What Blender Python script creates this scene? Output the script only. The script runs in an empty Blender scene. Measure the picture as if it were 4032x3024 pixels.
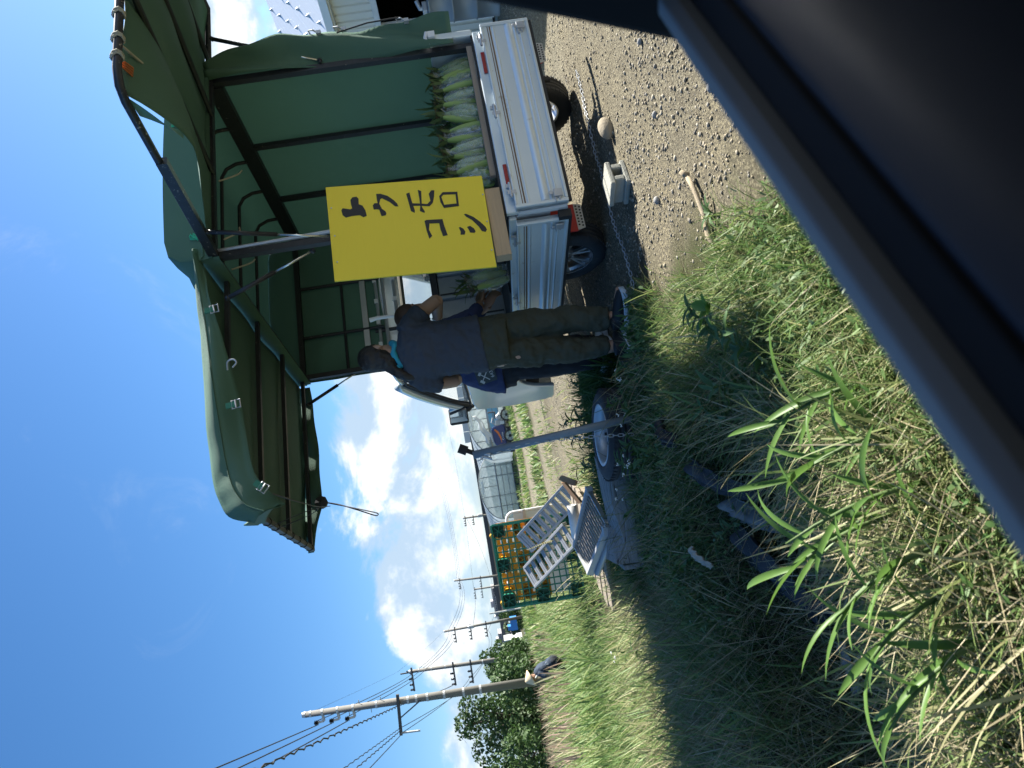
import bpy, math, random
import numpy as np
from mathutils import Vector, Matrix
PI = math.pi
rnd = random.Random(7)
rng = np.random.default_rng(11)
SC = bpy.context.scene
COL = SC.collection

# ------------------------------------------------------------------ camera (phone turned on its side)
F_PX, CAM_H, PITCH, ROLL = 2941.16, 0.9649, 0.0437, 0.1594
cp, sp_, cr, sr = math.cos(PITCH), math.sin(PITCH), math.cos(ROLL), math.sin(ROLL)
fwd = Vector((0, cp, -sp_)); upv = Vector((0, sp_, cp)); rgt = Vector((1, 0, 0))
Rv = rgt * cr - upv * sr
Uv = upv * cr + rgt * sr
cam = bpy.data.cameras.new('camera'); camo = bpy.data.objects.new('camera', cam); COL.objects.link(camo)
m = Matrix.Identity(4)
for i, c in enumerate((-Uv, Rv, -fwd)):
    m[0][i], m[1][i], m[2][i] = c
m[2][3] = CAM_H
camo.matrix_world = m
cam.sensor_fit = 'HORIZONTAL'; cam.sensor_width = 36; cam.lens = 36 * F_PX / 4032
cam.clip_start = 0.02; cam.clip_end = 6000
cam.dof.use_dof = True; cam.dof.focus_distance = 4.8; cam.dof.aperture_fstop = 6.8
SC.camera = camo

# ------------------------------------------------------------------ sun, sky, exposure
SUN = Vector((1.256, 0.632, 1.0)).normalized()
sun = bpy.data.lights.new('sun', 'SUN'); suno = bpy.data.objects.new('sun', sun); COL.objects.link(suno)
sun.energy = 5.0; sun.angle = math.radians(0.53); sun.color = (1.0, 0.95, 0.86)
suno.rotation_euler = (-SUN).to_track_quat('-Z', 'Y').to_euler()
SC.view_settings.view_transform = 'Standard'; SC.view_settings.look = 'None'
SC.view_settings.exposure = 1.72; SC.view_settings.gamma = 1.0
SC.view_settings.use_curve_mapping = False
W = bpy.data.worlds.new('World'); SC.world = W; W.use_nodes = True
nt = W.node_tree; nt.nodes.clear()
def N(t, **kw):
    n = nt.nodes.new(t)
    for k, v in kw.items(): setattr(n, k, v)
    return n
def L(a, b): nt.links.new(a, b)
def math_n(op, a, b=None, c=None, clamp=False):
    n = N('ShaderNodeMath', operation=op, use_clamp=clamp)
    for i, x in enumerate((a, b, c)):
        if x is None: continue
        if isinstance(x, (int, float)): n.inputs[i].default_value = x
        else: L(x, n.inputs[i])
    return n.outputs[0]
sky = N('ShaderNodeTexSky', sky_type='NISHITA', sun_disc=False, altitude=50, air_density=1.0, dust_density=0.6, ozone_density=5.0)
sky.sun_elevation = math.asin(SUN.z); sky.sun_rotation = math.atan2(SUN.x, SUN.y)
tc = N('ShaderNodeTexCoord'); sx = N('ShaderNodeSeparateXYZ'); L(tc.outputs['Generated'], sx.inputs[0])
zc = math_n('MAXIMUM', sx.outputs[2], 0.0)
den = math_n('ADD', zc, 0.16)
px_ = math_n('DIVIDE', sx.outputs[0], den); py_ = math_n('DIVIDE', sx.outputs[1], den)
cb = N('ShaderNodeCombineXYZ'); L(px_, cb.inputs[0]); L(py_, cb.inputs[1]); L(math_n('MULTIPLY', zc, 2.2), cb.inputs[2])
cd = N('ShaderNodeCombineXYZ'); L(sx.outputs[0], cd.inputs[0]); L(sx.outputs[1], cd.inputs[1]); L(math_n('MULTIPLY', sx.outputs[2], 1.55), cd.inputs[2])
def fbm(scale, off, detail=7, rough=0.58, dist=0.0, stretch=None, src=None):
    mp = N('ShaderNodeMapping'); L((src or cb).outputs[0], mp.inputs[0]); mp.inputs['Location'].default_value = off
    if stretch: mp.inputs['Scale'].default_value = stretch
    n = N('ShaderNodeTexNoise'); n.inputs['Scale'].default_value = scale; n.inputs['Detail'].default_value = detail
    n.inputs['Roughness'].default_value = rough; n.inputs['Distortion'].default_value = dist
    L(mp.outputs[0], n.inputs['Vector']); return n.outputs[0]
def smooth(x, a, b, lo=0.0, hi=1.0):
    n = N('ShaderNodeMapRange', interpolation_type='SMOOTHSTEP')
    for i, v in zip((1, 2, 3, 4), (a, b, lo, hi)): n.inputs[i].default_value = v
    if not isinstance(x, (int, float)): L(x, n.inputs[0])
    return n.outputs[0]
n1 = fbm(5.2, (3.1, 1.7, 0.4), 9, 0.60, 0.25, src=cd)
n1s = fbm(5.2, (3.1 - .030, 1.7 - .012, 0.4 - .045), 6, 0.56, 0.25, src=cd)       # the same field nudged towards the sun: bright tops, grey bases
n2 = fbm(2.1, (0.4, 7.7, 2.0), 3, 0.5, 0.2, src=cd)
# cumulus bank low over the horizon, climbing a little to the right
lim = math_n('MULTIPLY_ADD', sx.outputs[0], 0.20, 0.235)
rel = math_n('SUBTRACT', lim, sx.outputs[2])
bank = smooth(rel, -0.05, 0.09)
dens = math_n('MULTIPLY_ADD', bank, 0.385, n1)
dens = math_n('MULTIPLY_ADD', n2, 0.26, dens)
cum = smooth(dens, 0.81, 0.94)
# thin wisps high up
wis = fbm(1.5, (8.3, 2.4, 1.0), 8, 0.66, 0.8, (1.0, 0.42, 1.0))
wism = smooth(wis, 0.60, 0.86, 0.0, 0.42)
cov = math_n('MAXIMUM', math_n('MULTIPLY', cum, smooth(sx.outputs[2], 0.0, 0.11, 0.62, 1.0)), wism)
lit = math_n('SUBTRACT', n1, n1s)
lit = math_n('MULTIPLY_ADD', math_n('SUBTRACT', n2, 0.5), 0.10, lit)
shade = smooth(lit, -0.06, 0.085)
ccol = N('ShaderNodeMix', data_type='RGBA'); ccol.inputs[6].default_value = (2.9, 3.8, 4.8, 1); ccol.inputs[7].default_value = (6.0, 6.2, 6.3, 1)
L(shade, ccol.inputs[0])
hs = N('ShaderNodeHueSaturation'); hs.inputs['Saturation'].default_value = 1.18; L(sky.outputs[0], hs.inputs['Color'])
mixc = N('ShaderNodeMix', data_type='RGBA'); L(cov, mixc.inputs[0]); L(hs.outputs[0], mixc.inputs[6]); L(ccol.outputs[2], mixc.inputs[7])
bg = N('ShaderNodeBackground'); bg.inputs['Strength'].default_value = 0.061; L(mixc.outputs[2], bg.inputs[0])
wo = N('ShaderNodeOutputWorld'); L(bg.outputs[0], wo.inputs[0])

# ------------------------------------------------------------------ materials
def M(name, col, rough=0.6, metal=0.0, var=0.14, vs=5.0, bump=0.0, bs=60.0, trans=0.0, tcol=None, spots=None,
      attr=None, cols=None, spec=0.5, alpha=None, coat=0.0, stretch=None, streak=None):
    """procedural material: base colour with noise variation, optional spots of another colour, fine relief, translucency"""
    mt = bpy.data.materials.new(name); mt.use_nodes = True
    t = mt.node_tree; t.nodes.clear()
    def nd(ty, **kw):
        n = t.nodes.new(ty)
        for k, v in kw.items(): setattr(n, k, v)
        return n
    ln = t.links.new
    out = nd('ShaderNodeOutputMaterial'); p = nd('ShaderNodeBsdfPrincipled')
    co = nd('ShaderNodeTexCoord'); vec = co.outputs['Object']
    if stretch:
        mp = nd('ShaderNodeMapping'); mp.inputs['Scale'].default_value = stretch; ln(vec, mp.inputs[0]); vec = mp.outputs[0]
    def noise(scale, detail=5, rough_=0.6):
        n = nd('ShaderNodeTexNoise'); n.inputs['Scale'].default_value = scale; n.inputs['Detail'].default_value = detail
        n.inputs['Roughness'].default_value = rough_; ln(vec, n.inputs['Vector']); return n.outputs[0]
    def mix(f, a, b):
        n = nd('ShaderNodeMix', data_type='RGBA')
        for s, x in ((0, f), (6, a), (7, b)):
            if isinstance(x, (tuple, list)): n.inputs[s].default_value = tuple(x[:3]) + (1,)
            elif isinstance(x, (int, float)): n.inputs[s].default_value = x
            else: ln(x, n.inputs[s])
        return n.outputs[2]
    if attr:
        at = nd('ShaderNodeAttribute', attribute_name=attr); rp = nd('ShaderNodeValToRGB'); cr_ = rp.color_ramp
        for i, c in enumerate(cols):
            pos = i / (len(cols) - 1)
            e = cr_.elements[i] if i < 2 else cr_.elements.new(pos)
        for i, c in enumerate(cols):
            cr_.elements[i].position = i / (len(cols) - 1); cr_.elements[i].color = tuple(c) + (1,)
        ln(at.outputs['Fac'], rp.inputs[0]); c = rp.outputs[0]
    else:
        lo = tuple(x * (1 - var) for x in col); hi = tuple(min(1, x * (1 + var)) for x in col)
        c = mix(noise(vs), lo, hi)
    if spots:
        for scol, ss, thr, wid in ([spots] if not isinstance(spots, list) else spots):
            mr = nd('ShaderNodeMapRange', interpolation_type='SMOOTHSTEP')
            mr.inputs[1].default_value = thr; mr.inputs[2].default_value = thr + wid
            ln(noise(ss, 6, 0.65), mr.inputs[0]); c = mix(mr.outputs[0], c, scol)
    ln(c, p.inputs['Base Color'])
    p.inputs['Roughness'].default_value = rough; p.inputs['Metallic'].default_value = metal
    p.inputs['Specular IOR Level'].default_value = spec
    if coat: p.inputs['Coat Weight'].default_value = coat; p.inputs['Coat Roughness'].default_value = 0.08
    if bump:
        b = nd('ShaderNodeBump'); b.inputs['Strength'].default_value = min(1, bump); b.inputs['Distance'].default_value = 0.01 * max(1, bump)
        ln(noise(bs, 6), b.inputs['Height']); ln(b.outputs[0], p.inputs['Normal'])
    s = p.outputs[0]
    if trans:
        tr = nd('ShaderNodeBsdfTranslucent')
        if tcol is None: ln(c, tr.inputs[0])
        else: tr.inputs[0].default_value = tuple(tcol) + (1,)
        ms = nd('ShaderNodeMixShader'); ms.inputs[0].default_value = trans; ln(s, ms.inputs[1]); ln(tr.outputs[0], ms.inputs[2]); s = ms.outputs[0]
    if alpha is not None:
        tp = nd('ShaderNodeBsdfTransparent'); ms = nd('ShaderNodeMixShader'); ms.inputs[0].default_value = alpha
        ln(tp.outputs[0], ms.inputs[1]); ln(s, ms.inputs[2]); s = ms.outputs[0]
    ln(s, out.inputs[0])
    return mt

# ------------------------------------------------------------------ object helpers
def tag(o, label=None, cat=None, group=None, kind=None):
    for k, v in (('label', label), ('category', cat), ('group', group), ('kind', kind)):
        if v: o[k] = v
    return o
def empty(name, loc=(0, 0, 0), rz=0.0, label=None, cat=None, group=None, rot=None, parent=None):
    o = bpy.data.objects.new(name, None); COL.objects.link(o); o.location = loc
    o.rotation_euler = rot if rot else (0, 0, rz); o.empty_display_size = 0.1
    if parent: o.parent = parent
    return tag(o, label, cat, group)
def fast(name, V, Tri, mat, parent=None, attr=None, smooth=False):
    """triangle mesh from numpy arrays"""
    me = bpy.data.meshes.new(name); n = len(Tri)
    me.vertices.add(len(V)); me.vertices.foreach_set('co', np.asarray(V, np.float32).ravel())
    me.loops.add(n * 3); me.loops.foreach_set('vertex_index', np.asarray(Tri, np.int32).ravel())
    me.polygons.add(n); me.polygons.foreach_set('loop_start', np.arange(0, n * 3, 3, dtype=np.int32))
    if attr is not None:
        for k, a in attr.items():
            me.attributes.new(k, 'FLOAT', 'POINT').data.foreach_set('value', np.asarray(a, np.float32))
    me.update(calc_edges=True)
    if smooth: me.polygons.foreach_set('use_smooth', np.ones(n, bool))
    if mat: me.materials.append(mat)
    o = bpy.data.objects.new(name, me); COL.objects.link(o)
    if parent: o.parent = parent
    return o
class MB:
    """collects shapes of ONE part and links them as one mesh object"""
    def __init__(s, M_=None): s.v = []; s.f = []; s.M = M_ or Matrix.Identity(4)
    def add(s, vs, fs):
        b = len(s.v); s.v += [s.M @ Vector(p) for p in vs]; s.f += [[b + i for i in f] for f in fs]; return s
    def box(s, c, d, R=None):
        x, y, z = d[0] / 2, d[1] / 2, d[2] / 2
        vs = [Vector((i, j, k)) for i in (-x, x) for j in (-y, y) for k in (-z, z)]
        if R is not None: vs = [R @ p for p in vs]
        vs = [p + Vector(c) for p in vs]
        return s.add(vs, [(0, 1, 3, 2), (4, 6, 7, 5), (0, 4, 5, 1), (2, 3, 7, 6), (0, 2, 6, 4), (1, 5, 7, 3)])
    def bb(s, a, b): return s.box([(p + q) / 2 for p, q in zip(a, b)], [abs(q - p) for p, q in zip(a, b)])
    def beam(s, p0, p1, w, h, up=(0, 0, 1)):
        p0, p1 = Vector(p0), Vector(p1); d = (p1 - p0); l = d.length; d.normalize(); u = Vector(up)
        if abs(d.dot(u)) > 0.98: u = Vector((0, 1, 0))
        x = d.cross(u).normalized(); z = x.cross(d)
        return s.box((p0 + p1) / 2, (w, l, h), Matrix((x, d, z)).transposed())
    def tube(s, pts, r, n=8, cap=True, closed=False):
        P = [Vector(p) for p in pts]; k = len(P); rs = r if isinstance(r, (list, tuple)) else [r] * k
        ref = None; vs = []
        for i in range(k):
            a = P[(i - 1) % k] if (closed or i > 0) else P[i]; b = P[(i + 1) % k] if (closed or i < k - 1) else P[i]
            d = (b - a); d = d.normalized() if d.length > 1e-9 else Vector((0, 0, 1))
            if ref is None:
                ref = Vector((0, 0, 1)) if abs(d.z) < 0.9 else Vector((1, 0, 0))
            x = d.cross(ref)
            if x.length < 1e-6: x = d.cross(Vector((0, 1, 0)))
            x.normalize(); y = d.cross(x); ref = -y if False else x.cross(d)
            vs += [P[i] + (x * math.cos(2 * PI * j / n) + y * math.sin(2 * PI * j / n)) * rs[i] for j in range(n)]
        fs = []
        for i in range(k if closed else k - 1):
            i2 = (i + 1) % k
            fs += [(i * n + j, i * n + (j + 1) % n, i2 * n + (j + 1) % n, i2 * n + j) for j in range(n)]
        if cap and not closed: fs += [tuple(range(n))[::-1], tuple((k - 1) * n + j for j in range(n))]
        return s.add(vs, fs)
    def lathe(s, prof, n=24, T=None, closed=False):
        """profile of (radius, height) turned round local z"""
        vs = []; T = T or Matrix.Identity(4); k = len(prof)
        for r, z in prof: vs += [T @ Vector((r * math.cos(2 * PI * j / n), r * math.sin(2 * PI * j / n), z)) for j in range(n)]
        fs = []
        for i in range(k if closed else k - 1):
            i2 = (i + 1) % k
            fs += [(i * n + j, i * n + (j + 1) % n, i2 * n + (j + 1) % n, i2 * n + j) for j in range(n)]
        if not closed:
            if prof[0][0] > 1e-5: fs.append(tuple(range(n))[::-1])
            if prof[-1][0] > 1e-5: fs.append(tuple((k - 1) * n + j for j in range(n)))
        return s.add(vs, fs)
    def loft(s, rings, cap=True, closed=True):
        n = len(rings[0]); vs = [p for r in rings for p in r]; fs = []
        for i in range(len(rings) - 1):
            fs += [(i * n + j, i * n + (j + 1) % n, (i + 1) * n + (j + 1) % n, (i + 1) * n + j) for j in range(n if closed else n - 1)]
        if cap and closed: fs += [tuple(range(n))[::-1], tuple((len(rings) - 1) * n + j for j in range(n))]
        return s.add(vs, fs)
    def grid(s, fn, nu, nv):
        vs = [fn(i / nu, j / nv) for i in range(nu + 1) for j in range(nv + 1)]
        fs = [(i * (nv + 1) + j, (i + 1) * (nv + 1) + j, (i + 1) * (nv + 1) + j + 1, i * (nv + 1) + j + 1) for i in range(nu) for j in range(nv)]
        return s.add(vs, fs)
    def prism(s, poly, T, depth):
        """2-D outline in the local xy plane of T, extruded along local z"""
        n = len(poly); vs = [T @ Vector((x, y, 0)) for x, y in poly] + [T @ Vector((x, y, depth)) for x, y in poly]
        return s.add(vs, [tuple(range(n))[::-1], tuple(range(n, 2 * n))] + [(i, (i + 1) % n, n + (i + 1) % n, n + i) for i in range(n)])
    def ico(s, c, r, sc=(1, 1, 1), jit=0.0, R=None):
        t = (1 + 5 ** .5) / 2
        vv = [(-1, t, 0), (1, t, 0), (-1, -t, 0), (1, -t, 0), (0, -1, t), (0, 1, t), (0, -1, -t), (0, 1, -t), (t, 0, -1), (t, 0, 1), (-t, 0, -1), (-t, 0, 1)]
        ff = [(0, 11, 5), (0, 5, 1), (0, 1, 7), (0, 7, 10), (0, 10, 11), (1, 5, 9), (5, 11, 4), (11, 10, 2), (10, 7, 6), (7, 1, 8), (3, 9, 4), (3, 4, 2), (3, 2, 6), (3, 6, 8), (3, 8, 9), (4, 9, 5), (2, 4, 11), (6, 2, 10), (8, 6, 7), (9, 8, 1)]
        o = []
        for p in vv:
            q = Vector(p).normalized() * r * (1 + rnd.uniform(-jit, jit)); q = Vector((q.x * sc[0], q.y * sc[1], q.z * sc[2]))
            if R is not None: q = R @ q
            o.append(q + Vector(c))
        return s.add(o, ff)
    def build(s, name, mat, parent=None, smooth=False, bevel=0, thick=0, sub=0, label=None, cat=None, group=None, kind=None, seg=2):
        me = bpy.data.meshes.new(name); me.from_pydata([tuple(p) for p in s.v], [], s.f); me.update()
        if mat: me.materials.append(mat)
        if smooth: me.polygons.foreach_set('use_smooth', np.ones(len(me.polygons), bool))
        o = bpy.data.objects.new(name, me); COL.objects.link(o)
        if parent: o.parent = parent
        if thick: md = o.modifiers.new('solid', 'SOLIDIFY'); md.thickness = thick; md.offset = 0
        if sub: md = o.modifiers.new('sub', 'SUBSURF'); md.levels = sub; md.render_levels = sub
        if bevel: md = o.modifiers.new('bevel', 'BEVEL'); md.width = bevel; md.segments = seg; md.limit_method = 'ANGLE'; md.angle_limit = 0.6
        return tag(o, label, cat, group, kind)
def dup(o, parent=None, loc=None, rot=None, scale=None, label=None, group=None):
    """a thing with copies of its parts and sub-parts, sharing mesh data"""
    c = o.copy(); COL.objects.link(c)
    if parent: c.parent = parent
    for ch in o.children: dup(ch, c)
    if loc is not None: c.location = loc
    if rot is not None: c.rotation_euler = rot
    if scale is not None: c.scale = scale
    if label: c['label'] = label
    if group: c['group'] = group
    return c
def font_mesh(name, text, size, ext, mat, parent):
    c = bpy.data.curves.new(name, 'FONT'); c.body = text; c.size = size; c.extrude = ext
    t_ = bpy.data.objects.new(name, c); COL.objects.link(t_); bpy.context.view_layer.update()
    me = bpy.data.meshes.new_from_object(t_.evaluated_get(bpy.context.evaluated_depsgraph_get())); COL.objects.unlink(t_); bpy.data.objects.remove(t_)
    me.materials.clear(); me.materials.append(mat); o = bpy.data.objects.new(name, me); COL.objects.link(o); o.parent = parent; return o
def catmull(pts, n=6):
    P = [Vector(p) for p in pts]; P = [P[0] * 2 - P[1]] + P + [P[-1] * 2 - P[-2]]; o = []
    for i in range(1, len(P) - 2):
        a, b, c, d = P[i - 1:i + 3]
        for k in range(n):
            t = k / n; o.append(0.5 * ((2 * b) + (c - a) * t + (2 * a - 5 * b + 4 * c - d) * t * t + (3 * b - a - 3 * c + d) * t ** 3))
    return o + [P[-2]]
def Tm(loc, x, y):
    x = Vector(x).normalized(); y = Vector(y); z = x.cross(y).normalized(); y = z.cross(x)
    m_ = Matrix.Identity(4)
    for i, c in enumerate((x, y, z)): m_[0][i], m_[1][i], m_[2][i] = c
    m_[0][3], m_[1][3], m_[2][3] = loc
    return m_

# ------------------------------------------------------------------ palette
m_tarp = M('tarp_canvas', (0.058, 0.132, 0.092), 0.75, var=0.12, vs=2.5, bump=0.25, bs=220, trans=0.045, tcol=(0.05, 0.13, 0.10), spots=((0.082, 0.158, 0.112), 3.0, 0.56, 0.25))
m_steel_dark = M('dark_painted_steel', (0.022, 0.026, 0.032), 0.5, 0.2, var=0.4, vs=30, spots=((0.16, 0.15, 0.13), 40, 0.64, 0.08))
m_steel_worn = M('worn_black_steel', (0.03, 0.034, 0.042), 0.45, 0.4, var=0.4, vs=25, spots=((0.3, 0.27, 0.24), 55, 0.60, 0.08))
m_silver = M('silver_truck_paint', (0.62, 0.69, 0.71), 0.33, 0.25, var=0.07, vs=3, bump=0.06, bs=25, coat=0.3, spots=[((0.34, 0.33, 0.29), 7, 0.62, 0.16), ((0.17, 0.085, 0.04), 16, 0.71, 0.05)])
m_silver_clean = M('silver_cab_paint', (0.56, 0.63, 0.65), 0.22, 0.35, var=0.04, vs=2, coat=0.6)
m_rust = M('rusty_groove', (0.16, 0.10, 0.06), 0.85, var=0.4, vs=20, bump=0.3)
m_black = M('black_rubber_trim', (0.014, 0.015, 0.017), 0.6, var=0.25, vs=20)
m_tyre = M('tyre_rubber', (0.034, 0.036, 0.039), 0.78, var=0.3, vs=14, bump=0.3, bs=120, spots=((0.07, 0.065, 0.055), 9, 0.55, 0.2))
m_alloy = M('alloy_wheel', (0.50, 0.52, 0.54), 0.3, 0.8, var=0.12, vs=14)
m_zinc = M('galvanised_steel', (0.46, 0.48, 0.50), 0.45, 0.55, var=0.14, vs=10, bump=0.1)
m_red = M('red_mudflap', (0.50, 0.02, 0.016), 0.5, var=0.1, vs=6)
m_redlens = M('red_reflector', (0.40, 0.012, 0.015), 0.2, var=0.1)
m_wood = M('raw_timber', (0.44, 0.32, 0.19), 0.7, var=0.22, vs=4, stretch=(1, 12, 12), bump=0.2, bs=14)
m_wood_grey = M('weathered_plywood', (0.29, 0.285, 0.27), 0.9, var=0.45, vs=6, stretch=(1.5, 12, 12), bump=0.5, bs=14, spec=.2, spots=[((0.10, 0.095, 0.085), 4, 0.52, 0.12), ((0.36, 0.35, 0.33), 9, 0.62, 0.06)])
m_glass = M('window_glass', (0.8, 0.9, 0.9), 0.03, 0.0, var=0.01, alpha=0.16)
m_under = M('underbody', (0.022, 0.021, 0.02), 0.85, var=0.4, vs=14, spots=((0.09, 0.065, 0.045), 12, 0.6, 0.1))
m_conc = M('concrete_block', (0.36, 0.36, 0.31), 0.92, var=0.16, vs=16, bump=0.8, bs=160, spots=((0.22, 0.22, 0.19), 40, 0.58, 0.12))
# ------------------------------------------------------------------ frames of the place
TX, TY, TYAW = 0.9496, 4.2568, 0.3735           # the pickup: a = along its tail, b = towards its cab
ca, sa = math.cos(TYAW), math.sin(TYAW)
def tw(a, b, z=0.0): return Vector((TX + a * ca - b * sa, TY + a * sa + b * ca, z))
EX, EY = 0.754, 0.657                            # the road the viewer's car stands on
def sst(x, a, b):
    t = np.clip((x - a) / (b - a), 0, 1); return t * t * (3 - 2 * t)
def vnoise(x, y, seed=0):
    """cheap smooth value noise, numpy"""
    xi = np.floor(x).astype(np.int64); yi = np.floor(y).astype(np.int64); fx = x - xi; fy = y - yi
    def h(i, j):
        n = (i * 374761393 + j * 668265263 + seed * 1274126177) & 0xffffffff
        n = ((n ^ (n >> 13)) * 1103515245) & 0xffffffff
        return ((n ^ (n >> 16)) & 0xffff) / 65535.0
    u = fx * fx * (3 - 2 * fx); v = fy * fy * (3 - 2 * fy)
    return (h(xi, yi) * (1 - u) + h(xi + 1, yi) * u) * (1 - v) + (h(xi, yi + 1) * (1 - u) + h(xi + 1, yi + 1) * u) * v
def fnoise(x, y, seed=0):
    return 0.55 * vnoise(x, y, seed) + 0.28 * vnoise(x * 2.1, y * 2.1, seed + 1) + 0.17 * vnoise(x * 4.3, y * 4.3, seed + 2)
def lot_edge(y):                                  # gravel lies to the right of this x
    return np.interp(y, [0, 1.6, 2.3, 2.9, 3.6, 4.0, 4.4, 4.9, 5.5, 6.5, 8, 11, 14, 20], [0.75, 0.62, 0.50, 0.44, 0.46, 0.46, 0.22, -0.05, -0.45, -0.75, -1.0, -2.6, -4.2, -6.0])
def gz(x, y):
    x = np.asarray(x, float); y = np.asarray(y, float)
    s = EX * x + EY * y; q = -EY * x + EX * y
    z = -0.30 * sst(y, 8, 20) * sst(-x, -2, 3)
    z = z - 0.17 * (1 - sst(q, 0.8, 1.5))
    z = z - 0.46 * np.exp(-((q - 2.75) / 0.50) ** 2) * (1 - sst(s, 1.45, 2.0)) * sst(y, -3, 0)
    g = 1 - sst(x, lot_edge(y) - 0.25, lot_edge(y) + 0.1)
    z = z + (fnoise(x * 1.1, y * 1.1, 5) - 0.5) * (0.03 + 0.12 * g) * np.exp(-np.maximum(0, y - 20) / 40)
    z = z + (fnoise(x * 6, y * 6, 9) - 0.5) * 0.022 * np.exp(-np.maximum(0, y - 6) / 6)
    return z
def gzf(x, y): return float(gz(np.array([x]), np.array([y]))[0])
def axis_pts(lo, hi, step, far, grow=1.13):
    mid = list(np.arange(lo, hi, step)); a = []; d = step; p = hi
    while p < far[1]: a.append(p); d *= grow; p += d
    b = []; d = step; p = lo
    while p > far[0]: p -= d; b.append(p); d *= grow
    return np.array(sorted(b + mid + a + [far[0], far[1]]))
xs = axis_pts(-4.5, 4.5, 0.055, (-3500, 3500)); ys = axis_pts(1.0, 9.0, 0.055, (-120, 5000))
X, Y = np.meshgrid(xs, ys, indexing='ij')
Z = gz(X, Y)
nx, ny = X.shape
idx = np.arange(nx * ny).reshape(nx, ny)
q4 = np.stack([idx[:-1, :-1], idx[1:, :-1], idx[1:, 1:], idx[:-1, 1:]], -1).reshape(-1, 4)
tri = np.concatenate([q4[:, [0, 1, 2]], q4[:, [0, 2, 3]]])
edge_n = (fnoise(X * 2.3, Y * 2.3, 3) - 0.5)
dirt = sst(X + edge_n * 0.7, lot_edge(Y) - 0.15, lot_edge(Y) + 0.25)
far = sst(Y, 9, 14)                                # field beyond the lot: bare soil with grassy strips
strip = sst(np.sin((Y - 0.12 * X) * 0.62 + 1.2 + edge_n * 2.5), 0.15, 0.6)
dirt = np.where(Y > 7.0, np.clip(dirt - far * strip * 0.85, 0, 1), dirt)
dirt = np.where((X < -16) | (Y > 60), 0.0, dirt)
m_ground = bpy.data.materials.new('gravel_and_soil'); m_ground.use_nodes = True
t = m_ground.node_tree; t.nodes.clear()
def gn(ty, **kw):
    n = t.nodes.new(ty)
    for k, v in kw.items(): setattr(n, k, v)
    return n
def gmix(f, a, b, mode='MIX'):
    n = gn('ShaderNodeMix', data_type='RGBA', blend_type=mode)
    for s_, x in ((0, f), (6, a), (7, b)):
        if isinstance(x, tuple): n.inputs[s_].default_value = x + (1,)
        elif isinstance(x, (int, float)): n.inputs[s_].default_value = x
        else: t.links.new(x, n.inputs[s_])
    return n.outputs[2]
def gno(scale, det=6, r_=0.62):
    n = gn('ShaderNodeTexNoise'); n.inputs['Scale'].default_value = scale; n.inputs['Detail'].default_value = det; n.inputs['Roughness'].default_value = r_
    t.links.new(gco.outputs['Object'], n.inputs['Vector']); return n.outputs[0]
def gmr(x, a, b):
    n = gn('ShaderNodeMapRange', interpolation_type='SMOOTHSTEP'); n.inputs[1].default_value = a; n.inputs[2].default_value = b
    t.links.new(x, n.inputs[0]); return n.outputs[0]
gco = gn('ShaderNodeTexCoord'); ga = gn('ShaderNodeAttribute', attribute_name='dirt')
vor = gn('ShaderNodeTexVoronoi'); vor.inputs['Scale'].default_value = 70; t.links.new(gco.outputs['Object'], vor.inputs['Vector'])
g1 = gmix(gmr(gno(1.1), 0.35, 0.65), (0.37, 0.32, 0.20), (0.32, 0.295, 0.21))
g1 = gmix(gmr(gno(9), 0.45, 0.75), g1, (0.20, 0.18, 0.13))
g1 = gmix(gmr(vor.outputs['Distance'], 0.25, 0.6), g1, (0.17, 0.15, 0.105))
s1 = gmix(gmr(gno(7), 0.4, 0.7), (0.055, 0.045, 0.028), (0.12, 0.105, 0.055))
s1 = gmix(gmr(gno(0.5), 0.4, 0.65), s1, (0.075, 0.085, 0.03))
gc = gmix(ga.outputs['Fac'], s1, g1)
gp_ = gn('ShaderNodeBsdfPrincipled'); gp_.inputs['Roughness'].default_value = 0.95; gp_.inputs['Specular IOR Level'].default_value = 0.2
t.links.new(gc, gp_.inputs['Base Color'])
gb = gn('ShaderNodeBump'); gb.inputs['Strength'].default_value = 1.0; gb.inputs['Distance'].default_value = 0.035
t.links.new(gno(55, 9, 0.78), gb.inputs['Height']); t.links.new(gb.outputs[0], gp_.inputs['Normal'])
go_ = gn('ShaderNodeOutputMaterial'); t.links.new(gp_.outputs[0], go_.inputs[0])
tag(fast('ground', np.stack([X, Y, Z], -1).reshape(-1, 3), tri, m_ground, attr={'dirt': dirt.ravel()}, smooth=True), kind='structure')

# the strip of old asphalt that runs off past the utility poles
m_asph = M('old_asphalt', (0.11, 0.115, 0.12), 0.9, var=0.15, vs=1.5, bump=0.3, bs=90)
rb = MB(); rp = [(-17.5, 36), (-21.5, 48), (-26, 62), (-33, 88), (-40, 120), (-52, 180)]
for i in range(len(rp) - 1):
    (x0, y0), (x1, y1) = rp[i:i + 2]; w = 1.7
    rb.add([(x0 - w, y0, gzf(x0, y0) + 0.30), (x0 + w, y0, gzf(x0, y0) + 0.30), (x1 + w, y1, gzf(x1, y1) + 0.30), (x1 - w, y1, gzf(x1, y1) + 0.30),
            (x0 - w - .6, y0, gzf(x0, y0) - .1), (x0 + w + .6, y0, gzf(x0, y0) - .1), (x1 + w + .6, y1, gzf(x1, y1) - .1), (x1 - w - .6, y1, gzf(x1, y1) - .1)],
           [(0, 1, 2, 3), (1, 5, 6, 2), (0, 3, 7, 4)])
rb.build('road', m_asph, kind='structure')

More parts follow.
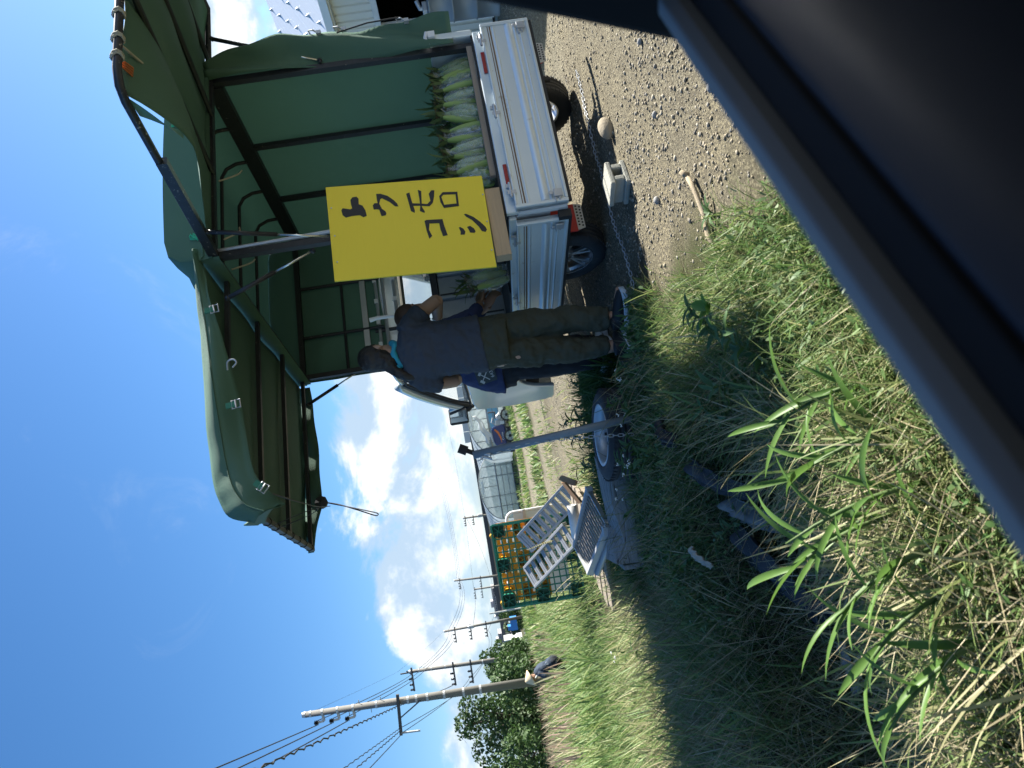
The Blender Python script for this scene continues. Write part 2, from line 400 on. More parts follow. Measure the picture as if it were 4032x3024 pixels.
# ------------------------------------------------------------------ loose gravel (nobody could count it)
def ico_tris():
    b = MB(); b.ico((0, 0, 0), 1.0); return np.array([tuple(p) for p in b.v]), np.array(b.f)
IV, IF = ico_tris()
def scatter(name, P, size, mat, kind='stuff', flat=0.6, sink=0.25):
    n = len(P); k = len(IV)
    J = 1 + rng.uniform(-0.28, 0.28, (n, k, 1)); A = rng.uniform(0, 2 * PI, n)
    sc = np.stack([size * rng.uniform(.8, 1.35, n), size * rng.uniform(.7, 1.1, n), size * flat * rng.uniform(.7, 1.2, n)], -1)
    V = IV[None] * J * sc[:, None, :]
    c, s_ = np.cos(A)[:, None], np.sin(A)[:, None]
    V = np.stack([V[..., 0] * c - V[..., 1] * s_, V[..., 0] * s_ + V[..., 1] * c, V[..., 2]], -1) + P[:, None, :]
    V[..., 2] += (sc[:, 2] * (1 - 2 * sink))[:, None]
    T_ = (IF[None] + (np.arange(n) * k)[:, None, None]).reshape(-1, 3)
    var = np.repeat(rng.uniform(0, 1, n), k)
    return tag(fast(name, V.reshape(-1, 3), T_, mat, attr={'tone': var}), kind=kind)
m_gravel = M('gravel_stones', None, 0.9, attr='tone', cols=[(0.12, 0.11, 0.09), (0.25, 0.225, 0.17), (0.33, 0.28, 0.19), (0.20, 0.17, 0.12), (0.40, 0.36, 0.28), (0.17, 0.165, 0.15)])
n0 = 95000
gx = rng.uniform(-0.8, 4.4, n0); gy = 1.9 + 8.5 * rng.uniform(0, 1, n0) ** 1.7
keep = (gx > lot_edge(gy) - 0.1 + (rng.uniform(0, 1, n0) - .5) * .5)
dens_ = fnoise(gx * 1.3, gy * 1.3, 21)
keep &= rng.uniform(0, 1, n0) < np.clip((dens_ - 0.22) * 2.2, 0.12, 1)
keep &= gx * 0.754 * 0 + gx < 0.62 * gy + 1.0
gx, gy = gx[keep], gy[keep]; sz = 0.003 + 0.0075 * rng.uniform(0, 1, len(gx)) ** 3.4 + 0.007 * (rng.uniform(0, 1, len(gx)) > 0.995)
scatter('gravel', np.stack([gx, gy, gz(gx, gy)], -1), sz, m_gravel)

# ------------------------------------------------------------------ far off: viaduct, apartment blocks, poles
m_vdark = M('viaduct_barrier', (0.06, 0.065, 0.075), 0.8, var=0.1); m_vcon = M('viaduct_concrete', (0.33, 0.31, 0.27), 0.9, var=0.08, vs=0.1)
m_vpan = M('noise_panel', (0.50, 0.55, 0.58), 0.5, var=0.05)
vd = empty('viaduct', (0, 400, 0), 0, 'long elevated road with dark barrier and beige girder along the horizon', 'viaduct')
MB().bb((-260, -5, 7.9), (160, 5, 10.0)).build('barrier', m_vdark, vd)
MB().bb((-260, -4.4, 5.6), (160, 4.4, 7.9)).build('girder', m_vcon, vd)
pr = MB().bb((-1.3, -3, -1), (1.3, 3, 5.6)).build('pier', m_vcon, vd); pr.location = (-240, 0, 0)
for k in range(1, 14): o = pr.copy(); COL.objects.link(o); o.parent = vd; o.location.x = -240 + 30 * k
np_ = MB().bb((-2.9, -5.4, 10.0), (2.9, -5.15, 13.0)).build('noise_panel', m_vpan, vd); np_.location = (-24, 0, 0)
for k in range(1, 7): o = np_.copy(); COL.objects.link(o); o.parent = vd; o.location.x = -24 + 6 * k
m_apt = M('apartment_wall', (0.34, 0.33, 0.34), 0.9, var=0.06, vs=0.2); m_aptw = M('apartment_window', (0.06, 0.075, 0.10), 0.3); m_aptw2 = M('pale_apartment_wall', (0.55, 0.58, 0.58), 0.9, var=0.05)
def apartment(x0, x1, y, ht, fl, cols_, wall, label, steps=()):
    e_ = empty('apartment_block', ((x0 + x1) / 2, y, 0), 0, label, 'apartment block')
    w = x1 - x0; b = MB().bb((-w / 2, 0, -2), (w / 2, 9, ht))
    for (u0, u1, h_) in steps: b.bb((u0, 0.01, -2), (u1, 8.9, h_))
    b.build('wall', wall, e_)
    MB().bb((-w / 2 - .2, -.2, ht), (w / 2 + .2, 9.2, ht + .35)).build('roof', wall, e_)
    MB().bb((-w * .2, 2, ht + .35), (w * .02, 6, ht + 2.0)).build('roof_housing', wall, e_)
    fh = (ht - 0.8) / fl; cw = w / cols_
    win = MB().bb((-cw * .36, -.12, -fh * .26), (cw * .36, .2, fh * .34)); first = win.build('window', m_aptw, e_)
    rail = MB().bb((-w / 2, -1.2, -fh * .45), (w / 2, -1.0, -fh * .12)); r0 = rail.build('balcony', wall, e_)
    for f_ in range(fl):
        zc_ = 0.5 + fh * (f_ + .5)
        r_ = r0 if f_ == 0 else r0.copy()
        if f_: COL.objects.link(r_); r_.parent = e_
        r_.location.z = zc_
        for c in range(cols_):
            o = first if (f_ == 0 and c == 0) else first.copy()
            if o is not first: COL.objects.link(o); o.parent = e_
            o.location = (-w / 2 + cw * (c + .5), 0, zc_)
apartment(-136.0, -118.8, 448, 12.9, 6, 12, m_apt, 'grey apartment block with rows of balconies, biggest on the skyline', steps=((-12.5, -8.7, 9.5), (-10.5, -8.6, 11.5)))
apartment(-154.2, -147.0, 450, 13.2, 6, 5, m_apt, 'narrow dark grey apartment tower above the tree tops')
apartment(-146.2, -140.0, 470, 12.6, 5, 5, m_aptw2, 'small pale apartment block half hidden by a utility pole')
b = MB(); b.bb((-162, 380, -1), (-128, 388, 9.0)); b.build('warehouse', m_aptw2, label='long low white building beyond the trees, below the grey tower', cat='building')

m_pole = M('concrete_pole', (0.17, 0.165, 0.15), 0.9, var=0.15, vs=3, bump=0.2); m_wire = M('black_cable', (0.012, 0.014, 0.018), 0.5)
m_hard = M('pole_hardware', (0.42, 0.43, 0.43), 0.5, 0.4, var=0.1); m_insul = M('insulator', (0.03, 0.03, 0.035), 0.3); m_armd = M('dark_crossarm', (0.06, 0.06, 0.065), 0.6, var=0.2)
def pole(base, top, r0, r1, label, bands=(), group='utility poles', mat=m_pole):
    e_ = empty('utility_pole', base, 0, label, 'utility pole', group)
    b0 = Vector((0, 0, -0.4)); t0 = Vector(top) - Vector(base)
    MB().tube([b0, t0], [r0, r1], 16).build('pole_shaft', mat, e_, smooth=True)
    MB().tube([t0 + Vector((0, 0, -.02)), t0 + Vector((0, 0, .12))], [r1 * 1.08, r1 * .9], 14).build('pole_cap', m_hard, e_)
    def at(z):
        k = (z - base[2]) / t0.z; return t0 * k, r0 + (r1 - r0) * k
    for z in bands:
        p, r = at(z); MB().tube([p - Vector((0, 0, .045)), p + Vector((0, 0, .045))], r * 1.09, 14).build('band', m_hard, e_)
    return e_, at
A_b, A_t = (-12.37, 31, -0.3), (-12.02, 31, 10.12)
eA, atA = pole(A_b, A_t, 0.195, 0.118, 'tall grey concrete utility pole with three insulators, standing behind the bent farmer', (9.9, 7.2, 5.9, 5.55, 5.1, 4.4, 3.6, 2.9))
for z in (9.42, 8.80, 8.16):
    p, r = atA(z); o = MB()
    o.tube([p - Vector((0, 0, .05)), p + Vector((0, 0, .05))], r * 1.12, 12); o.beam(p + Vector((-r, 0, .0)), p + Vector((-r - .22, -.05, -.02)), .07, .10)
    o.tube([p + Vector((-r - .22, -.05, -.02)), p + Vector((-r - .24, -.05, .20))], .05, 8); br = o.build('insulator_bracket', m_hard, eA)
    o = MB(); c = p + Vector((-r - .24, -.06, .20))
    o.lathe([(.03, 0), (.11, .03), (.05, .06), (.11, .09), (.05, .12), (.10, .15), (.03, .19)], 12, Matrix.Translation(c)); o.build('insulator', m_insul, br)
p, r = atA(6.33); o = MB(); o.beam(p + Vector((.35, -.17, -.06)), p + Vector((-1.32, -.17, .05)), .09, .12); ca_ = o.build('crossarm', m_armd, eA)
MB().tube([p + Vector((-1.22, -.2, .0)), p + Vector((-1.24, -.24, -.75))], .045, 8).build('street_light', m_hard, eA)
MB().tube([p + Vector((-.62, -.17, -.03)), p + Vector((-.06, -.16, -.95))], .028, 6).build('crossarm_brace', m_armd, eA)
for k, z in enumerate((8.35, 7.9, 7.45, 7.0)):
    p, r = atA(z); s = 1 if k % 2 else -1; MB().tube([p + Vector((s * r * .9, 0, 0)), p + Vector((s * (r + .16), 0, 0))], .014, 6).build('climbing_peg', m_hard, eA)
def hardware(e_, at, zs, w, side=-1):
    for z in zs:
        p, r = at(z); o = MB().beam(p + Vector((.25 * w, -.2, 0)), p + Vector((side * w, -.2, .03)), .11, .13); a_ = o.build('crossarm', m_armd, e_)
        for u in (.35, .65, .92):
            c = p + Vector((side * w * u, -.2, .08)); MB().lathe([(.05, 0), (.11, .06), (.06, .12), (.1, .18), (.04, .26)], 8, Matrix.Translation(c)).build('insulator', m_insul, a_)
B_b, B_t = (-21.76, 60, -0.3), (-21.35, 60, 10.0)
eB, atB = pole(B_b, B_t, .20, .13, 'second concrete utility pole with many crossarms, just right of the tallest one', (9.3, 8.3, 7.2, 4.2))
hardware(eB, atB, (9.85, 6.55, 5.15), 1.5)
MB().beam((.5, 0, 10.6), (.15, 0, 10.2), .08, .08).beam((.35, 0, 9.6), (.35, 0, 11.1), .09, .09).build('pole_top_bracket', m_armd, eB)
C_b, C_t = (-29.42, 95, -0.3), (-29.55, 95, 10.2)
eC, atC = pole(C_b, C_t, .20, .14, 'third concrete utility pole, in line behind the grass between apartments and trees', (9.2,))
hardware(eC, atC, (8.9, 6.9, 4.9), 1.6)
MB().lathe([(.22, 0), (.24, .1), (.24, .7), (.18, .8)], 12, Matrix.Translation(atC(6.4)[0] + Vector((.1, -.4, 0)))).build('transformer', m_hard, eC)
D_b, D_t = (-33.95, 135, -0.3), (-33.3, 135, 10.9)
eD, atD = pole(D_b, D_t, .24, .17, 'slim utility pole with a thin pointed top, rising from behind the green pallet'); hardware(eD, atD, (10.0, 6.2), 1.6)
E_b, E_t = (-39.6, 150, -0.3), (-39.4, 150, 8.4)
eE, atE = pole(E_b, E_t, .22, .16, 'short dark utility pole beside the slim pole over the green pallet'); hardware(eE, atE, (8.3, 6.9, 4.4), 1.9)
F_b, F_t = (-21.9, 130, -0.3), (-21.65, 130, 7.3)
eF, atF = pole(F_b, F_t, .20, .16, 'small distant utility pole with a transformer behind the greenhouse roof'); hardware(eF, atF, (7.0, 5.6), 1.4)
MB().lathe([(.3, 0), (.32, .1), (.32, .8), (.2, .9)], 12, Matrix.Translation((.3, -.3, 4.2))).build('transformer', m_hard, eF)
le = empty('lamp_post', (-26.82, 90, -0.3), 0, 'slender white post by the white cabinet beyond the grass', 'post')
MB().tube([(0, 0, 0), (0, 0, 4.4)], .09, 10).build('post_shaft', m_hard, le)
o = MB().bb((-.45, -.3, 0), (.45, .3, 1.0)); o.build('cabinet', m_aptw2, label='small white cabinet at the foot of the white post', cat='cabinet').location = (-26.0, 89, 1.0)
bt = MB().bb((-.9, -.6, 0), (.9, .6, 1.0)).bb((-.8, -.62, 1.0), (-.2, .5, 1.45)); bt.build('blue_container', M('blue_plastic', (0.03, 0.20, 0.55), 0.5), label='bright blue container half hidden in bushes by the third pole', cat='container').location = (-35.4, 112, 1.0)
def wire(p0, p1, sag, r, label, n=22, wavy=0.0, group='overhead power lines'):
    p0, p1 = Vector(p0), Vector(p1); P = []
    n = 160 if wavy else n
    for i in range(n + 1):
        k = i / n; p = p0.lerp(p1, k); p.z -= sag * 4 * k * (1 - k)
        if wavy: p += Vector((math.cos(i * 1.9) * wavy, 0, math.sin(i * 1.9) * wavy))
        P.append(p)
    return MB().tube(P, r, 6).build('power_line', m_wire, smooth=True, label=label, cat='power line', group=group)
ins = [atA(z)[0] + Vector(A_b) + Vector((-.46, -.06, .28)) for z in (9.42, 8.80, 8.16)]
wl = ['top', 'middle', 'lowest']
for k, p in enumerate(ins):
    wire(p, (-0.4 - .25 * k, -4.2, 9.3 - .62 * k), 0.18, 0.020, f'{wl[k]} of the three thick black cables leaving the insulators of the tallest pole')
    q_ = Vector((-21.45 + .1 * k, 59.9, 9.75 - .55 * k)); wire(p + Vector((.1, .2, 0)), q_, 0.55, 0.018, f'{wl[k]} of the three cables slung between the tallest and second poles')
    c_ = Vector((-29.45, 94.9, 9.75 - .42 * k)); wire(q_, c_, 0.9, 0.020, f'{wl[k]} of the three cables slung between the second and third poles')
    d_ = Vector((-33.35, 134.9, 10.45 - .3 * k)); wire(c_, d_, 1.0, 0.022, f'{wl[k]} of the three cables between the third and slim poles')
    wire(d_, Vector((-20 + k, 190, 15.5 - .3 * k)), 0.8, 0.026, f'{wl[k]} of the three cables rising right from the slim pole')
ar = atA(6.33)[0] + Vector(A_b)
low = [((-.12, -.25, .05), (0.2, -4.2, 6.3), .02, .035, 'twisted black cable from the crossarm of the tallest pole near its shaft'),
       ((-1.02, -.25, .08), (-.9, -4.2, 6.1), .014, .018, 'thin wavy cable from the far end of the crossarm, upper one'),
       ((-1.08, -.25, .0), (-1.5, -4.2, 6.1), .016, .022, 'thicker wavy cable from the far end of the crossarm, lower one'),
       ((-1.2, -.25, -.05), (-2.4, -4.2, 6.1), .016, 0, 'smooth black cable from the very tip of the crossarm')]
for off, end, r, wv, lab in low: wire(ar + Vector(off), end, .10, r, lab, wavy=wv)
bb_ = Vector((-22.9, 59.8, 6.75)); b2 = Vector((-22.9, 59.8, 5.35))
wire(ar + Vector((-.12, -.2, .05)), bb_, .35, .016, 'twisted cable from the tallest pole to the middle crossarm of the second', wavy=.02)
wire(ar + Vector((-1.02, -.2, .05)), b2, .45, .015, 'upper of two thin cables to the lowest crossarm of the second pole')
wire(ar + Vector((-1.2, -.2, -.05)), b2 + Vector((.4, 0, 0)), .5, .015, 'lower of two thin cables to the lowest crossarm of the second pole')
c2 = Vector((-30.6, 94.8, 5.0)); wire(b2, c2, .8, .018, 'sagging low cable between the second and third poles, upper one'); wire(b2 + Vector((.4, 0, -.1)), c2 + Vector((.5, 0, -.1)), 1.1, .018, 'sagging low cable between the second and third poles, lower one')
e2 = Vector((-40.4, 149.8, 8.5)); wire(c2 + Vector((.4, 0, 1.9)), e2, .3, .03, 'dark cable from the third pole to the short dark pole'); wire(e2 + Vector((1.2, 0, 0)), (-8, 210, 11.5), .6, .03, 'dark level cable running right from the short dark pole')
wire(c2, (-41, 149.8, 4.6), .7, .022, 'low slack cable between the third pole and the short dark pole'); wire((-41, 149.8, 4.6), (-21.7, 130, 6.8), .6, .02, 'slack cable between the short dark pole and the greenhouse pole')
wire(A_t, (-21.2, 60, 11.0), .15, .006, 'hair-thin guard wire from the tip of the tallest pole to the second pole')
wire((-21.2, 60, 11.0), (-29.55, 95, 10.4), .2, .008, 'hair-thin guard wire between the tips of the second and third poles')
# ------------------------------------------------------------------ trees
m_leaf_d = M('dark_tree_leaves', None, 0.6, attr='tone', cols=[(0.018, 0.042, 0.012), (0.032, 0.07, 0.018), (0.05, 0.10, 0.026), (0.075, 0.135, 0.04)], trans=0.25)
m_leaf_l = M('light_tree_leaves', None, 0.6, attr='tone', cols=[(0.025, 0.055, 0.014), (0.045, 0.095, 0.024), (0.07, 0.13, 0.035), (0.10, 0.16, 0.055)], trans=0.28)
m_bark = M('bark', (0.10, 0.08, 0.06), 0.95, var=0.3, vs=6, bump=0.5)
def leaf_cloud(C, R, n, size):
    """leaf-sized faces spread through lobes: centres C (k,3), radii R (k,3)"""
    k = len(C); w = np.prod(R, 1) ** (2 / 3); pick = rng.choice(k, n, p=w / w.sum())
    d = rng.normal(size=(n, 3)); d /= np.linalg.norm(d, axis=1)[:, None]
    rad = rng.uniform(0.45, 1.06, n) ** 0.6
    P = C[pick] + d * R[pick] * rad[:, None]
    a = rng.normal(size=(n, 3)) + d * 0.8 + np.array([0, 0, .5]); a /= np.linalg.norm(a, axis=1)[:, None]
    b = np.cross(a, rng.normal(size=(n, 3))); b /= np.linalg.norm(b, axis=1)[:, None]; c = np.cross(a, b)
    s = (size * rng.uniform(.6, 1.35, n))[:, None]
    V = np.stack([P - b * s * .55, P - c * s * .32 + a * s * .06, P + b * s * .55, P + c * s * .32 + a * s * .06], 1).reshape(-1, 3)
    i = np.arange(n)[:, None] * 4
    T_ = np.concatenate([i + [0, 1, 2], i + [0, 2, 3]])
    tone = np.repeat(np.clip(0.25 + 0.5 * rng.uniform(0, 1, n) + 0.25 * (rng.uniform(0, 1, k)[pick] - .3), 0, 1), 4)
    return V, T_, tone
def tree(x, y, H, Wd, label, mat, n=2600, size=0.27, lobes=11, low=0.25, group='trees beyond the field'):
    z0 = gzf(x, y); e_ = empty('tree', (x, y, z0), 0, label, 'tree', group)
    b = MB(); th = H * 0.55; b.tube([(0, 0, -.3), (.05, 0, th * .5), (-.04, .05, th)], [H * .034, H * .026, H * .016], 9)
    C = []; R = []
    for k in range(lobes):
        t_ = (k + .5) / lobes; zz = H * (low + (1 - low) * t_ * .86); sp = Wd * .5 * math.sin(PI * min(1, .22 + .70 * (1 - t_))) * rnd.uniform(.35, .8); an = k * 2.4 + rnd.uniform(-.5, .5)
        c = (sp * math.cos(an), sp * math.sin(an), zz); C.append(c); r = Wd * rnd.uniform(.20, .30) * (1.05 - .4 * t_); R.append((r, r, r * rnd.uniform(.7, .95)))
        if k % 2: b.tube([(0, 0, th * .45 + zz * .2), tuple(Vector(c) * .6 + Vector((0, 0, zz * .3))), c], [H * .016, H * .010, H * .004], 6)
    b.build('trunk', m_bark, e_, smooth=True)
    V, T_, tone = leaf_cloud(np.array(C), np.array(R), n, size)
    fast('crown', V, T_, mat, e_, attr={'tone': tone})
    return e_
tree(-20.6, 47, 6.4, 4.6, 'largest dark tree with a tall ragged crown at the end of the tree row', m_leaf_d, 5200, .24, 16, .12)
tree(-25.2, 48, 5.6, 4.2, 'dark broad tree behind the largest tree, cut by the picture edge', m_leaf_d, 3200, .26, 12, .15)
tree(-17.6, 44.5, 3.5, 3.2, 'low round glossy tree in front of the largest dark tree', m_leaf_l, 3000, .22, 11, .05)
tree(-20.9, 43, 3.3, 3.6, 'low spreading bush-like tree at the foot of the largest tree', m_leaf_l, 3000, .22, 11, .03)
tree(-21.3, 56, 4.1, 3.6, 'bright green rounded tree right of the tallest pole', m_leaf_l, 2600, .25, 11, .05)
tree(-24.3, 59, 4.5, 4.0, 'bright green tree directly behind the tallest pole', m_leaf_l, 2800, .26, 11, .05)
tree(-25.6, 71, 5.6, 4.4, 'dense tree between the tallest and second poles', m_leaf_d, 2600, .30, 11, .06)
tree(-29.3, 77, 5.6, 4.6, 'dense dark tree with a double top behind the second pole', m_leaf_d, 2600, .32, 12, .06)
tree(-32.6, 92, 5.2, 4.6, 'mid green tree left of the third pole', m_leaf_l, 2000, .36, 10, .06)
tree(-36.0, 99, 4.9, 4.8, 'small dark tree in front of the pale apartment block', m_leaf_d, 1900, .38, 10, .06)
tree(-36.6, 118, 4.0, 4.6, 'farthest low bushy tree at the foot of the third pole', m_leaf_d, 1500, .42, 9, .05)
tree(-33.4, 74, 5.0, 5.2, 'dark bushy tree left of the tallest pole, behind the low wall of green', m_leaf_d, 2400, .32, 11, .05)

# ------------------------------------------------------------------ greenhouses
m_film = M('greenhouse_film', (0.55, 0.64, 0.70), 0.35, var=0.12, vs=2, trans=0.5, tcol=(0.6, 0.68, 0.72), alpha=0.62)
m_pane = M('greenhouse_pane', (0.42, 0.52, 0.50), 0.25, var=0.12, vs=2, trans=0.4, alpha=0.5)
m_cyan = M('cyan_sheet', (0.16, 0.42, 0.60), 0.5, var=0.15, vs=3, trans=0.3)
m_gframe = M('greenhouse_pipe', (0.24, 0.27, 0.27), 0.5, 0.4, var=0.2)
m_skirt = M('dark_skirting', (0.035, 0.042, 0.055), 0.7, var=0.2)
m_board = M('pale_board', (0.60, 0.66, 0.64), 0.6, var=0.06)
def greenhouse(cx, y0, hw, z0, eave, peak, Lg, label, sheets=False, door=True):
    g = empty('greenhouse', (cx, y0, z0), math.radians(17), label, 'greenhouse', 'greenhouses')
    def arch(t_):                                     # t 0..1 from left eave over the top
        an = PI * (1 - t_); return hw * math.cos(an), eave + (peak - eave) * math.sin(an)
    ribs = 60
    def roof(i, j):
        x, z = arch(i); w = 1 + .012 * math.cos(j * ribs * 2 * PI); return (x * w, j * Lg + .02, eave + (z - eave) * w)
    MB().grid(roof, 20, ribs * 3).build('roof_film', m_film, g, smooth=True)
    hp = MB().tube([(-hw, 0, 0)] + [(arch(k / 16)[0], 0, arch(k / 16)[1]) for k in range(17)] + [(hw, 0, 0)], .028, 6)
    h0 = hp.build('hoop', m_gframe, g)
    for k in range(1, 15): o = h0.copy(); COL.objects.link(o); o.parent = g; o.location.y = k * 1.6
    for s in (-1, 1): MB().bb((s * hw - .02, .05, .12), (s * hw + .02, Lg, eave)).build('side_film', m_film, g)
    MB().bb((-hw - .05, -.06, -.05), (hw + .05, -.02, .22)).build('base_skirt', m_skirt, g)
    cols_ = [-hw, -hw * .62, -hw * .3, hw * .3, hw * .62, hw]; rows = [.22, .52, .82, 1.12]
    def top(x): return eave + (peak - eave) * math.sqrt(max(0, 1 - (x / hw) ** 2))
    for i in range(5):
        x0, x1 = cols_[i] + .02, cols_[i + 1] - .02
        for j in range(4):
            za = rows[j] + .015; zb = rows[j + 1] - .015 if j < 3 else None
            if zb is None:
                n_ = 6; pts = [(x0, za)] + [(x1, za)] + [(x1 + (x0 - x1) * k / n_, max(za + .02, top(x1 + (x0 - x1) * k / n_) - .03)) for k in range(n_ + 1)]
            else: pts = [(x0, za), (x1, za), (x1, min(zb, max(za + .02, top(x1)))), (x0, min(zb, max(za + .02, top(x0))))]
            mt = m_cyan if (sheets and i in (1, 2, 3) and j in (1, 2)) else m_pane
            MB().prism(pts, Tm((0, -.03, 0), (1, 0, 0), (0, 0, 1)), .012).build('pane', mt, g)
    for x in cols_[1:-1]: MB().tube([(x, -.05, 0), (x, -.05, top(x))], .024, 6).build('mullion', m_gframe, g)
    for z in rows:
        MB().tube([(-hw if z <= eave else -hw * math.sqrt(max(0, 1 - ((z - eave) / (peak - eave)) ** 2)), -.06, z), (hw if z <= eave else hw * math.sqrt(max(0, 1 - ((z - eave) / (peak - eave)) ** 2)), -.06, z)], .018 if z != 1.12 else .04, 6).build('crossbar', m_gframe, g)
    MB().tube([(0, -.06, 1.12), (0, -.06, peak)], .02, 6).build('king_post', m_gframe, g)
    MB().bb((-.35, -.09, peak - .24), (.35, -.07, peak - .14)).build('vent_flap', m_board, g)
    return g
greenhouse(-5.25, 40, 1.78, -0.30, 1.05, 2.12, 26, 'arched greenhouse with a gridded end wall of clear panes, behind the grey pipe post')
greenhouse(-1.55, 38.5, 1.9, -0.30, 0.95, 2.15, 26, 'arched greenhouse with blue sheets in its end wall, partly behind the truck mirror', sheets=True)
ws = MB().grid(lambda i, j: (-3.0 + 1.7 * i, 38.1 - .04 * math.sin(j * 9), 0.95 + .55 * i - .35 * (1 - i) * j - .18 * j + .05 * math.sin(i * 14)), 14, 4)
tag(ws.build('plastic_sheet', M('white_plastic_film', (0.72, 0.75, 0.74), 0.4, trans=0.3), thick=.01, smooth=True), 'sagging strip of white plastic film hung on the greenhouse with blue sheets', 'plastic sheet')

# ------------------------------------------------------------------ blue field machine
m_blue = M('blue_hood', (0.012, 0.035, 0.16), 0.25, var=0.1, coat=0.4); m_grey_disc = M('pale_wheel_disc', (0.50, 0.53, 0.50), 0.55, var=0.1)
m_mech = M('greasy_machine_metal', (0.12, 0.12, 0.125), 0.5, 0.4, var=0.4, vs=8); m_orange = M('orange_stripe', (0.75, 0.18, 0.03), 0.4); m_white = M('white_plastic', (0.75, 0.76, 0.75), 0.5, var=0.04)
tl = empty('rice_transplanter', (-1.9, 33, gzf(-1.9, 33) - .02), math.radians(4), 'small blue farm machine with pale spoked wheel discs in front of the greenhouses', 'farm machine')
hood = [(-.80, .45), (-.78, .62), (-.66, .93), (-.35, 1.05), (-.02, 1.06), (.16, .96), (.22, .50), (.10, .42)]
hd = MB().prism(hood, Tm((0, .24, 0), (1, 0, 0), (0, 0, 1)), .48).build('hood', m_blue, tl, bevel=.04)
stp = [(-.60, .66), (-.40, .70), (-.18, .78), (.02, .92), (.05, .86), (-.10, .72), (-.34, .64)]
MB().prism(stp, Tm((0, -.245, 0), (1, 0, 0), (0, 0, 1)), .004).build('orange_stripe', m_orange, hd)
fo = font_mesh('lettering', 'Cruise', .13, .002, m_white, hd); fo.location = (-.48, -.247, .54); fo.rotation_euler = (PI / 2, 0, 0)
MB().beam((-.85, 0, .42), (.85, 0, .42), .40, .10).beam((.1, 0, .42), (.1, 0, .75), .3, .2).build('chassis', m_mech, tl, bevel=.02)
o = MB(); o.bb((.18, -.2, .48), (.42, .2, .80)); o.tube([(.2, -.2, .8), (.35, -.22, .98), (.55, -.2, .9)], .03, 6); o.tube([(.45, -.18, .5), (.6, -.2, .75), (.75, -.16, .55)], .035, 6); o.lathe([(.13, 0), (.15, .08), (.11, .16)], 12, Tm((.55, -.25, .62), (1, 0, 0), (0, 0, 1))); o.build('engine', m_zinc, tl, bevel=.015)
MB().bb((.5, -.18, .74), (.82, .18, .82)).bb((.78, -.18, .8), (.84, .18, 1.08)).build('seat', m_mech, tl, bevel=.03)
MB().tube([(-.95, -.28, .98), (.9, -.28, 1.12)], .022, 6).build('marker_bar', m_zinc, tl)
MB().bb((.22, -.27, .42), (.36, -.25, .60)).build('plate', m_white, tl)
def disc_wheel():
    w = MB().lathe([(.20, -.05), (.255, -.05), (.262, 0), (.255, .05), (.20, .05)], 28, Tm((0, 0, 0), (1, 0, 0), (0, 0, 1)), closed=True)
    for k in range(16):
        a_ = k * PI / 8; w.box((.262 * math.cos(a_), 0, .262 * math.sin(a_)), (.035, .11, .03), Matrix.Rotation(-a_, 3, 'Y'))
    return w
for (x, y, r_) in ((-.33, -.38, 1.0), (-.62, .34, 1.0), (.60, -.40, 1.05), (.28, .36, 1.0)):
    w = disc_wheel().build('wheel', m_tyre, tl); w.location = (x, y, .26 * r_); w.scale = (r_, 1, r_)
    MB().lathe([(0, 0), (.205, 0), (.205, .02), (0, .02)], 24, Tm((0, 0, 0), (1, 0, 0), (0, 0, 1))).build('wheel_disc', m_grey_disc, w)
    sp2 = MB().lathe([(0, 0), (.065, 0), (.055, .05), (0, .05)], 12, Tm((0, -.02, 0), (1, 0, 0), (0, 0, 1)))
    for k in range(6):
        a_ = k * PI / 3 + .3; sp2.beam((.05 * math.cos(a_), -.03, .05 * math.sin(a_)), (.205 * math.cos(a_), -.03, .205 * math.sin(a_)), .014, .012)
    sp2.build('spokes', m_black, w)

# ------------------------------------------------------------------ shed on the right
m_roofw = M('pale_metal_roof', (0.58, 0.62, 0.64), 0.4, 0.15, var=0.05, vs=1); m_wallw = M('cream_cladding', (0.62, 0.62, 0.56), 0.6, var=0.06, vs=2); m_int = M('dark_interior', (0.03, 0.032, 0.036), 0.9)
sp = tw(5.41, 0, 0); sh = empty('shed', (sp.x, sp.y, 0), TYAW, 'white corrugated shed with a pale metal roof and dark open doorway', 'shed')
def corr(p, q, z0, z1, name, mat, pitch=.115):
    n = max(2, int(abs(q - p) / pitch)); b = MB()
    prof = []
    for k in range(n):
        y0 = p + (q - p) * k / n; w = (q - p) / n
        prof += [(0, y0), (0, y0 + w * .62), (-.022, y0 + w * .70), (-.022, y0 + w * .92)]
    prof.append((0, q))
    vs = [(x, y, z0) for x, y in prof] + [(x, y, z1) for x, y in prof]; m_ = len(prof)
    b.add(vs, [(i, i + 1, m_ + i + 1, m_ + i) for i in range(m_ - 1)]); return b.build(name, mat, sh, thick=.006)
corr(-4.0, 9.0, 1.50, 2.06, 'wall', m_wallw); corr(3.52, 9.0, 0.05, 1.495, 'wall', m_wallw); corr(-4.0, .6, 0.05, 1.495, 'wall', m_wallw)
MB().bb((-.05, -4, 1.46), (-.01, 9, 1.53)).build('lintel_trim', m_zinc, sh)
MB().bb((-.04, 3.47, 0.03), (.06, 3.53, 1.46)).build('door_jamb', m_white, sh); MB().bb((-.04, .58, 0.03), (.06, .64, 1.46)).build('door_jamb', m_white, sh)
MB().bb((4.9, -4, 0), (5.0, 9, 2.1)).bb((0.03, 8.9, 0), (4.9, 9, 3.1)).bb((0.03, -4, 0), (4.9, -3.9, 3.1)).build('inner_walls', m_int, sh)
MB().bb((.05, 3.6, 0), (.12, 9, 1.5)).build('inner_lining', m_int, sh)
RZ0, RZ1, RA0, RA1 = 2.11, 3.28, -.16, 2.5
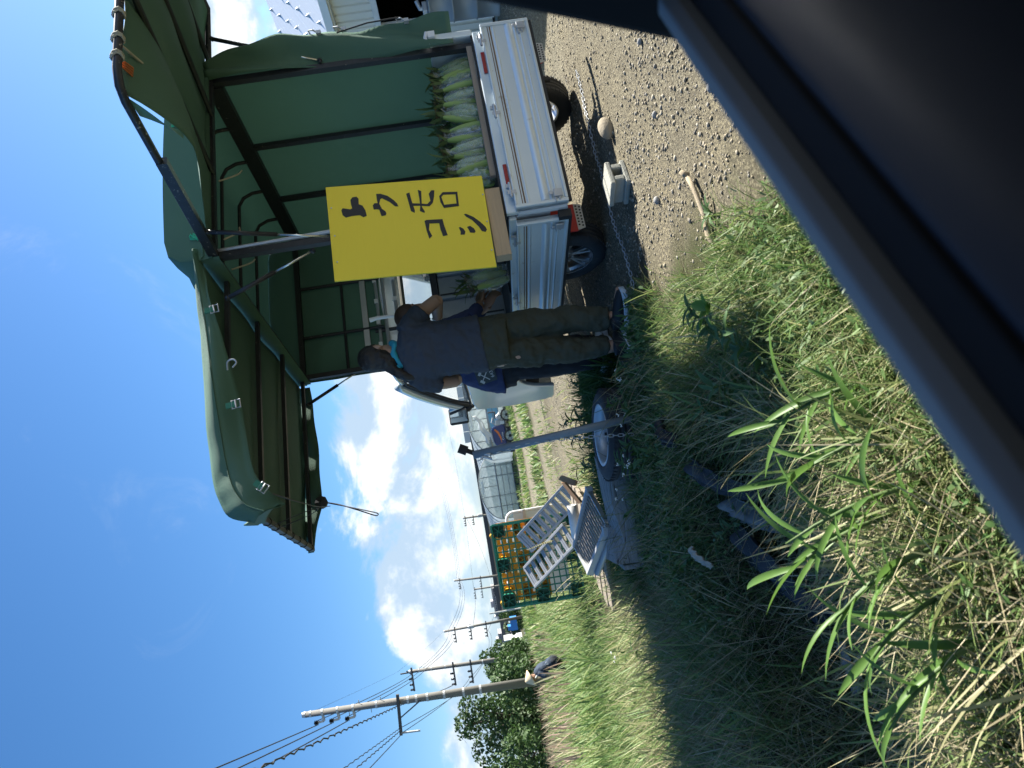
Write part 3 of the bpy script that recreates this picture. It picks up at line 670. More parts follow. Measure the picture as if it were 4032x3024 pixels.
def roofp(i, j):
    y = -4.3 + 13.6 * j; return (RA0 + (RA1 - RA0) * i, y, RZ0 + (RZ1 - RZ0) * i + .006 * (1 if int(j * 340) % 2 else 0))
MB().grid(roofp, 1, 340).build('roof', m_roofw, sh, thick=.012)
MB().add([(RA1, -4.3, RZ1), (RA1, 9.3, RZ1), (5.2, 9.3, RZ0), (5.2, -4.3, RZ0)], [(0, 1, 2, 3)]).build('roof', m_roofw, sh, thick=.012)
MB().bb((-.20, -4.3, 2.02), (-.155, 9.3, 2.115)).build('gutter', m_roofw, sh)
MB().bb((-.15, -4.2, 2.0), (-.03, 9.2, 2.03)).build('soffit', m_wallw, sh)
sg = MB().add([(0, -.035, 0), (0, .035, 0), (.03, 0, .045), (.05, 0, 0)], [(0, 1, 2), (0, 2, 3), (1, 3, 2), (0, 3, 1)]); g0 = sg.build('snow_guard', m_zinc, sh)
first = True
for r_ in range(7):
    for c in range(12):
        i = .06 + r_ * .145; o = g0 if first else g0.copy()
        if not first: COL.objects.link(o); o.parent = sh
        first = False
        o.location = (RA0 + (RA1 - RA0) * i, 1.2 + c * .42 + (.21 if r_ % 2 else 0), RZ0 + (RZ1 - RZ0) * i + .012); o.rotation_euler = (0, -math.atan2(RZ1 - RZ0, RA1 - RA0), 0)
m_drum = M('grey_steel_drum', (0.20, 0.225, 0.24), 0.45, 0.3, var=0.08, vs=4, bump=.05)
dr = empty('oil_drum', (4.70, 8.88, 0.0), 0, 'grey ribbed steel drum standing before the shed doorway', 'drum')
R_ = .30
MB().lathe([(0, 0), (R_, 0), (R_ + .012, .02), (R_, .04), (R_, .27), (R_ + .016, .285), (R_, .30), (R_, .55), (R_ + .016, .565), (R_, .58), (R_, .83), (R_ + .012, .85), (R_ - .01, .86), (R_ - .02, .84), (0, .84)], 40).build('drum_shell', m_drum, dr, smooth=True)
MB().tube([(-.1, .05, .84), (-.1, .05, .95), (-.02, .0, .98)], .03, 8).bb((-.16, .0, .86), (-.04, .1, .92)).build('pump_fitting', m_zinc, dr, bevel=.01)
MB().bb((4.55 - .0, 8.2, -.05), (7.5, 10.5, .012)).build('concrete_apron', m_conc, kind='structure').rotation_euler = (0, 0, 0)

# pale board on a pipe frame behind the pallets
bd = empty('notice_board', (-2.42, 10.7, 0), math.radians(3), 'pale grey board in a white pipe frame, back turned, behind the green pallet', 'board')
MB().bb((-.62, -.012, .12), (.58, .012, .78)).build('panel', m_board, bd)
MB().tube([(.60, 0, -.05)] + [(.60 - .1 * (1 - math.cos(k * PI / 8)), 0, .78 + .1 * math.sin(k * PI / 8)) for k in range(5)] + [(-.5, 0, .88)] + [(-.5 - .1 * math.sin(k * PI / 8), 0, .78 + .1 * math.cos(k * PI / 8)) for k in range(1, 5)] + [(-.60, 0, -.05)], .022, 8).build('pipe_frame', m_white, bd, smooth=True)
MB().bb((.50, -.03, .60), (.62, -.012, .64)).build('clamp', m_zinc, bd); MB().tube([(.46, -.02, .76), (.46, -.02, .1)], .014, 6).build('stiffener', m_gframe, bd)
fr = MB()
for p, q_ in (((-.4, 0, 0), (-.4, 0, .9)), ((.4, 0, 0), (.4, 0, .9)), ((-.4, 0, .9), (.4, 0, .9)), ((-.4, .5, 0), (-.4, .5, .7)), ((-.4, 0, .9), (-.4, .5, .7)), ((.4, 0, .9), (.4, .5, .7))): fr.tube([p, q_], .035, 6)
fo_ = fr.build('pipe_frame', m_white, label='small white pipe frame at the foot of the tallest pole', cat='pipe frame'); fo_.location = (-18.5, 45, .35)
# ------------------------------------------------------------------ pickup (local x = along the tail, y = towards the cab)
tk = empty('pickup_truck', (TX, TY, 0), TYAW, 'silver miniature pickup with tailgate and side gate dropped, selling corn', 'pickup truck')
AZ = Tm((0, 0, 0), (1, 0, 0), (0, 0, 1))               # (a, z) outline, depth towards the viewer
BZ = Tm((0, 0, 0), (0, 1, 0), (0, 0, 1))               # (b, z) outline, depth to the right
def at_(T, loc): t_ = T.copy(); t_[0][3], t_[1][3], t_[2][3] = loc; return t_
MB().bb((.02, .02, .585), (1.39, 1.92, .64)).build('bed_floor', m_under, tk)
MB().bb((.01, -.012, .585), (1.40, .02, .655)).build('rear_sill', m_silver, tk, bevel=.006)
MB().bb((.02, .004, .655), (1.39, .022, .668)).build('rubber_strip', m_black, tk)
MB().bb((-.008, .03, .600), (.02, 1.92, .645)).build('side_sill', m_silver, tk, bevel=.006)
MB().bb((1.39, .03, .600), (1.418, 1.92, .645)).build('side_sill', m_silver, tk, bevel=.006)
for a0, a1 in ((1.045, 1.215), (.175, .345)):
    r = MB().bb((a0, -.022, .603), (a1, -.0125, .626)).build('reflector', m_redlens, tk, bevel=.003)
def gate(w, name):
    """a dropped bed gate hanging from its hinges; local x along its width, z down from the hinge, seen face towards -y"""
    g = empty(name, parent=tk)
    b = MB().bb((0, -.012, -.30), (w, .014, 0)); b.bb((0, -.024, -.305), (.022, .014, .002)); b.bb((w - .022, -.024, -.305), (w, .014, .002)); b.bb((.023, -.024, -.305), (w - .023, -.0125, -.287)); b.bb((.023, -.024, -.013), (w - .023, -.0125, .001))
    b.build('panel', m_silver, g, bevel=.004)
    def ridge(zc, hw, hgt):
        n = 8; return MB().grid(lambda i, j: (.024 + (w - .048) * i, -.0121 - hgt * math.sin(PI * j), zc - hw + 2 * hw * j), 1, n)
    ridge(-.175, .026, .012).build('pressed_rib', m_silver, g, smooth=True); ridge(-.212, .010, .006).build('pressed_rib', m_silver, g, smooth=True); ridge(-.243, .008, .006).build('pressed_rib', m_silver, g, smooth=True)
    MB().bb((.024, -.0145, -.062), (w - .024, -.0122, -.054)).build('rusty_seam', m_rust, g); MB().bb((.024, -.0145, -.046), (w - .024, -.0122, -.041)).build('rusty_seam', m_rust, g)
    ridge(-.0775, .009, .005).build('pressed_rib', m_silver, g, smooth=True)
    MB().bb((0.01, -.01, -.325), (w - .01, .012, -.306)).build('rubber_edge', m_black, g)
    for u in (.09, .5, .91):
        h = MB().tube([(w * u - .05, -.02, .012), (w * u + .05, -.02, .012)], .009, 8); h.bb((w * u - .03, -.026, -.02), (w * u - .005, -.0245, .03)); h.bb((w * u + .02, -.018, 0), (w * u + .045, -.004, .035)); h.build('hinge', m_zinc, g, bevel=.002)
    for u in (.03, w - .085):
        l = MB().bb((u, -.036, -.275), (u + .05, -.0245, -.225)); l.tube([(u + .025, -.04, -.21), (u + .025, -.03, -.21)], .014, 8); l.bb((u - .02, -.03, -.262), (u - .001, .0, -.25)); l.bb((u - .03, -.03, -.238), (u - .001, -.005, -.228)); l.build('latch', m_zinc, g, bevel=.003)
    return g
g1 = gate(1.40, 'tailgate'); g1.location = (.01, -.035, .600); g1['label'] = 'scratched silver tailgate with rust spots, hanging open'
g2 = gate(1.86, 'side_gate'); g2.rotation_euler = (0, 0, -PI / 2); g2.location = (-.022, 1.90, .605)
MB().bb((-.05, .01, .285), (-.0, .045, .36)).build('rubber_stop', m_black, g2).matrix_parent_inverse = g2.matrix_basis.inverted()
g3 = MB().bb((1.405, .03, .65), (1.435, 1.9, .94)).bb((1.39, .0, .655), (1.44, .028, .94)).build('side_gate', m_silver, tk, bevel=.008)
MB().tube([(1.36, .01, .93), (1.41, .0, .955), (1.45, -.01, .94)], .014, 8).bb((1.40, -.02, .89), (1.45, -.002, .935)).build('latch', m_white, g3)
cpst = MB().bb((.005, .025, .40), (.06, .09, .60)); cpst.tube([(.02, .0, .30), (.03, .02, .59)], .026, 12); cpst.tube([(.03, -.02, .50), (.03, .03, .50)], .016, 8); cpst.build('corner_bracket', m_zinc, tk, bevel=.004)
MB().bb((.12, .1, .40), (.22, 3.0, .52)).bb((1.19, .1, .40), (1.29, 3.0, .52)).bb((.1, .12, .42), (1.3, .2, .56)).bb((.1, 1.0, .44), (1.3, 1.08, .57)).bb((.4, 1.2, .30), (1.0, 1.8, .5)).bb((.16, .04, .33), (1.28, .085, .43)).build('chassis', m_under, tk)
MB().tube([(.1, .66, .27), (1.31, .66, .27)], .045, 10).ico((.7, .66, .27), .12).tube([(.1, 2.45, .27), (1.31, 2.45, .27)], .035, 10).build('axle', m_under, tk, smooth=True)
MB().lathe([(.18, -.07), (.262, -.07), (.27, 0), (.262, .07), (.18, .07)], 24, Tm((.95, .38, .36), (1, 0, 0), (0, 1, 0)), closed=True).build('spare_tyre', m_tyre, tk)
MB().tube([(.45, .05, .33), (.45, .9, .36)], .025, 8).tube([(1.0, .07, .33), (1.0, .07, .22)], .012, 6).build('exhaust_pipe', m_under, tk)
def wheel(name='wheel'):
    w = empty(name); X_ = Tm((0, 0, 0), (0, 1, 0), (0, 0, 1))            # local z of the lathe -> +x (inwards for left wheels)
    t_ = MB(); t_.lathe([(.178, -.070), (.215, -.078), (.250, -.074), (.266, -.058), (.270, -.036), (.2655, -.034), (.2655, -.026), (.270, -.024), (.270, -.005), (.2655, -.004), (.2655, .004), (.270, .005), (.270, .024), (.2655, .026), (.2655, .034), (.270, .036), (.266, .058), (.250, .074), (.215, .078), (.178, .07)], 56, X_, closed=True)
    t_.build('tyre', m_tyre, w, smooth=True)
    tr_ = MB()
    for k in range(44):
        a_ = 2 * PI * k / 44
        for s_ in (-1, 1): tr_.box(((s_ * .047), .268 * math.cos(a_ + s_ * .04), .268 * math.sin(a_ + s_ * .04)), (.022, .02, .008), Matrix.Rotation(a_ + PI / 2 + s_ * .04, 3, 'X'))
    tr_.build('tread_blocks', m_tyre, w, kind='stuff')
    r = MB(); r.lathe([(.176, -.066), (.184, -.070), (.190, -.064), (.180, -.05), (.165, -.03), (.165, .06), (.178, .06), (.178, -.05)], 48, X_, closed=True)
    for k in range(6):
        a_ = 2 * PI * k / 6
        for da in (-.16, .16):
            p0 = Vector((-.030, .045 * math.cos(a_), .045 * math.sin(a_))); p1 = Vector((-.052, .172 * math.cos(a_ + da), .172 * math.sin(a_ + da)))
            r.beam(p0, p1, .017, .022, (1, 0, 0))
        r.tube([(-.034, .052 * math.cos(a_ + .5), .052 * math.sin(a_ + .5)), (-.047, .052 * math.cos(a_ + .5), .052 * math.sin(a_ + .5))], .009, 6)
    r.lathe([(0, -.028), (.030, -.032), (.036, -.046), (.062, -.036), (.07, -.01), (0, -.01)], 24, X_)
    r.build('rim', m_alloy, w, bevel=.002)
    MB().lathe([(0, .0), (.135, .0), (.135, .012), (0, .012)], 28, X_).build('brake_drum', m_under, w)
    return w
w0 = wheel(); w0.parent = tk; w0.location = (.105, .66, .27)
for (x, y, r_) in ((1.305, .66, PI), (.115, 2.45, 0), (1.295, 2.45, PI)): dup(w0, tk, (x, y, .27), (rnd.uniform(0, 2), 0, r_))
m_perf = M('perforated_plate', (0.42, 0.42, 0.40), 0.5, 0.5, var=.15, vs=8); m_hole = M('hole_dark', (.012, .012, .014), .9)
for i_, (a0, a1) in enumerate(((.02, .215), (1.36, 1.545))):
    fl = MB().prism([(a0, .22), (a0 + .012, .192), (a1 - .012, .192), (a1, .22), (a1 - .01, .40), (a1 - .12, .47), (a0, .47)], at_(AZ, (0, .30, 0)), .008).build('mudflap', m_red, tk)
    pl = MB().prism([(a0 + .002, .215), (a0 + .014, .168), (a1 - .014, .168), (a1 - .002, .215)], at_(AZ, (0, .2915, 0)), .004).build('perforated_plate', m_perf, fl)
    hb = MB()
    for rr in range(2):
        for k in range(7): hb.lathe([(0, 0), (.0062, 0), (.0062, .0012), (0, .0012)], 10, Tm((a0 + .03 + k * (a1 - a0 - .06) / 6 + (.008 if rr else 0), .2872, .181 + .021 * rr), (1, 0, 0), (0, 0, 1)))
    hb.build('perforation', m_hole, fl)
# ---- cab
cab = empty('cab', parent=tk)
sidep = [(2.03, .34), (2.10, .33)] + [(2.45 - .325 * math.cos(k * PI / 12), .30 + .325 * math.sin(k * PI / 12)) for k in range(1, 12)] + [(2.80, .28), (3.05, .27), (3.12, .34), (3.155, .60), (3.155, .84), (3.12, 1.02), (2.96, 1.05), (2.03, 1.09)]
for a0 in (-.005, 1.375):
    MB().prism(sidep, at_(BZ, (a0, 0, 0)), .04).build('side_panel', m_silver_clean, cab, bevel=.012)
    s_ = 1 if a0 < .5 else -1; ai = a0 + (.0 if s_ > 0 else .04); at2 = ai + s_ * .085
    MB().loft([[(ai + s_ * .0, 2.03 + d, 1.085) for d in (0, .09)] + [(ai + s_ * .04, 2.12, 1.085), (ai + s_ * .04, 2.03, 1.085)], [(at2, 2.05, 1.64), (at2, 2.15, 1.64), (at2 + s_ * .04, 2.15, 1.64), (at2 + s_ * .04, 2.05, 1.64)]]).build('pillar', m_silver_clean, cab, bevel=.006)
    ap = [(ai + s_ * .01, 3.02, 1.05), (ai + s_ * .03, 2.84, 1.26), (ai + s_ * .06, 2.60, 1.475), (at2, 2.40, 1.61)]
    MB().tube(ap, [.02, .02, .02, .02], 8).build('pillar_rubber', m_black, cab, smooth=True); MB().tube(catmull([(x_ + s_ * .015, y_ + .045, z_ + .058) for x_, y_, z_ in ap], 4), .048, 10).build('pillar', m_silver_clean, cab, smooth=True)
    MB().tube([(ai + s_ * .012, 2.12, 1.10), (ai + s_ * .012, 2.93, 1.07), (ai + s_ * .03, 2.80, 1.25), (ai + s_ * .062, 2.56, 1.47), (at2 - s_ * .01, 2.40, 1.585), (at2 - s_ * .01, 2.16, 1.60)], .013, 6, closed=True).build('window_rubber', m_black, cab)
    MB().add([(ai + s_ * .02, 2.12, 1.09), (ai + s_ * .02, 2.95, 1.06), (ai + s_ * .045, 2.80, 1.25), (ai + s_ * .07, 2.56, 1.46), (at2, 2.40, 1.58), (at2, 2.14, 1.60)], [tuple(range(6))]).build('side_window', m_glass, cab)
MB().bb((.035, 3.11, .30), (1.375, 3.165, 1.0)).build('front_panel', m_silver_clean, cab, bevel=.02)
MB().bb((.02, 3.06, .27), (1.39, 3.18, .42)).build('front_bumper', m_silver_clean, cab, bevel=.02)
MB().bb((.04, 2.75, .98), (1.37, 3.10, 1.04)).build('dashboard', m_black, cab, bevel=.02)
def cabroof(i, j):
    u = 2 * i - 1; a = .705 + .63 * u; e_ = abs(u) ** 4
    b_ = 2.03 + .42 * j; return (a, b_ - .03 * e_ * j, 1.735 - .09 * e_ - .06 * abs(2 * j - .8) ** 3 * .5)
MB().grid(cabroof, 20, 8).build('cab_roof', m_silver_clean, cab, smooth=True, thick=.03)
MB().add([(.05, 3.09, 1.04), (1.36, 3.09, 1.04), (1.29, 2.44, 1.62), (.12, 2.44, 1.62)], [(0, 1, 2, 3)]).build('windscreen', m_glass, cab)
bw = [((.02, 2.0, .50), (1.39, 2.03, 1.185)), ((.02, 2.0, 1.505), (1.39, 2.03, 1.66)), ((.02, 2.0, 1.186), (.24, 2.03, 1.504)), ((1.17, 2.0, 1.186), (1.39, 2.03, 1.504))]
o = MB()
for p, q_ in bw: o.bb(p, q_)
o.build('back_wall', m_silver, cab)
m_olive = M('dull_window_frame', (.10, .10, .075), .7, var=.2)
MB().tube([(.27, 1.985, 1.21), (.25, 1.985, 1.24), (.25, 1.985, 1.46), (.28, 1.985, 1.49), (1.13, 1.985, 1.49), (1.16, 1.985, 1.46), (1.16, 1.985, 1.22), (1.13, 1.985, 1.20)], .022, 8, closed=True).build('rear_window_rubber', m_olive, cab)
MB().bb((.25, 2.006, 1.20), (1.16, 2.010, 1.49)).build('rear_window', m_glass, cab)
MB().bb((.50, 1.998, 1.455), (.535, 2.0045, 1.480)).build('sticker', M('sticker', (.55, .50, .25), .6, var=.4, vs=40), cab)
for a0 in (.16, .80): MB().bb((a0, 2.12, .6), (a0 + .46, 2.24, 1.16)).bb((a0 + .12, 2.13, 1.17), (a0 + .34, 2.20, 1.30)).build('seat', m_black, cab, bevel=.03)
MB().lathe([(.16, 0), (.175, .015), (.16, .03), (.15, .015)], 20, Matrix.Translation((1.0, 2.72, 1.0)) @ Matrix.Rotation(-.6, 4, 'X'), closed=True).build('steering_wheel', m_black, cab)
mi = MB().loft([[(-.155 + .17 * u, 2.99 + .05 * (k > 3), z) for (u, z) in ((0, 1.11), (1, 1.11), (1, 1.29), (0, 1.29))] for k in (0, 4)]).build('wing_mirror', m_black, cab, bevel=.02)
MB().bb((-.143, 2.984, 1.122), (.003, 2.989, 1.278)).build('mirror_glass', M('mirror', (.8, .82, .82), .03, 1.0, var=.01), mi)
MB().tube([(-.02, 3.02, 1.12), (.02, 3.0, 1.07)], .035, 8).build('mirror_arm', m_black, mi)
MB().bb((.6, 3.17, .44), (.82, 3.185, .56)).build('number_plate', m_white, cab)
for a0 in (.12, 1.12): MB().bb((a0, 3.16, .68), (a0 + .17, 3.18, .84)).build('headlight', m_glass, cab, bevel=.02)
# ---- bed front: ribbed guard panel and headboard frame
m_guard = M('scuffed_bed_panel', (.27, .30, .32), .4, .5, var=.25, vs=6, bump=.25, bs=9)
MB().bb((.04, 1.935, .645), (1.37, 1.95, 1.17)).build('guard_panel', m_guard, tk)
for k in range(6):
    a_ = .12 + k * .225
    MB().bb((a_, 1.892, .66), (a_ + .034, 1.9345, 1.17)).build('guard_rib', m_guard, tk, bevel=.008)
    MB().bb((a_ + .034, 1.915, .66), (a_ + .060, 1.9345, 1.165)).build('guard_rib_shade', m_steel_dark, tk, bevel=.004)  # dark strip along each rib, its shadow put in as colour
MB().bb((.05, 1.0, .6405), (1.36, 1.89, .652)).build('floor_mat', m_black, tk)
MB().bb((.03, 1.90, 1.175), (1.38, 1.96, 1.235)).build('guard_rail', m_steel_dark, tk, bevel=.006)
for z_, r_ in ((1.545, .016), (1.64, .016), (1.70, .014)): MB().tube([(.05, 1.945, z_), (1.36, 1.945, z_)], r_, 8).build('headboard_bar', m_zinc, tk)
for a_ in (.06, .40, 1.0, 1.35): MB().tube([(a_, 1.955, 1.2), (a_, 1.955, 1.74)], .016, 8).build('headboard_post', m_steel_dark, tk)
o = MB()
for k in range(5): o.bb((.25 + k * .2, 1.925, 1.53), (.285 + k * .2, 1.944, 1.57)); o.bb((.25 + k * .2, 1.925, 1.69), (.285 + k * .2, 1.944, 1.72))
o.build('headboard_clip', m_white, tk)

# ------------------------------------------------------------------ canopy standing on the bed
cn = empty('canopy', (TX, TY, 0), TYAW, 'green canvas canopy on a black pipe frame with rear and left flaps propped up', 'canopy')
ZT = 2.346
for a_, b_ in ((.06, .06), (1.35, .06), (.06, 1.915), (1.35, 1.915)): MB().bb((a_ - .02, b_ - .02, .648), (a_ + .02, b_ + .02, ZT - .022)).build('post', m_steel_dark, cn)
MB().tube([(.115, .05, 1.55), (.10, .06, 2.33)], .012, 6).build('thin_stay', m_zinc, cn)
MB().bb((.04, .035, ZT - .02), (1.37, .075, ZT + .02)).build('rear_beam', m_steel_worn, cn)
MB().bb((.04, 1.9, ZT - .02), (1.37, 1.94, ZT + .02)).build('front_beam', m_steel_dark, cn)
MB().bb((.04, .08, ZT - .022), (.08, 1.895, ZT + .022)).build('side_beam', m_steel_worn, cn)
MB().bb((1.32, .08, ZT - .07), (1.37, 1.895, ZT + .03)).build('side_beam', m_steel_dark, cn)
for b_ in (.70, 1.32):
    MB().bb((1.345, b_ - .02, .9), (1.375, b_ + .02, ZT - .07)).build('side_strut', m_steel_dark, cn)
for b_ in (.12, .45, .80, 1.15, 1.52):
    MB().tube([(1.33, b_, 2.36), (1.325, b_, 2.45), (1.29, b_, 2.52), (1.22, b_, 2.555), (.20, b_, 2.565), (.12, b_, 2.53), (.08, b_, 2.46), (.07, b_, 2.37)], .013, 8).build('roof_bow', m_steel_dark, cn, smooth=True)
for z_ in (1.985, ): MB().tube([(.06, 1.925, z_), (1.35, 1.925, z_)], .012, 8).build('front_rail', m_steel_dark, cn)
for a_ in (.42, .88): MB().tube([(a_, 1.925, 1.66), (a_, 1.925, ZT)], .014, 8).build('front_strut', m_steel_dark, cn)
MB().bb((.09, 1.915, 1.785), (1.33, 1.935, 1.83)).build('light_strip', m_zinc, cn)
MB().tube([(.085, 1.15, 1.66), (.09, 1.145, 1.61), (.085, 1.14, 1.40)], [.017, .014, .011], 8).build('hanging_rod', m_white, cn)
def wob(x, y, s=0): return (float(vnoise(np.array([x]), np.array([y]), 31 + s)[0]) - .5)
# hat-shaped roof cover
prof = [(.025, 2.30), (.02, 2.42), (.035, 2.52), (.085, 2.585), (.17, 2.605)] + [(.17 + k * .107, 2.605 + .012 * math.sin(k * PI / 10)) for k in range(1, 10)] + [(1.24, 2.605), (1.325, 2.585), (1.375, 2.52), (1.39, 2.42), (1.385, 2.30)]
bs_ = [.015, .03] + [.03 + k * .12 for k in range(1, 16)] + [1.965]
hat = MB(); rings = []
for i, b_ in enumerate(bs_):
    k_ = .985 if i == 0 else 1
    rings.append([(.705 + (a - .705) * k_, b_, z + .012 * math.sin(b_ * 18) * (z > 2.55)) for a, z in prof])
hat.loft(rings, cap=False, closed=False)
n_ = len(prof)
def hface(b_):
    top_ = prof
    return MB().grid(lambda i, j: (lambda t_: (top_[int(round(t_ * (n_ - 1)))][0], b_ - .004 * math.sin(j * PI) + .01 * wob(t_ * 14, j * 3), (2.335 + (top_[int(round(t_ * (n_ - 1)))][1] - 2.335) * j) if top_[int(round(t_ * (n_ - 1)))][1] > 2.335 else 2.335))(i), n_ - 1, 5)
hat.build('roof_cover', m_tarp, cn, smooth=True)
hface(.012).build('roof_end', m_tarp, cn, smooth=True); hface(1.97).build('roof_end', m_tarp, cn, smooth=True)
MB().tube([(.03, .008, 2.40), (.05, .008, 2.385), (.10, .006, 2.39), (.17, .006, 2.345)], .006, 6).build('hem', m_tarp, cn)
MB().grid(lambda i, j: (1.395 + .012 * wob(i * 9, j * 5) + .010 * math.sin(i * 16), .05 + 1.9 * i, .93 + 1.45 * j), 44, 14).build('right_side_cover', m_tarp, cn, smooth=True)
MB().grid(lambda i, j: (.03 + 1.36 * i, 1.955 + .015 * wob(i * 7, j * 5, 2), 1.655 + .72 * j - .02 * math.sin(i * 9) * (1 - j)), 26, 12).build('front_cover', m_tarp, cn, smooth=True)
# rolled side curtain bunched outside the right rear post
def curtain(i, j):
    z = 2.36 - 1.58 * i; w = .10 + .10 * min(1, i * 3.2); a = 1.345 + w * j + .012 * math.sin(i * 30 + j * 5) * j; return (a, .03 - .07 * j - .03 * math.sin(j * 6 + i * 8), z)
sc_ = MB().grid(curtain, 46, 9).build('side_curtain', m_tarp, cn, smooth=True, thick=.004)
for z_ in (1.06, 1.46, 1.62):
    MB().tube([(1.535, -.045, z_), (1.55, -.06, z_ + .03), (1.56, -.05, z_ + .06), (1.54, -.04, z_ + .05)], .006, 6).bb((1.52, -.06, z_ - .02), (1.545, -.035, z_ + .01)).build('clasp', m_zinc, sc_)
MB().tube([(1.50, -.06, 1.50), (1.53, -.075, 1.30), (1.545, -.07, 1.10)], .005, 5).build('cord', m_black, sc_)
m_rope = M('pale_rope', (.34, .33, .26), .9, var=.25, vs=60); m_cordo = M('orange_twine', (.45, .14, .04), .9)
# propped rear flap
rf = empty('rear_flap', parent=cn)
def rz(b_): return 2.352 - .0906 * (.06 - b_)
ez = [(.056, 2.337), (-.234, 2.266), (-.486, 2.189), (-.657, 2.136), (-.807, 2.103), (-.913, 2.108), (-.968, 2.125), (-1.04, 2.152), (-1.10, 2.178), (-1.144, 2.205), (-1.194, 2.237)]
lb = [p[0] for p in ez][::-1]; lz = [p[1] for p in ez][::-1]
def rflap(i, j):
    b_ = .06 - 1.255 * i; a = .09 + (2.02 - .45 * i - .09) * j
    drop = (rz(b_) - float(np.interp(b_, lb, lz))) * math.exp(-((a - .09) / .42) ** 1.4)
    sag = .05 * math.sin(PI * i) * (.35 + .65 * abs(math.sin((a - .64) * 6.8))) * (1 - math.exp(-j * 6)) + .03 * wob(i * 3, j * 7, 4)
    return (a, b_, rz(b_) + .012 - sag - drop)
MB().grid(rflap, 30, 60).build('flap_cover', m_tarp, rf, smooth=True, thick=.003)
MB().tube([(.06, .06, 2.352), (.06, -1.16, rz(-1.16)), (.085, -1.225, rz(-1.225)), (.15, -1.255, rz(-1.255)), (1.50, -1.255, rz(-1.255)), (1.57, -1.22, rz(-1.22)), (1.60, -1.16, rz(-1.16)), (2.0, .06, 2.352), (1.36, .06, 2.352)], .019, 10).build('outer_bar', m_steel_worn, rf, smooth=True)
MB().beam((.06, .05, 2.335), (.06, -.78, rz(-.78) - .012), .04, .05).build('side_arm', m_steel_worn, rf)
for a_ in (.64, 1.08, 1.48): MB().tube([(a_, .05, 2.335), (a_, -1.24, rz(-1.24) - .03)], .016, 8).build('flap_rib', m_steel_dark, rf)
for k, a_ in enumerate((.20, .30, .44, .60, .64, .95, 1.2)):
    MB().tube([(a_ + .006 * math.sin(t_ * 2.1) + .002 * t_, -1.255 + .024 * math.cos(t_), rz(-1.255) + .024 * math.sin(t_)) for t_ in [q * .7 for q in range(18)]], .006, 5).build('rope_lashing', m_rope, rf)
MB().tube([(.30, -1.24, rz(-1.24)), (.33, -1.1, rz(-1.1) - .04), (.42, -.98, rz(-.98) - .02), (.31, -1.02, rz(-1) - .03)], .006, 5).build('rope_end', m_rope, rf)
for k in range(4): MB().tube([(.19 + .012 * k, -1.235, rz(-1.23)), (.21 + .015 * k, -1.15, rz(-1.15) - .02), (.23 + .012 * k, -1.10 + .01 * k, rz(-1.1) - .01)], .004, 5).build('orange_tie', m_cordo, rf)
MB().grid(lambda i, j: (.07 + .04 * i * (1 - j), -1.19 + .30 * i, 2.232 - .128 * i ** .8 + (.045 * (1 - j)) * (1 - abs(2 * i - 1)) * 1.6 + .01), 8, 2).build('corner_gusset', m_tarp, rf, smooth=True)
m_twine = M('green_twine', (.05, .42, .25), .8)
for (a_, z_) in ((1.02, 2.53), (.18, 2.42)):
    o = MB()
    for k in range(5): o.tube(catmull([(a_ + rnd.uniform(-.03, .03), .0, z_ + rnd.uniform(-.04, .04)) for _ in range(4)], 3), .003, 4)
    o.build('twine_knot', m_twine, cn)
# propped left flap with its loose skirt
lf = empty('left_flap', parent=cn); m_bar = M('weathered_bar', (.14, .145, .14), .7, .2, var=.3, vs=14)
def lflap(i, j):
    a = -.0 - 1.29 * i; b_ = .03 + 1.92 * j
    return (a, b_, 2.372 + .022 * i + .022 - .13 * max(0, i - .62) / .38 * max(0, 1 - j / .5) - .030 * math.sin(PI * i) * abs(math.sin((b_ - .27) * 5.8)) + .02 * wob(i * 5, j * 6, 7))
MB().grid(lflap, 26, 40).build('flap_cover', m_tarp, lf, smooth=True, thick=.003)
for b_ in (.28, .82, 1.36, 1.90): MB().beam((.04, b_, 2.352), (-1.29, b_, 2.372), .032, .026).build('flap_rib', m_steel_dark, lf)
MB().beam((-1.30, .80, 2.376), (-1.30, 1.955, 2.376), .034, .036).build('outer_bar', m_bar, lf)
for b_ in (.9, 1.06, 1.22, 1.38, 1.54, 1.70, 1.86): MB().tube([(-1.30 + .026 * math.cos(t_), b_ + .004 * t_, 2.376 + .027 * math.sin(t_)) for t_ in [q * .8 for q in range(9)]], .004, 5).build('rope_lashing', m_under, lf)
up_ = [(.03, 2.44), (-.083, 2.436), (-.29, 2.42), (-.58, 2.40), (-.987, 2.382), (-1.25, 2.36), (-1.36, 2.335), (-1.47, 2.28), (-1.525, 2.15)]
lo_ = [(.10, 2.42), (-.06, 2.385), (-.22, 2.354), (-.47, 2.289), (-.835, 2.219), (-1.08, 2.183), (-1.28, 2.136), (-1.40, 2.055), (-1.445, 2.01)]
upc = catmull([(a, z, 0) for a, z in up_], 5); loc_ = catmull([(a, z, 0) for a, z in lo_], 5); ns = len(upc) - 1
def skirt(i, j):
    u = upc[int(round(i * ns))]; l = loc_[int(round(i * ns))]; x = u.x + (l.x - u.x) * j; z = u.y + (l.y - u.y) * j
    return (x, .015 - .06 * math.sin(PI * min(1, j * 1.1)) * (.5 + .5 * i) - .03 * math.sin(i * 15 + j * 3) * j - .05 * max(0, i - .8) * 5 * (1 - j) * .4 + .02 * wob(i * 16, j * 3, 8), z)
sk = MB().grid(skirt, ns, 10).build('skirt', m_tarp, lf, smooth=True, thick=.004)
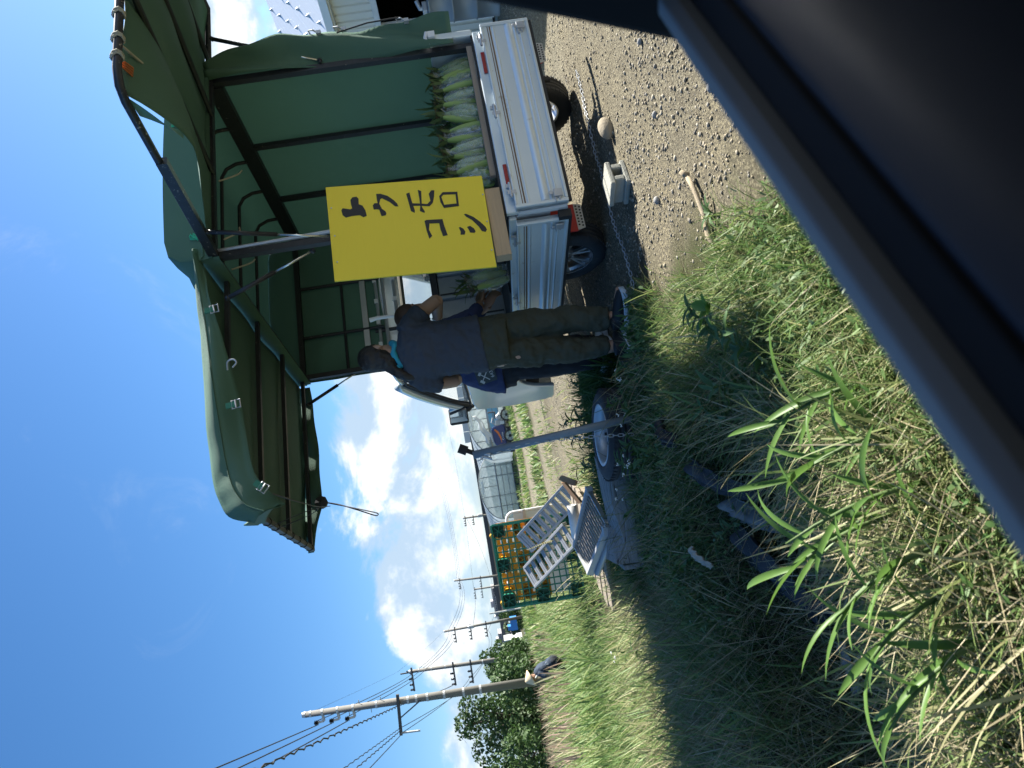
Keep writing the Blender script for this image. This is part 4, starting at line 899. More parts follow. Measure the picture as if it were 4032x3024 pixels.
MB().grid(lambda i, j: (lambda u, l: (u[0] + (l[0] - u[0]) * j, u[1] - .02 * math.sin(j * PI) , u[2] + (l[2] - u[2]) * j))(
    (-1.525 + .20 * i, .0 + .86 * i, 2.19 + .225 * i ** .7), (-1.445 + .125 * i, .0 + .86 * i, 2.01 + .36 * i ** .8)), 14, 6).build('skirt', m_tarp, lf, smooth=True, thick=.004)
MB().grid(lambda i, j: (-.0 - 1.32 * i, 1.965 + .02 * math.sin(i * 20), 2.415 - .135 * j * (.75 + .25 * math.sin(i * 3.0)) * (1 - .6 * max(0, i - .75) * 4)), 30, 4).build('skirt', m_tarp, lf, smooth=True, thick=.004)
MB().tube([Vector(skirt(k / 40, .45)) + Vector((0, -.006, 0)) for k in range(41)], .0035, 5).build('seam', m_tarp, sk)
m_web = M('green_webbing', (.03, .17, .10), .7)
for a_, z_, ro in ((-.352, 2.305, -.15), (-.918, 2.205, -.1), (-1.373, 2.085, .7)):
    bk = empty('buckle', (a_, -.075, z_), parent=sk, rot=(0, ro, 0))
    MB().tube([(-.022, 0, -.028), (.022, 0, -.028), (.022, 0, .014), (-.022, 0, .014)], .0045, 6, closed=True).tube([(-.022, -.004, -.006), (.022, -.004, -.006)], .004, 6).build('ring', m_zinc, bk)
    MB().bb((-.015, -.004, .0), (.015, .004, .045)).build('webbing', m_web, bk)
MB().tube(catmull([(-.71, -.05, 2.245), (-.675, -.075, 2.235), (-.668, -.08, 2.205), (-.69, -.08, 2.188), (-.712, -.075, 2.21)], 4), .0045, 6).build('hook', m_zinc, sk)
m_strap = M('dark_strap', (.03, .035, .045), .6)
def band(pts, w, name, par):
    P = catmull(pts, 6); return MB().grid(lambda i, j: (P[int(round(i * (len(P) - 1)))] + Vector((.35 * w * (j - .5), .9 * w * (j - .5), 0))), len(P) - 1, 1).build(name, m_strap, par, thick=.003)
band([(-1.40, -.02, 2.05), (-1.30, .6, 2.08), (-1.16, 1.3, 2.15), (-1.0, 1.95, 2.22)], .03, 'strap', lf); band([(-1.34, .9, 2.36), (-1.27, .95, 2.16), (-1.25, 1.0, 2.08), (-1.28, 1.02, 2.16), (-1.33, 1.0, 2.34)], .035, 'strap', lf)
band([(-.955, 1.96, 2.29), (-.99, 1.965, 2.17), (-1.06, 1.97, 2.02), (-1.125, 1.97, 1.89), (-1.11, 1.975, 1.875), (-1.085, 1.975, 1.93), (-1.02, 1.97, 2.10), (-.965, 1.965, 2.25)], .035, 'strap', lf)
MB().lathe([(.0, -.03), (.045, -.02), (.05, .02), (.0, .03)], 8, Tm((-.96, 1.965, 2.285), (1, 0, 0), (0, 0, 1))).build('strap_knot', m_strap, lf)
m_rod = M('polished_rod', (.62, .62, .58), .25, .8)
def strut(p0, p1, k=.55, par=cn):
    p0, p1 = Vector(p0), Vector(p1); pm = p0.lerp(p1, k); g_ = empty('gas_strut', parent=par)
    MB().tube([p0, pm], .013, 10).build('cylinder', m_steel_dark, g_, smooth=True); MB().tube([pm, p1], .0065, 8).build('rod', m_rod, g_, smooth=True); MB().ico(p1, .018).build('ball_joint', m_steel_dark, g_); MB().ico(p0, .018).build('ball_joint', m_steel_dark, g_)
strut((1.66, .0, 2.305), (1.385, .03, 1.638)); strut((.06, -.19, 2.285), (.055, .02, 1.66)); strut((-.23, .04, 2.265), (.0, .05, 1.78)); strut((-.16, 1.935, 2.33), (.075, 1.94, 1.88))
for (p, q_) in (((.12, .3, 2.33), (.30, .5, 2.25)), ((.62, .1, 2.32), (.80, .25, 2.23)), ((.2, .1, 2.30), (.34, .2, 2.24))): MB().tube(catmull([p, tuple((Vector(p) + Vector(q_)) / 2 + Vector((0, 0, -.04))), q_], 5), .005, 5).build('rope_end', m_rope, cn)

# ------------------------------------------------------------------ planks and the yellow sign at the corner
pk = MB().bb((.312, .024, .640 + .029), (1.326, .052, .705)).build('plank', M('grey_plank', (.30, .245, .19), .8, var=.2, vs=5, stretch=(1, 14, 14), bump=.3), bevel=.002)
pk.location = (TX, TY, 0); pk.rotation_euler = (0, 0, TYAW); tag(pk, 'thin weathered plank set on edge along the tail of the bed, before the corn', 'plank')
bx = MB().bb((-.262, -.024, .670), (.190, .045, .757)).build('timber_block', m_wood, bevel=.002); bx.location = (TX, TY, 0); bx.rotation_euler = (0, 0, TYAW); tag(bx, 'pale wooden beam under the yellow sign, sticking out past the bed corner', 'wooden beam')
m_yel = M('yellow_sign_board', (.86, .66, .03), .55, var=.03, vs=3, stretch=(2, 1, 40), bump=.08, bs=4); m_ink = M('black_lettering', (.016, .016, .018), .6, var=.1)
sn = empty('shop_sign', (TX, TY, 0), TYAW, 'yellow board with hand painted black katakana for corn', 'sign')
Q = [(.352, 1.658), (.273, .758), (-.337, .767), (-.274, 1.654)]
MB().prism(Q, at_(AZ, (0, -.030, 0)), .010).build('board', m_yel, sn)
GL = {'to': [(0.239, 1.524), (0.256, 1.511), (0.256, 1.487), (0.24, 1.477), (0.202, 1.479), (0.189, 1.459), (0.154, 1.445), (0.116, 1.441), (0.11, 1.461), (0.127, 1.479), (0.129, 1.526), (0.125, 1.559), (0.144, 1.576), (0.178, 1.581), (0.191, 1.572), (0.184, 1.553), (0.176, 1.53), (0.181, 1.518), (0.206, 1.523)],
 'u': [(0.255, 1.374), (0.251, 1.349), (0.23, 1.311), (0.195, 1.279), (0.166, 1.261), (0.147, 1.257), (0.152, 1.276), (0.187, 1.304), (0.219, 1.344), (0.215, 1.354), (0.186, 1.363), (0.147, 1.351), (0.129, 1.334), (0.114, 1.329), (0.101, 1.334), (0.099, 1.358), (0.12, 1.363), (0.145, 1.367), (0.15, 1.382), (0.151, 1.398), (0.179, 1.401), (0.193, 1.39), (0.19, 1.372), (0.217, 1.374)],
 'mo': [[(0.225, 1.204), (0.231, 1.184), (0.172, 1.178), (0.104, 1.167), (0.088, 1.17), (0.104, 1.19), (0.176, 1.198)], [(0.241, 1.135), (0.228, 1.116), (0.172, 1.121), (0.12, 1.125), (0.087, 1.112), (0.078, 1.116), (0.095, 1.14), (0.127, 1.134), (0.174, 1.133)], [(0.157, 1.188), (0.146, 1.138), (0.134, 1.092), (0.153, 1.072), (0.202, 1.076), (0.223, 1.059), (0.22, 1.041), (0.178, 1.048), (0.137, 1.06), (0.117, 1.082), (0.13, 1.136), (0.139, 1.19)]],
 'ro': [[(0.175, 1.019), (0.199, 0.996), (0.181, 0.994), (0.168, 1.007), (0.112, 0.998), (0.091, 1.002), (0.134, 1.017)], [(0.199, 0.996), (0.187, 0.912), (0.171, 0.917), (0.181, 0.994)], [(0.187, 0.912), (0.089, 0.916), (0.096, 0.928), (0.172, 0.925)], [(0.091, 1.002), (0.112, 0.998), (0.108, 0.926), (0.089, 0.916)]],
 'ko': [[(0.026, 1.122), (0.028, 1.105), (0.003, 1.096), (-0.037, 1.104), (-0.081, 1.091), (-0.096, 1.109), (-0.044, 1.118)], [(0.029, 1.113), (0.019, 1.02), (-0.007, 1.023), (0.003, 1.1)], [(0.019, 1.02), (-0.025, 1.016), (-0.091, 1.005), (-0.094, 1.031), (-0.049, 1.04), (-0.004, 1.042)]],
 'shi': [[(-0.053, 0.937), (-0.05, 0.929), (-0.064, 0.913), (-0.086, 0.904), (-0.104, 0.911), (-0.101, 0.934), (-0.082, 0.93)], [(-0.057, 0.891), (-0.053, 0.873), (-0.073, 0.854), (-0.094, 0.847), (-0.103, 0.855), (-0.096, 0.879), (-0.076, 0.884)], [(0.03, 0.896), (0.03, 0.884), (0.002, 0.845), (-0.038, 0.812), (-0.075, 0.788), (-0.094, 0.783), (-0.107, 0.793), (-0.098, 0.813), (-0.064, 0.826), (-0.017, 0.856), (0.012, 0.887)]]}
for k, v in GL.items():
    o = MB()
    for n_, pl in enumerate(v if isinstance(v[0], list) else [v]): o.prism(pl, at_(AZ, (0, -.0401 - .0003 * n_, 0)), .0012)
    o.build('letter', m_ink, sn)
for a_, z_ in ((.204, 1.636), (.015, 1.631), (-.156, 1.630), (.143, .771), (-.04, .774), (-.229, .777)): MB().lathe([(0, 0), (.005, 0), (.004, .003), (0, .003)], 10, Tm((a_, -.0402, z_), (1, 0, 0), (0, 0, 1))).build('screw', m_zinc, sn)

# ------------------------------------------------------------------ bags of corn on the bed
m_husk = M('corn_husk', (.29, .40, .10), .5, var=.25, vs=4, stretch=(22, 22, 2), bump=.35, bs=8, spots=((.36, .40, .17), 9, .55, .25)); m_huskd = M('husk_leaf', (.10, .16, .055), .6, var=.35, vs=6, trans=.25); m_silk = M('corn_silk', (.16, .11, .05), .9, var=.4)
m_bag = bpy.data.materials.new('clear_plastic_bag'); m_bag.use_nodes = True
t = m_bag.node_tree; t.nodes.clear()
g_ = t.nodes.new('ShaderNodeBsdfGlossy'); g_.inputs['Roughness'].default_value = .12; g_.inputs[0].default_value = (.95, .97, 1, 1)
tp_ = t.nodes.new('ShaderNodeBsdfTransparent'); mx = t.nodes.new('ShaderNodeMixShader'); lw = t.nodes.new('ShaderNodeLayerWeight'); lw.inputs[0].default_value = .28
mp_ = t.nodes.new('ShaderNodeMath'); mp_.operation = 'MULTIPLY_ADD'; mp_.inputs[1].default_value = .65; mp_.inputs[2].default_value = .16
tcn = t.nodes.new('ShaderNodeTexCoord'); nz = t.nodes.new('ShaderNodeTexNoise'); nz.inputs['Scale'].default_value = 48; nz.inputs['Detail'].default_value = 3; nz.inputs['Distortion'].default_value = 1.2; bmp = t.nodes.new('ShaderNodeBump'); bmp.inputs['Strength'].default_value = .9; bmp.inputs['Distance'].default_value = .02
t.links.new(tcn.outputs['Object'], nz.inputs['Vector']); t.links.new(nz.outputs[0], bmp.inputs['Height']); t.links.new(bmp.outputs[0], g_.inputs['Normal']); t.links.new(bmp.outputs[0], lw.inputs['Normal'])
o_ = t.nodes.new('ShaderNodeOutputMaterial'); t.links.new(lw.outputs['Facing'], mp_.inputs[0]); t.links.new(mp_.outputs[0], mx.inputs[0]); t.links.new(tp_.outputs[0], mx.inputs[1]); t.links.new(g_.outputs[0], mx.inputs[2]); t.links.new(mx.outputs[0], o_.inputs[0])
def leafblade(b, p, d, ln, w, droop=.5, n=4, up=(0, 0, 1)):
    """a curved strip leaf added to mesh b, starting at p in direction d"""
    p = Vector(p); d = Vector(d).normalized(); s_ = d.cross(Vector(up))
    s_ = s_.normalized() if s_.length > 1e-4 else Vector((1, 0, 0)); L_ = []; R_2 = []
    for k in range(n + 1):
        t_ = k / n; wd = w * (math.sin(PI * min(1, .18 + .82 * t_)) ** .8 if t_ < 1 else 0.02)
        L_.append(p - s_ * wd / 2); R_2.append(p + s_ * wd / 2 + Vector((0, 0, .0)))
        p = p + d * ln / n; d = (d + Vector((0, 0, -droop / n))).normalized()
    v = L_ + R_2; b.add(v, [(i, i + 1, n + 2 + i, n + 1 + i) for i in range(n)]); return b
def cob():
    c = MB()
    pr_ = [(.004, -.125), (.016, -.118), (.024, -.09), (.0275, -.04), (.0265, .01), (.021, .06), (.013, .10), (.006, .125)]
    c.lathe(pr_, 14); o = c.build('corn_cob', m_husk, smooth=True)
    lb_ = MB()
    for k in range(5): a_ = k * 1.3; leafblade(lb_, (.008 * math.cos(a_), .008 * math.sin(a_), .10), (.55 * math.cos(a_), .55 * math.sin(a_), 1), rnd.uniform(.07, .16), .022, rnd.uniform(.4, 1.2), 4, (math.cos(a_), math.sin(a_), 0))
    lb_.build('husk_leaf', m_huskd, o)
    sb = MB()
    for k in range(7): sb.tube([(0, 0, .11), (rnd.uniform(-.02, .02), rnd.uniform(-.02, .02), .15), (rnd.uniform(-.05, .05), rnd.uniform(-.05, .05), .16)], .0015, 4)
    sb.build('corn_silk', m_silk, o); return o
cob0 = cob(); cobused = [False]
def cornbag(a, b_, z, tilt, label, n=3, wd=.105, hgt=.27, back=.25):
    p = tw(a, b_, z); e_ = empty('corn_bag', (p.x, p.y, z), 0, label, 'bag of corn', 'bags of corn on the truck bed', rot=(back * -1.0 * .9, tilt, TYAW + rnd.uniform(-.15, .15)))
    for k in range(n):
        u = (k - (n - 1) / 2) / max(1, n - 1); loc = (u * wd * .72, rnd.uniform(-.012, .02) + (.03 if k % 2 else -.01), .125 + rnd.uniform(-.012, .02)); rot = (rnd.uniform(-.12, .12), rnd.uniform(-.20, .20) + u * .14, rnd.uniform(0, 6))
        if not cobused[0]: cob0.parent = e_; cob0.location = loc; cob0.rotation_euler = rot; cobused[0] = True
        else: dup(cob0, e_, loc, rot)
    rg = []
    for i in range(15):
        t_ = i / 14; z_ = -.006 + hgt * t_ * 1.0; s_ = (math.sin(PI * min(1, .14 + t_ * .86)) ** .5) if t_ < .86 else .30 + .5 * (t_ - .86) / .14
        rg.append([((wd * .62 * s_) * math.cos(q) * (1 + rnd.uniform(-.10, .10)), (.052 * s_) * math.sin(q) * (1 + rnd.uniform(-.16, .16)), z_ + rnd.uniform(-.005, .005)) for q in [2 * PI * j / 22 for j in range(22)]])
    MB().loft(rg, cap=False).build('plastic_bag', m_bag, e_, smooth=True)
    lb_ = MB()
    for k in range(13): a_ = rnd.uniform(0, 6.28); leafblade(lb_, (rnd.uniform(-.05, .05), rnd.uniform(-.03, .03), hgt * rnd.uniform(.70, .9)), (.5 * math.cos(a_), .5 * math.sin(a_) + .3, .9), rnd.uniform(.10, .22), .024, rnd.uniform(.5, 1.6), 5)
    lb_.build('stalk_leaves', m_huskd, e_)
    return e_
cb = [(1.29, .14, -.10, 4, 'corn bag at the right end of the front row, beside the canopy post'), (1.165, .13, -.05, 2, 'second corn bag from the right canopy post, two pale cobs'), (1.03, .13, .03, 3, 'third corn bag from the right canopy post in the front row'),
      (.87, .14, .32, 4, 'wide corn bag leaning left in the middle of the front row'), (.735, .14, .12, 2, 'narrow corn bag just left of the leaning wide one'), (.625, .13, .02, 3, 'shiny corn bag with crinkled plastic over the hinge of the tailgate'), (.515, .13, -.03, 2, 'corn bag with two upright cobs, second from the yellow sign'), (.40, .14, .35, 4, 'corn bag slanting against the right edge of the yellow sign')]
for a, b_, tl_, n, lab in cb: cornbag(a, b_, .672, tl_, lab, n + 1, wd=.105 + .012 * (n - 2))
bl = ['rear-row corn bag behind the right end bags', 'rear-row corn bag behind the third bag from the post', 'rear-row corn bag behind the wide leaning bag', 'rear-row corn bag behind the shiny crinkled bag', 'rear-row corn bag half hidden behind the yellow sign']
for k, a in enumerate((1.24, 1.05, .84, .62, .42)): cornbag(a, .36, .672, rnd.uniform(-.15, .2), bl[k], 3, hgt=.29)
cornbag(.10, .80, .65, -.12, 'corn bag standing alone on the left edge of the bed, left of the sign', 4, wd=.15, hgt=.30, back=.1)
pp = tw(.72, .30, .645)
# ------------------------------------------------------------------ things on the lot
def link():
    o = MB(); P = [(.016 + .0 * k, 0, 0) for k in range(0)]
    pts = [(.009 * math.cos(PI / 2 + PI * k / 6) - .009, .0078 * math.sin(PI / 2 + PI * k / 6), 0) for k in range(7)] + [(.009 * math.cos(-PI / 2 + PI * k / 6) + .009, .0078 * math.sin(-PI / 2 + PI * k / 6), 0) for k in range(7)]
    return o.tube(pts, .0024, 5, closed=True).build('chain_link', m_zinc, smooth=True)
lk0 = link(); lk_used = [0]
def chain(pts, label, lift=.006, ground=False):
    P = catmull(pts, 10); seg = []; acc = 0; step = .029
    e_ = empty('chain', P[0], 0, label, 'chain'); base = Vector(P[0]); dist = 0; nextd = 0; k = 0
    for a, b in zip(P[:-1], P[1:]):
        l = (b - a).length
        while nextd <= dist + l:
            p = a.lerp(b, (nextd - dist) / max(l, 1e-6))
            if ground: p.z = gzf(p.x, p.y) + lift
            o = lk0 if not lk_used[0] else lk0.copy()
            if lk_used[0]: COL.objects.link(o)
            lk_used[0] = 1; o.parent = e_; o.location = p - base
            d = (b - a).normalized(); q = d.to_track_quat('X', 'Z'); o.rotation_mode = 'QUATERNION'
            from mathutils import Quaternion
            o.rotation_quaternion = q @ Quaternion((1, 0, 0), (PI / 2 if k % 2 else 0) + (.5 if ground else 0)); k += 1; nextd += step
        dist += l
    return e_
CH = [(1.95, 4.86), (1.74, 4.81), (1.53, 4.73), (1.37, 4.69), (1.19, 4.58), (1.02, 4.47), (0.88, 4.43), (0.75, 4.35), (0.63, 4.27), (0.51, 4.21), (0.38, 4.18), (.2, 4.2), (.0, 4.25)]
chain([(x, y, gzf(x, y) + .01) for x, y in CH], 'long thin steel chain lying slack across the gravel before the truck', ground=True, lift=.009)
k_ = .942
chain([(x * k_, 4.345, .965 + (z - .965) * k_) for x, z in ((-.43, 1.03), (-.41, .97), (-.393, .85), (-.380, .75), (-.38, .65), (-.39, .45), (-.41, .25), (-.43, .06))], 'steel chain hanging from the top of the grey pipe post')
po = empty('barrier_post', (-.289, 4.36, -.02), 0, 'leaning grey steel pipe post in front of the lying tyre', 'post')
m_pipe = M('grey_pipe_paint', (.20, .235, .26), .5, .2, var=.12, vs=8, bump=.05, spots=((.12, .09, .07), 14, .68, .06))
MB().tube([(.004, 0, -.25), (-.084, 0, 1.085)], .0235, 18).build('pipe', m_pipe, po, smooth=True)
MB().tube([(-.084, 0, 1.06), (-.05, 0, 1.12)], .014, 8).tube([(-.055, 0, 1.115), (-.03, 0, 1.16)], .028, 10).build('end_fitting', m_under, po)
MB().tube([(-.09, -.0, 1.08), (-.10, -.01, 1.03), (-.12, -.015, .98), (-.095, -.02, .985), (-.085, -.012, 1.03)], .008, 6).build('shackle', m_zinc, po)
# lying tyre
ty = empty('tyre', (-.415, 4.70, .165), 0, 'worn car tyre on its wheel, lying flat among weeds by the pipe post', 'tyre', rot=(math.radians(3), math.radians(5), 0))
pr_ = [(.19, -.085), (.225, -.095), (.262, -.092), (.285, -.072), (.293, -.05), (.288, -.048), (.288, -.04), (.294, -.038), (.294, -.014), (.289, -.012), (.289, -.004), (.294, -.002), (.294, .02), (.289, .022), (.289, .03), (.294, .032), (.292, .055), (.284, .075), (.262, .093), (.225, .097), (.19, .088)]
MB().lathe(pr_, 64, closed=True).build('tyre_rubber', m_tyre, ty, smooth=True)
o = MB()
for k in range(52):
    a_ = 2 * PI * k / 52; o.box((.2925 * math.cos(a_), .2925 * math.sin(a_), .062), (.006, .012, .03), Matrix.Rotation(a_, 3, 'Z')); o.box((.2925 * math.cos(a_ + .06), .2925 * math.sin(a_ + .06), -.062), (.006, .012, .03), Matrix.Rotation(a_, 3, 'Z'))
o.build('tread_blocks', m_tyre, ty, kind='stuff')
o = MB().lathe([(.188, .092), (.198, .094), (.192, .080), (.175, .06), (.168, -.05), (.185, -.08), (.192, -.09), (.165, -.06), (.158, .05), (.176, .088)], 48, closed=True)
rim2 = o.build('rim', m_zinc, ty, smooth=True)
o = MB().lathe([(.035, .03), (.07, .045), (.085, .035), (.12, -.005), (.165, -.03), (.165, -.04), (.12, -.015), (.07, .025), (.035, .01)], 40, closed=True)
o.build('wheel_centre', M('rusty_wheel', (.30, .28, .26), .8, .0, var=.2, vs=5, spots=((.17, .09, .045), 7, .5, .2)), ty, smooth=True)
o = MB()
for k in range(4): o.tube([(.055 * math.cos(k * PI / 2), .055 * math.sin(k * PI / 2), .03), (.055 * math.cos(k * PI / 2), .055 * math.sin(k * PI / 2), .055)], .010, 6)
o.build('wheel_nut', m_black, ty)
# weathered plywood crate
cr_ = empty('plywood_crate', (-1.0, 4.95, 0), math.radians(4), 'low crate of weathered grey plywood beside the lying tyre', 'crate')
MB().prism([(-.30, -.12), (.40, -.12), (.44, .10), (.36, .20), (.10, .21), (.05, .15), (-.16, .17), (-.29, .25)], Tm((0, -.02, 0), (1, 0, 0), (0, 0, 1)), .03).build('front_panel', m_wood_grey, cr_, bevel=.004)
MB().add([(-.29, -.015, .25), (-.16, -.015, .17), (.05, -.015, .15), (.10, -.015, .21), (.36, -.015, .20), (.42, .28, .235), (.16, .30, .225), (-.06, .32, .21), (-.30, .30, .27)], [(0, 1, 7, 8), (1, 2, 3, 7), (3, 6, 7), (3, 4, 5, 6)]).build('top_panel', m_wood_grey, cr_, thick=.016)
for k in range(3): MB().bb((-.335, -.03, -.13 + k * .118), (-.303, .36, -.022 + k * .118)).build('end_board', m_wood_grey, cr_, bevel=.004)
MB().bb((.30, -.20, -.03), (.66, -.03, .045)).build('plank_foot', m_wood_grey, cr_, bevel=.006)
# concrete block, rock, sticks
bl_ = empty('concrete_block', (.985, 4.02, 0), math.radians(33), 'hollow concrete block standing on gravel behind the chain', 'concrete block')
o = MB(); Lb, Wb, Hb = .170, .17, .110; wt = .029
# webs and shells of a hollow block lying on its face, cores open to the viewer
o.bb((-Lb / 2, -Wb / 2, 0), (Lb / 2, Wb / 2, wt)); o.bb((-Lb / 2, -Wb / 2, Hb - wt), (Lb / 2, Wb / 2, Hb))
for x0, x1 in ((-.062, -.027), (.027, .062)): o.bb((x0, -Wb / 2 + .0005, wt - .002), (x1, Wb / 2 - .0005, Hb - wt + .002))
o.build('block_body', m_conc, bl_, bevel=.007, seg=2)
m_rock = M('field_stone', (.27, .23, .165), .9, var=.25, vs=9, bump=.6, bs=40)
def stone(x, y, r, sc, label, rz_=0.0, mat=m_rock, group=None, sub=2):
    o = MB().ico((0, 0, 0), r, sc, .14).build('rock', mat, smooth=True, sub=sub, label=label, cat='rock', group=group)
    o.location = (x, y, gzf(x, y) + r * sc[2] * .55); o.rotation_euler = (0, 0, rz_); return o
stone(1.34, 4.17, .085, (1.25, .62, .70), 'large rounded brown rock on the gravel to the right of the concrete block', .5)
m_rock2 = M('grey_stone', (.26, .26, .25), .9, var=.25, vs=9, bump=.6, bs=40)
for x, y, r, lab in ((.74, 3.45, .030, 'fist sized grey stone in the sunlit gravel left of the stick'), (.93, 2.62, .026, 'grey stone in gravel nearest the car window'), (1.42, 3.30, .022, 'small grey stone in open gravel right of the concrete block'), (1.08, 3.28, .024, 'dark small stone in the gravel straight before the concrete block'), (1.95, 4.1, .026, 'pale stone far right in the gravel under the tailgate corner')):
    stone(x, y, r, (1, .8, .7), lab, rnd.uniform(0, 3), m_rock2, sub=1)
m_stick = M('dry_stick', (.33, .27, .18), .9, var=.3, vs=6, stretch=(1, 10, 10), bump=.4)
def onG(x, y, h=.012): return (x, y, gzf(x, y) + h)
st = MB().tube([onG(.70, 2.91, .03), onG(.64, 2.87, .025), onG(.53, 2.81, .02), onG(.44, 2.79, .02), onG(.37, 2.73, .015)], [.011, .010, .012, .013, .010], 7).tube([onG(.70, 2.91, .03), onG(.725, 2.925, .05)], [.014, .009], 7)
tag(st.build('stick', m_stick, smooth=True), 'bleached dead stick lying where the gravel meets the weeds', 'stick')

# ------------------------------------------------------------------ pallets, ramps, grating
m_pgreen = M('green_pallet_plastic', (.012, .20, .125), .45, var=.12, vs=3, spots=((.10, .34, .25), 5, .60, .2)); m_pyel = M('yellow_pallet_plastic', (.72, .36, .015), .45, var=.08, vs=3)
def pallet(mat, label, nb=13, bw=.0085, feet=True):
    e_ = empty('plastic_pallet', label=label, cat='pallet', group='plastic pallets stood on edge')
    S_ = 1.06; h = S_ / 2; o = MB()
    for k in range(nb):
        u = -h + .02 + k * (S_ - .04) / (nb - 1); o.bb((u - bw, .118, .0), (u + bw, .132, S_))
        o.bb((-h, .120, .02 + k * (S_ - .04) / (nb - 1) - bw), (h, .134, .02 + k * (S_ - .04) / (nb - 1) + bw))
    o.build('deck_grid', mat, e_)
    o = MB()
    for z in (.001, S_ - .001):
        for y in (.004, .115): o.bb((-h, y, z - .012), (h, y + .012, z + .012))
        for k in range(18): u = -h + k * S_ / 17; o.bb((u - .004, .017, z - .009), (u + .004, .114, z + .009))
    for x in (-h, h):
        for y in (.005, .116): o.bb((x - .012, y, .013), (x + .012, y + .010, S_ - .013))
        for k in range(18): z = .03 + k * (S_ - .06) / 17; o.bb((x - .009, .016, z - .004), (x + .009, .115, z + .004))
    o.build('rim_skirt', mat, e_)
    if feet:
        foot = MB(); w = .098
        ring_o = [(w * .92 * math.copysign(abs(math.cos(q)) ** .45, math.cos(q)), w * .92 * math.copysign(abs(math.sin(q)) ** .45, math.sin(q))) for q in [2 * PI * k / 24 for k in range(24)]]
        foot.loft([[(x * s_, y_, z * s_) for x, z in ring_o] for s_, y_ in ((.90, .0), (.96, -.004), (1.0, .12), (.94, .12), (.90, .004))], cap=False)
        for a_ in (.3, .3 + PI / 3, .3 + 2 * PI / 3): foot.box((0, .06, 0), (.145, .115, .006), Matrix.Rotation(a_, 3, 'Y'))
        foot.bb((-.07, .10, -.07), (.07, .112, .07))
        f0 = foot.build('foot_block', mat, e_); fst = True
        for i in range(3):
            for j in range(3):
                o = f0 if fst else f0.copy()
                if not fst: COL.objects.link(o); o.parent = e_
                fst = False; o.location = (-h + .085 + i * (S_ - .17) / 2, 0, .085 + j * (S_ - .17) / 2)
    return e_
pg = pallet(m_pgreen, 'green plastic grid pallet stood on edge with its hollow feet towards the road'); pg.location = (-2.30, 9.62, .05); pg.rotation_euler = (math.radians(-4), 0, math.radians(9))
for (x, z) in ((-.46, 1.065), (.40, 1.07)): MB().ico((x, .02, z), .036, (1, .5, 1)).build('yellow_clip', m_pyel, pg)
py_ = pallet(m_pyel, 'yellow plastic grid pallet stood on edge behind the green pallet', 8, .046); py_.scale = (.93, 1, .56); py_.location = (-2.30, 9.79, .47); py_.rotation_euler = (math.radians(-4), 0, math.radians(9))
m_alu = M('dull_aluminium', (.40, .41, .41), .5, .35, var=.12, vs=6, bump=.08, spots=((.22, .22, .21), 10, .6, .15))
def ramp(pb, pt, w, n, label):
    pb, pt = Vector(pb), Vector(pt); d = (pt - pb); L_ = d.length; d.normalize(); x = Vector((1, -.1, 0)); x = (x - d * x.dot(d)).normalized(); nrm = x.cross(d)
    if nrm.y > 0: nrm = -nrm
    R = Matrix((x, d, x.cross(d))).transposed().to_4x4(); R.translation = pb
    e_ = empty('loading_ramp', label=label, cat='ramp', group='aluminium loading ramps'); e_.matrix_world = R
    for s_ in (-1, 1): MB().bb((s_ * w / 2 - .016, 0, -.035), (s_ * w / 2 + .016, L_, .03)).build('rail', m_alu, e_, bevel=.004)
    r0 = MB().bb((-w / 2 + .017, -.034, -.012), (w / 2 - .017, -.002, .008)).bb((-w / 2 + .017, .004, -.012), (w / 2 - .017, .034, .008)).build('rung', m_alu, e_)
    for k in range(n):
        o = r0 if k == 0 else r0.copy()
        if k: COL.objects.link(o); o.parent = e_
        o.location = (0, .05 + (L_ - .10) * k / (n - 1), 0)
    MB().bb((-w / 2 - .01, L_ - .01, -.03), (w / 2 + .01, L_ + .03, .012)).build('hook_plate', m_alu, e_); return e_
ramp((-1.80, 8.55, .20), (-2.42, 9.35, .71), .27, 8, 'nearer grey aluminium ramp leaning on the green pallet'); ramp((-1.42, 9.05, .06), (-2.02, 9.48, .70), .26, 9, 'farther grey aluminium ramp leaning on the right part of the green pallet')
gr_ = empty('grating', label='slatted metal grating propped at a slant on the timber deck', cat='grating')
A_, B_, D_, E__ = Vector((-1.355, 5.90, .412)), Vector((-.897, 5.70, .263)), Vector((-1.463, 5.45, .385)), Vector((-1.10, 5.25, .221))
for p, q_ in ((A_, B_), (D_, E__)): MB().beam(p, q_, .035, .055).build('rail', m_alu, gr_, bevel=.004)
for k in range(17):
    t_ = (k + .5) / 17; MB().beam(A_.lerp(B_, t_), D_.lerp(E__, t_), .007, .014).build('slat', m_alu, gr_)
for p, q_ in ((A_, D_), (B_, E__)): MB().beam(p, q_, .02, .03).build('end_bar', m_alu, gr_)
MB().bb((-.04, -.035, -.02), (.03, .035, .025)).build('end_bracket', m_alu, gr_, bevel=.005).location = E__ + Vector((-.03, .02, .02)); MB().bb((-.04, -.035, -.03), (.03, .035, .025)).build('end_bracket', m_alu, gr_, bevel=.005).location = B_
MB().tube([D_ + Vector((0, -.035, -.05)), E__ + Vector((0, -.035, -.05))], .022, 10).build('edge_tube', m_alu, gr_, smooth=True)
dk = empty('timber_deck', (-1.75, 6.8, 0), math.radians(-4), 'weathered timber deck boards under the grating and ramps', 'timber deck')
m_deck = M('deck_board', (.24, .20, .15), .9, var=.3, vs=4, stretch=(1, 9, 9), bump=.4)
for k in range(9): MB().bb((-.10 - .03 * (k % 2), -.92 + k * .205, .17 + .008 * (k % 3)), (.62, -.735 + k * .205, .202 + .008 * (k % 3))).build('deck_board', m_deck, dk, bevel=.004)
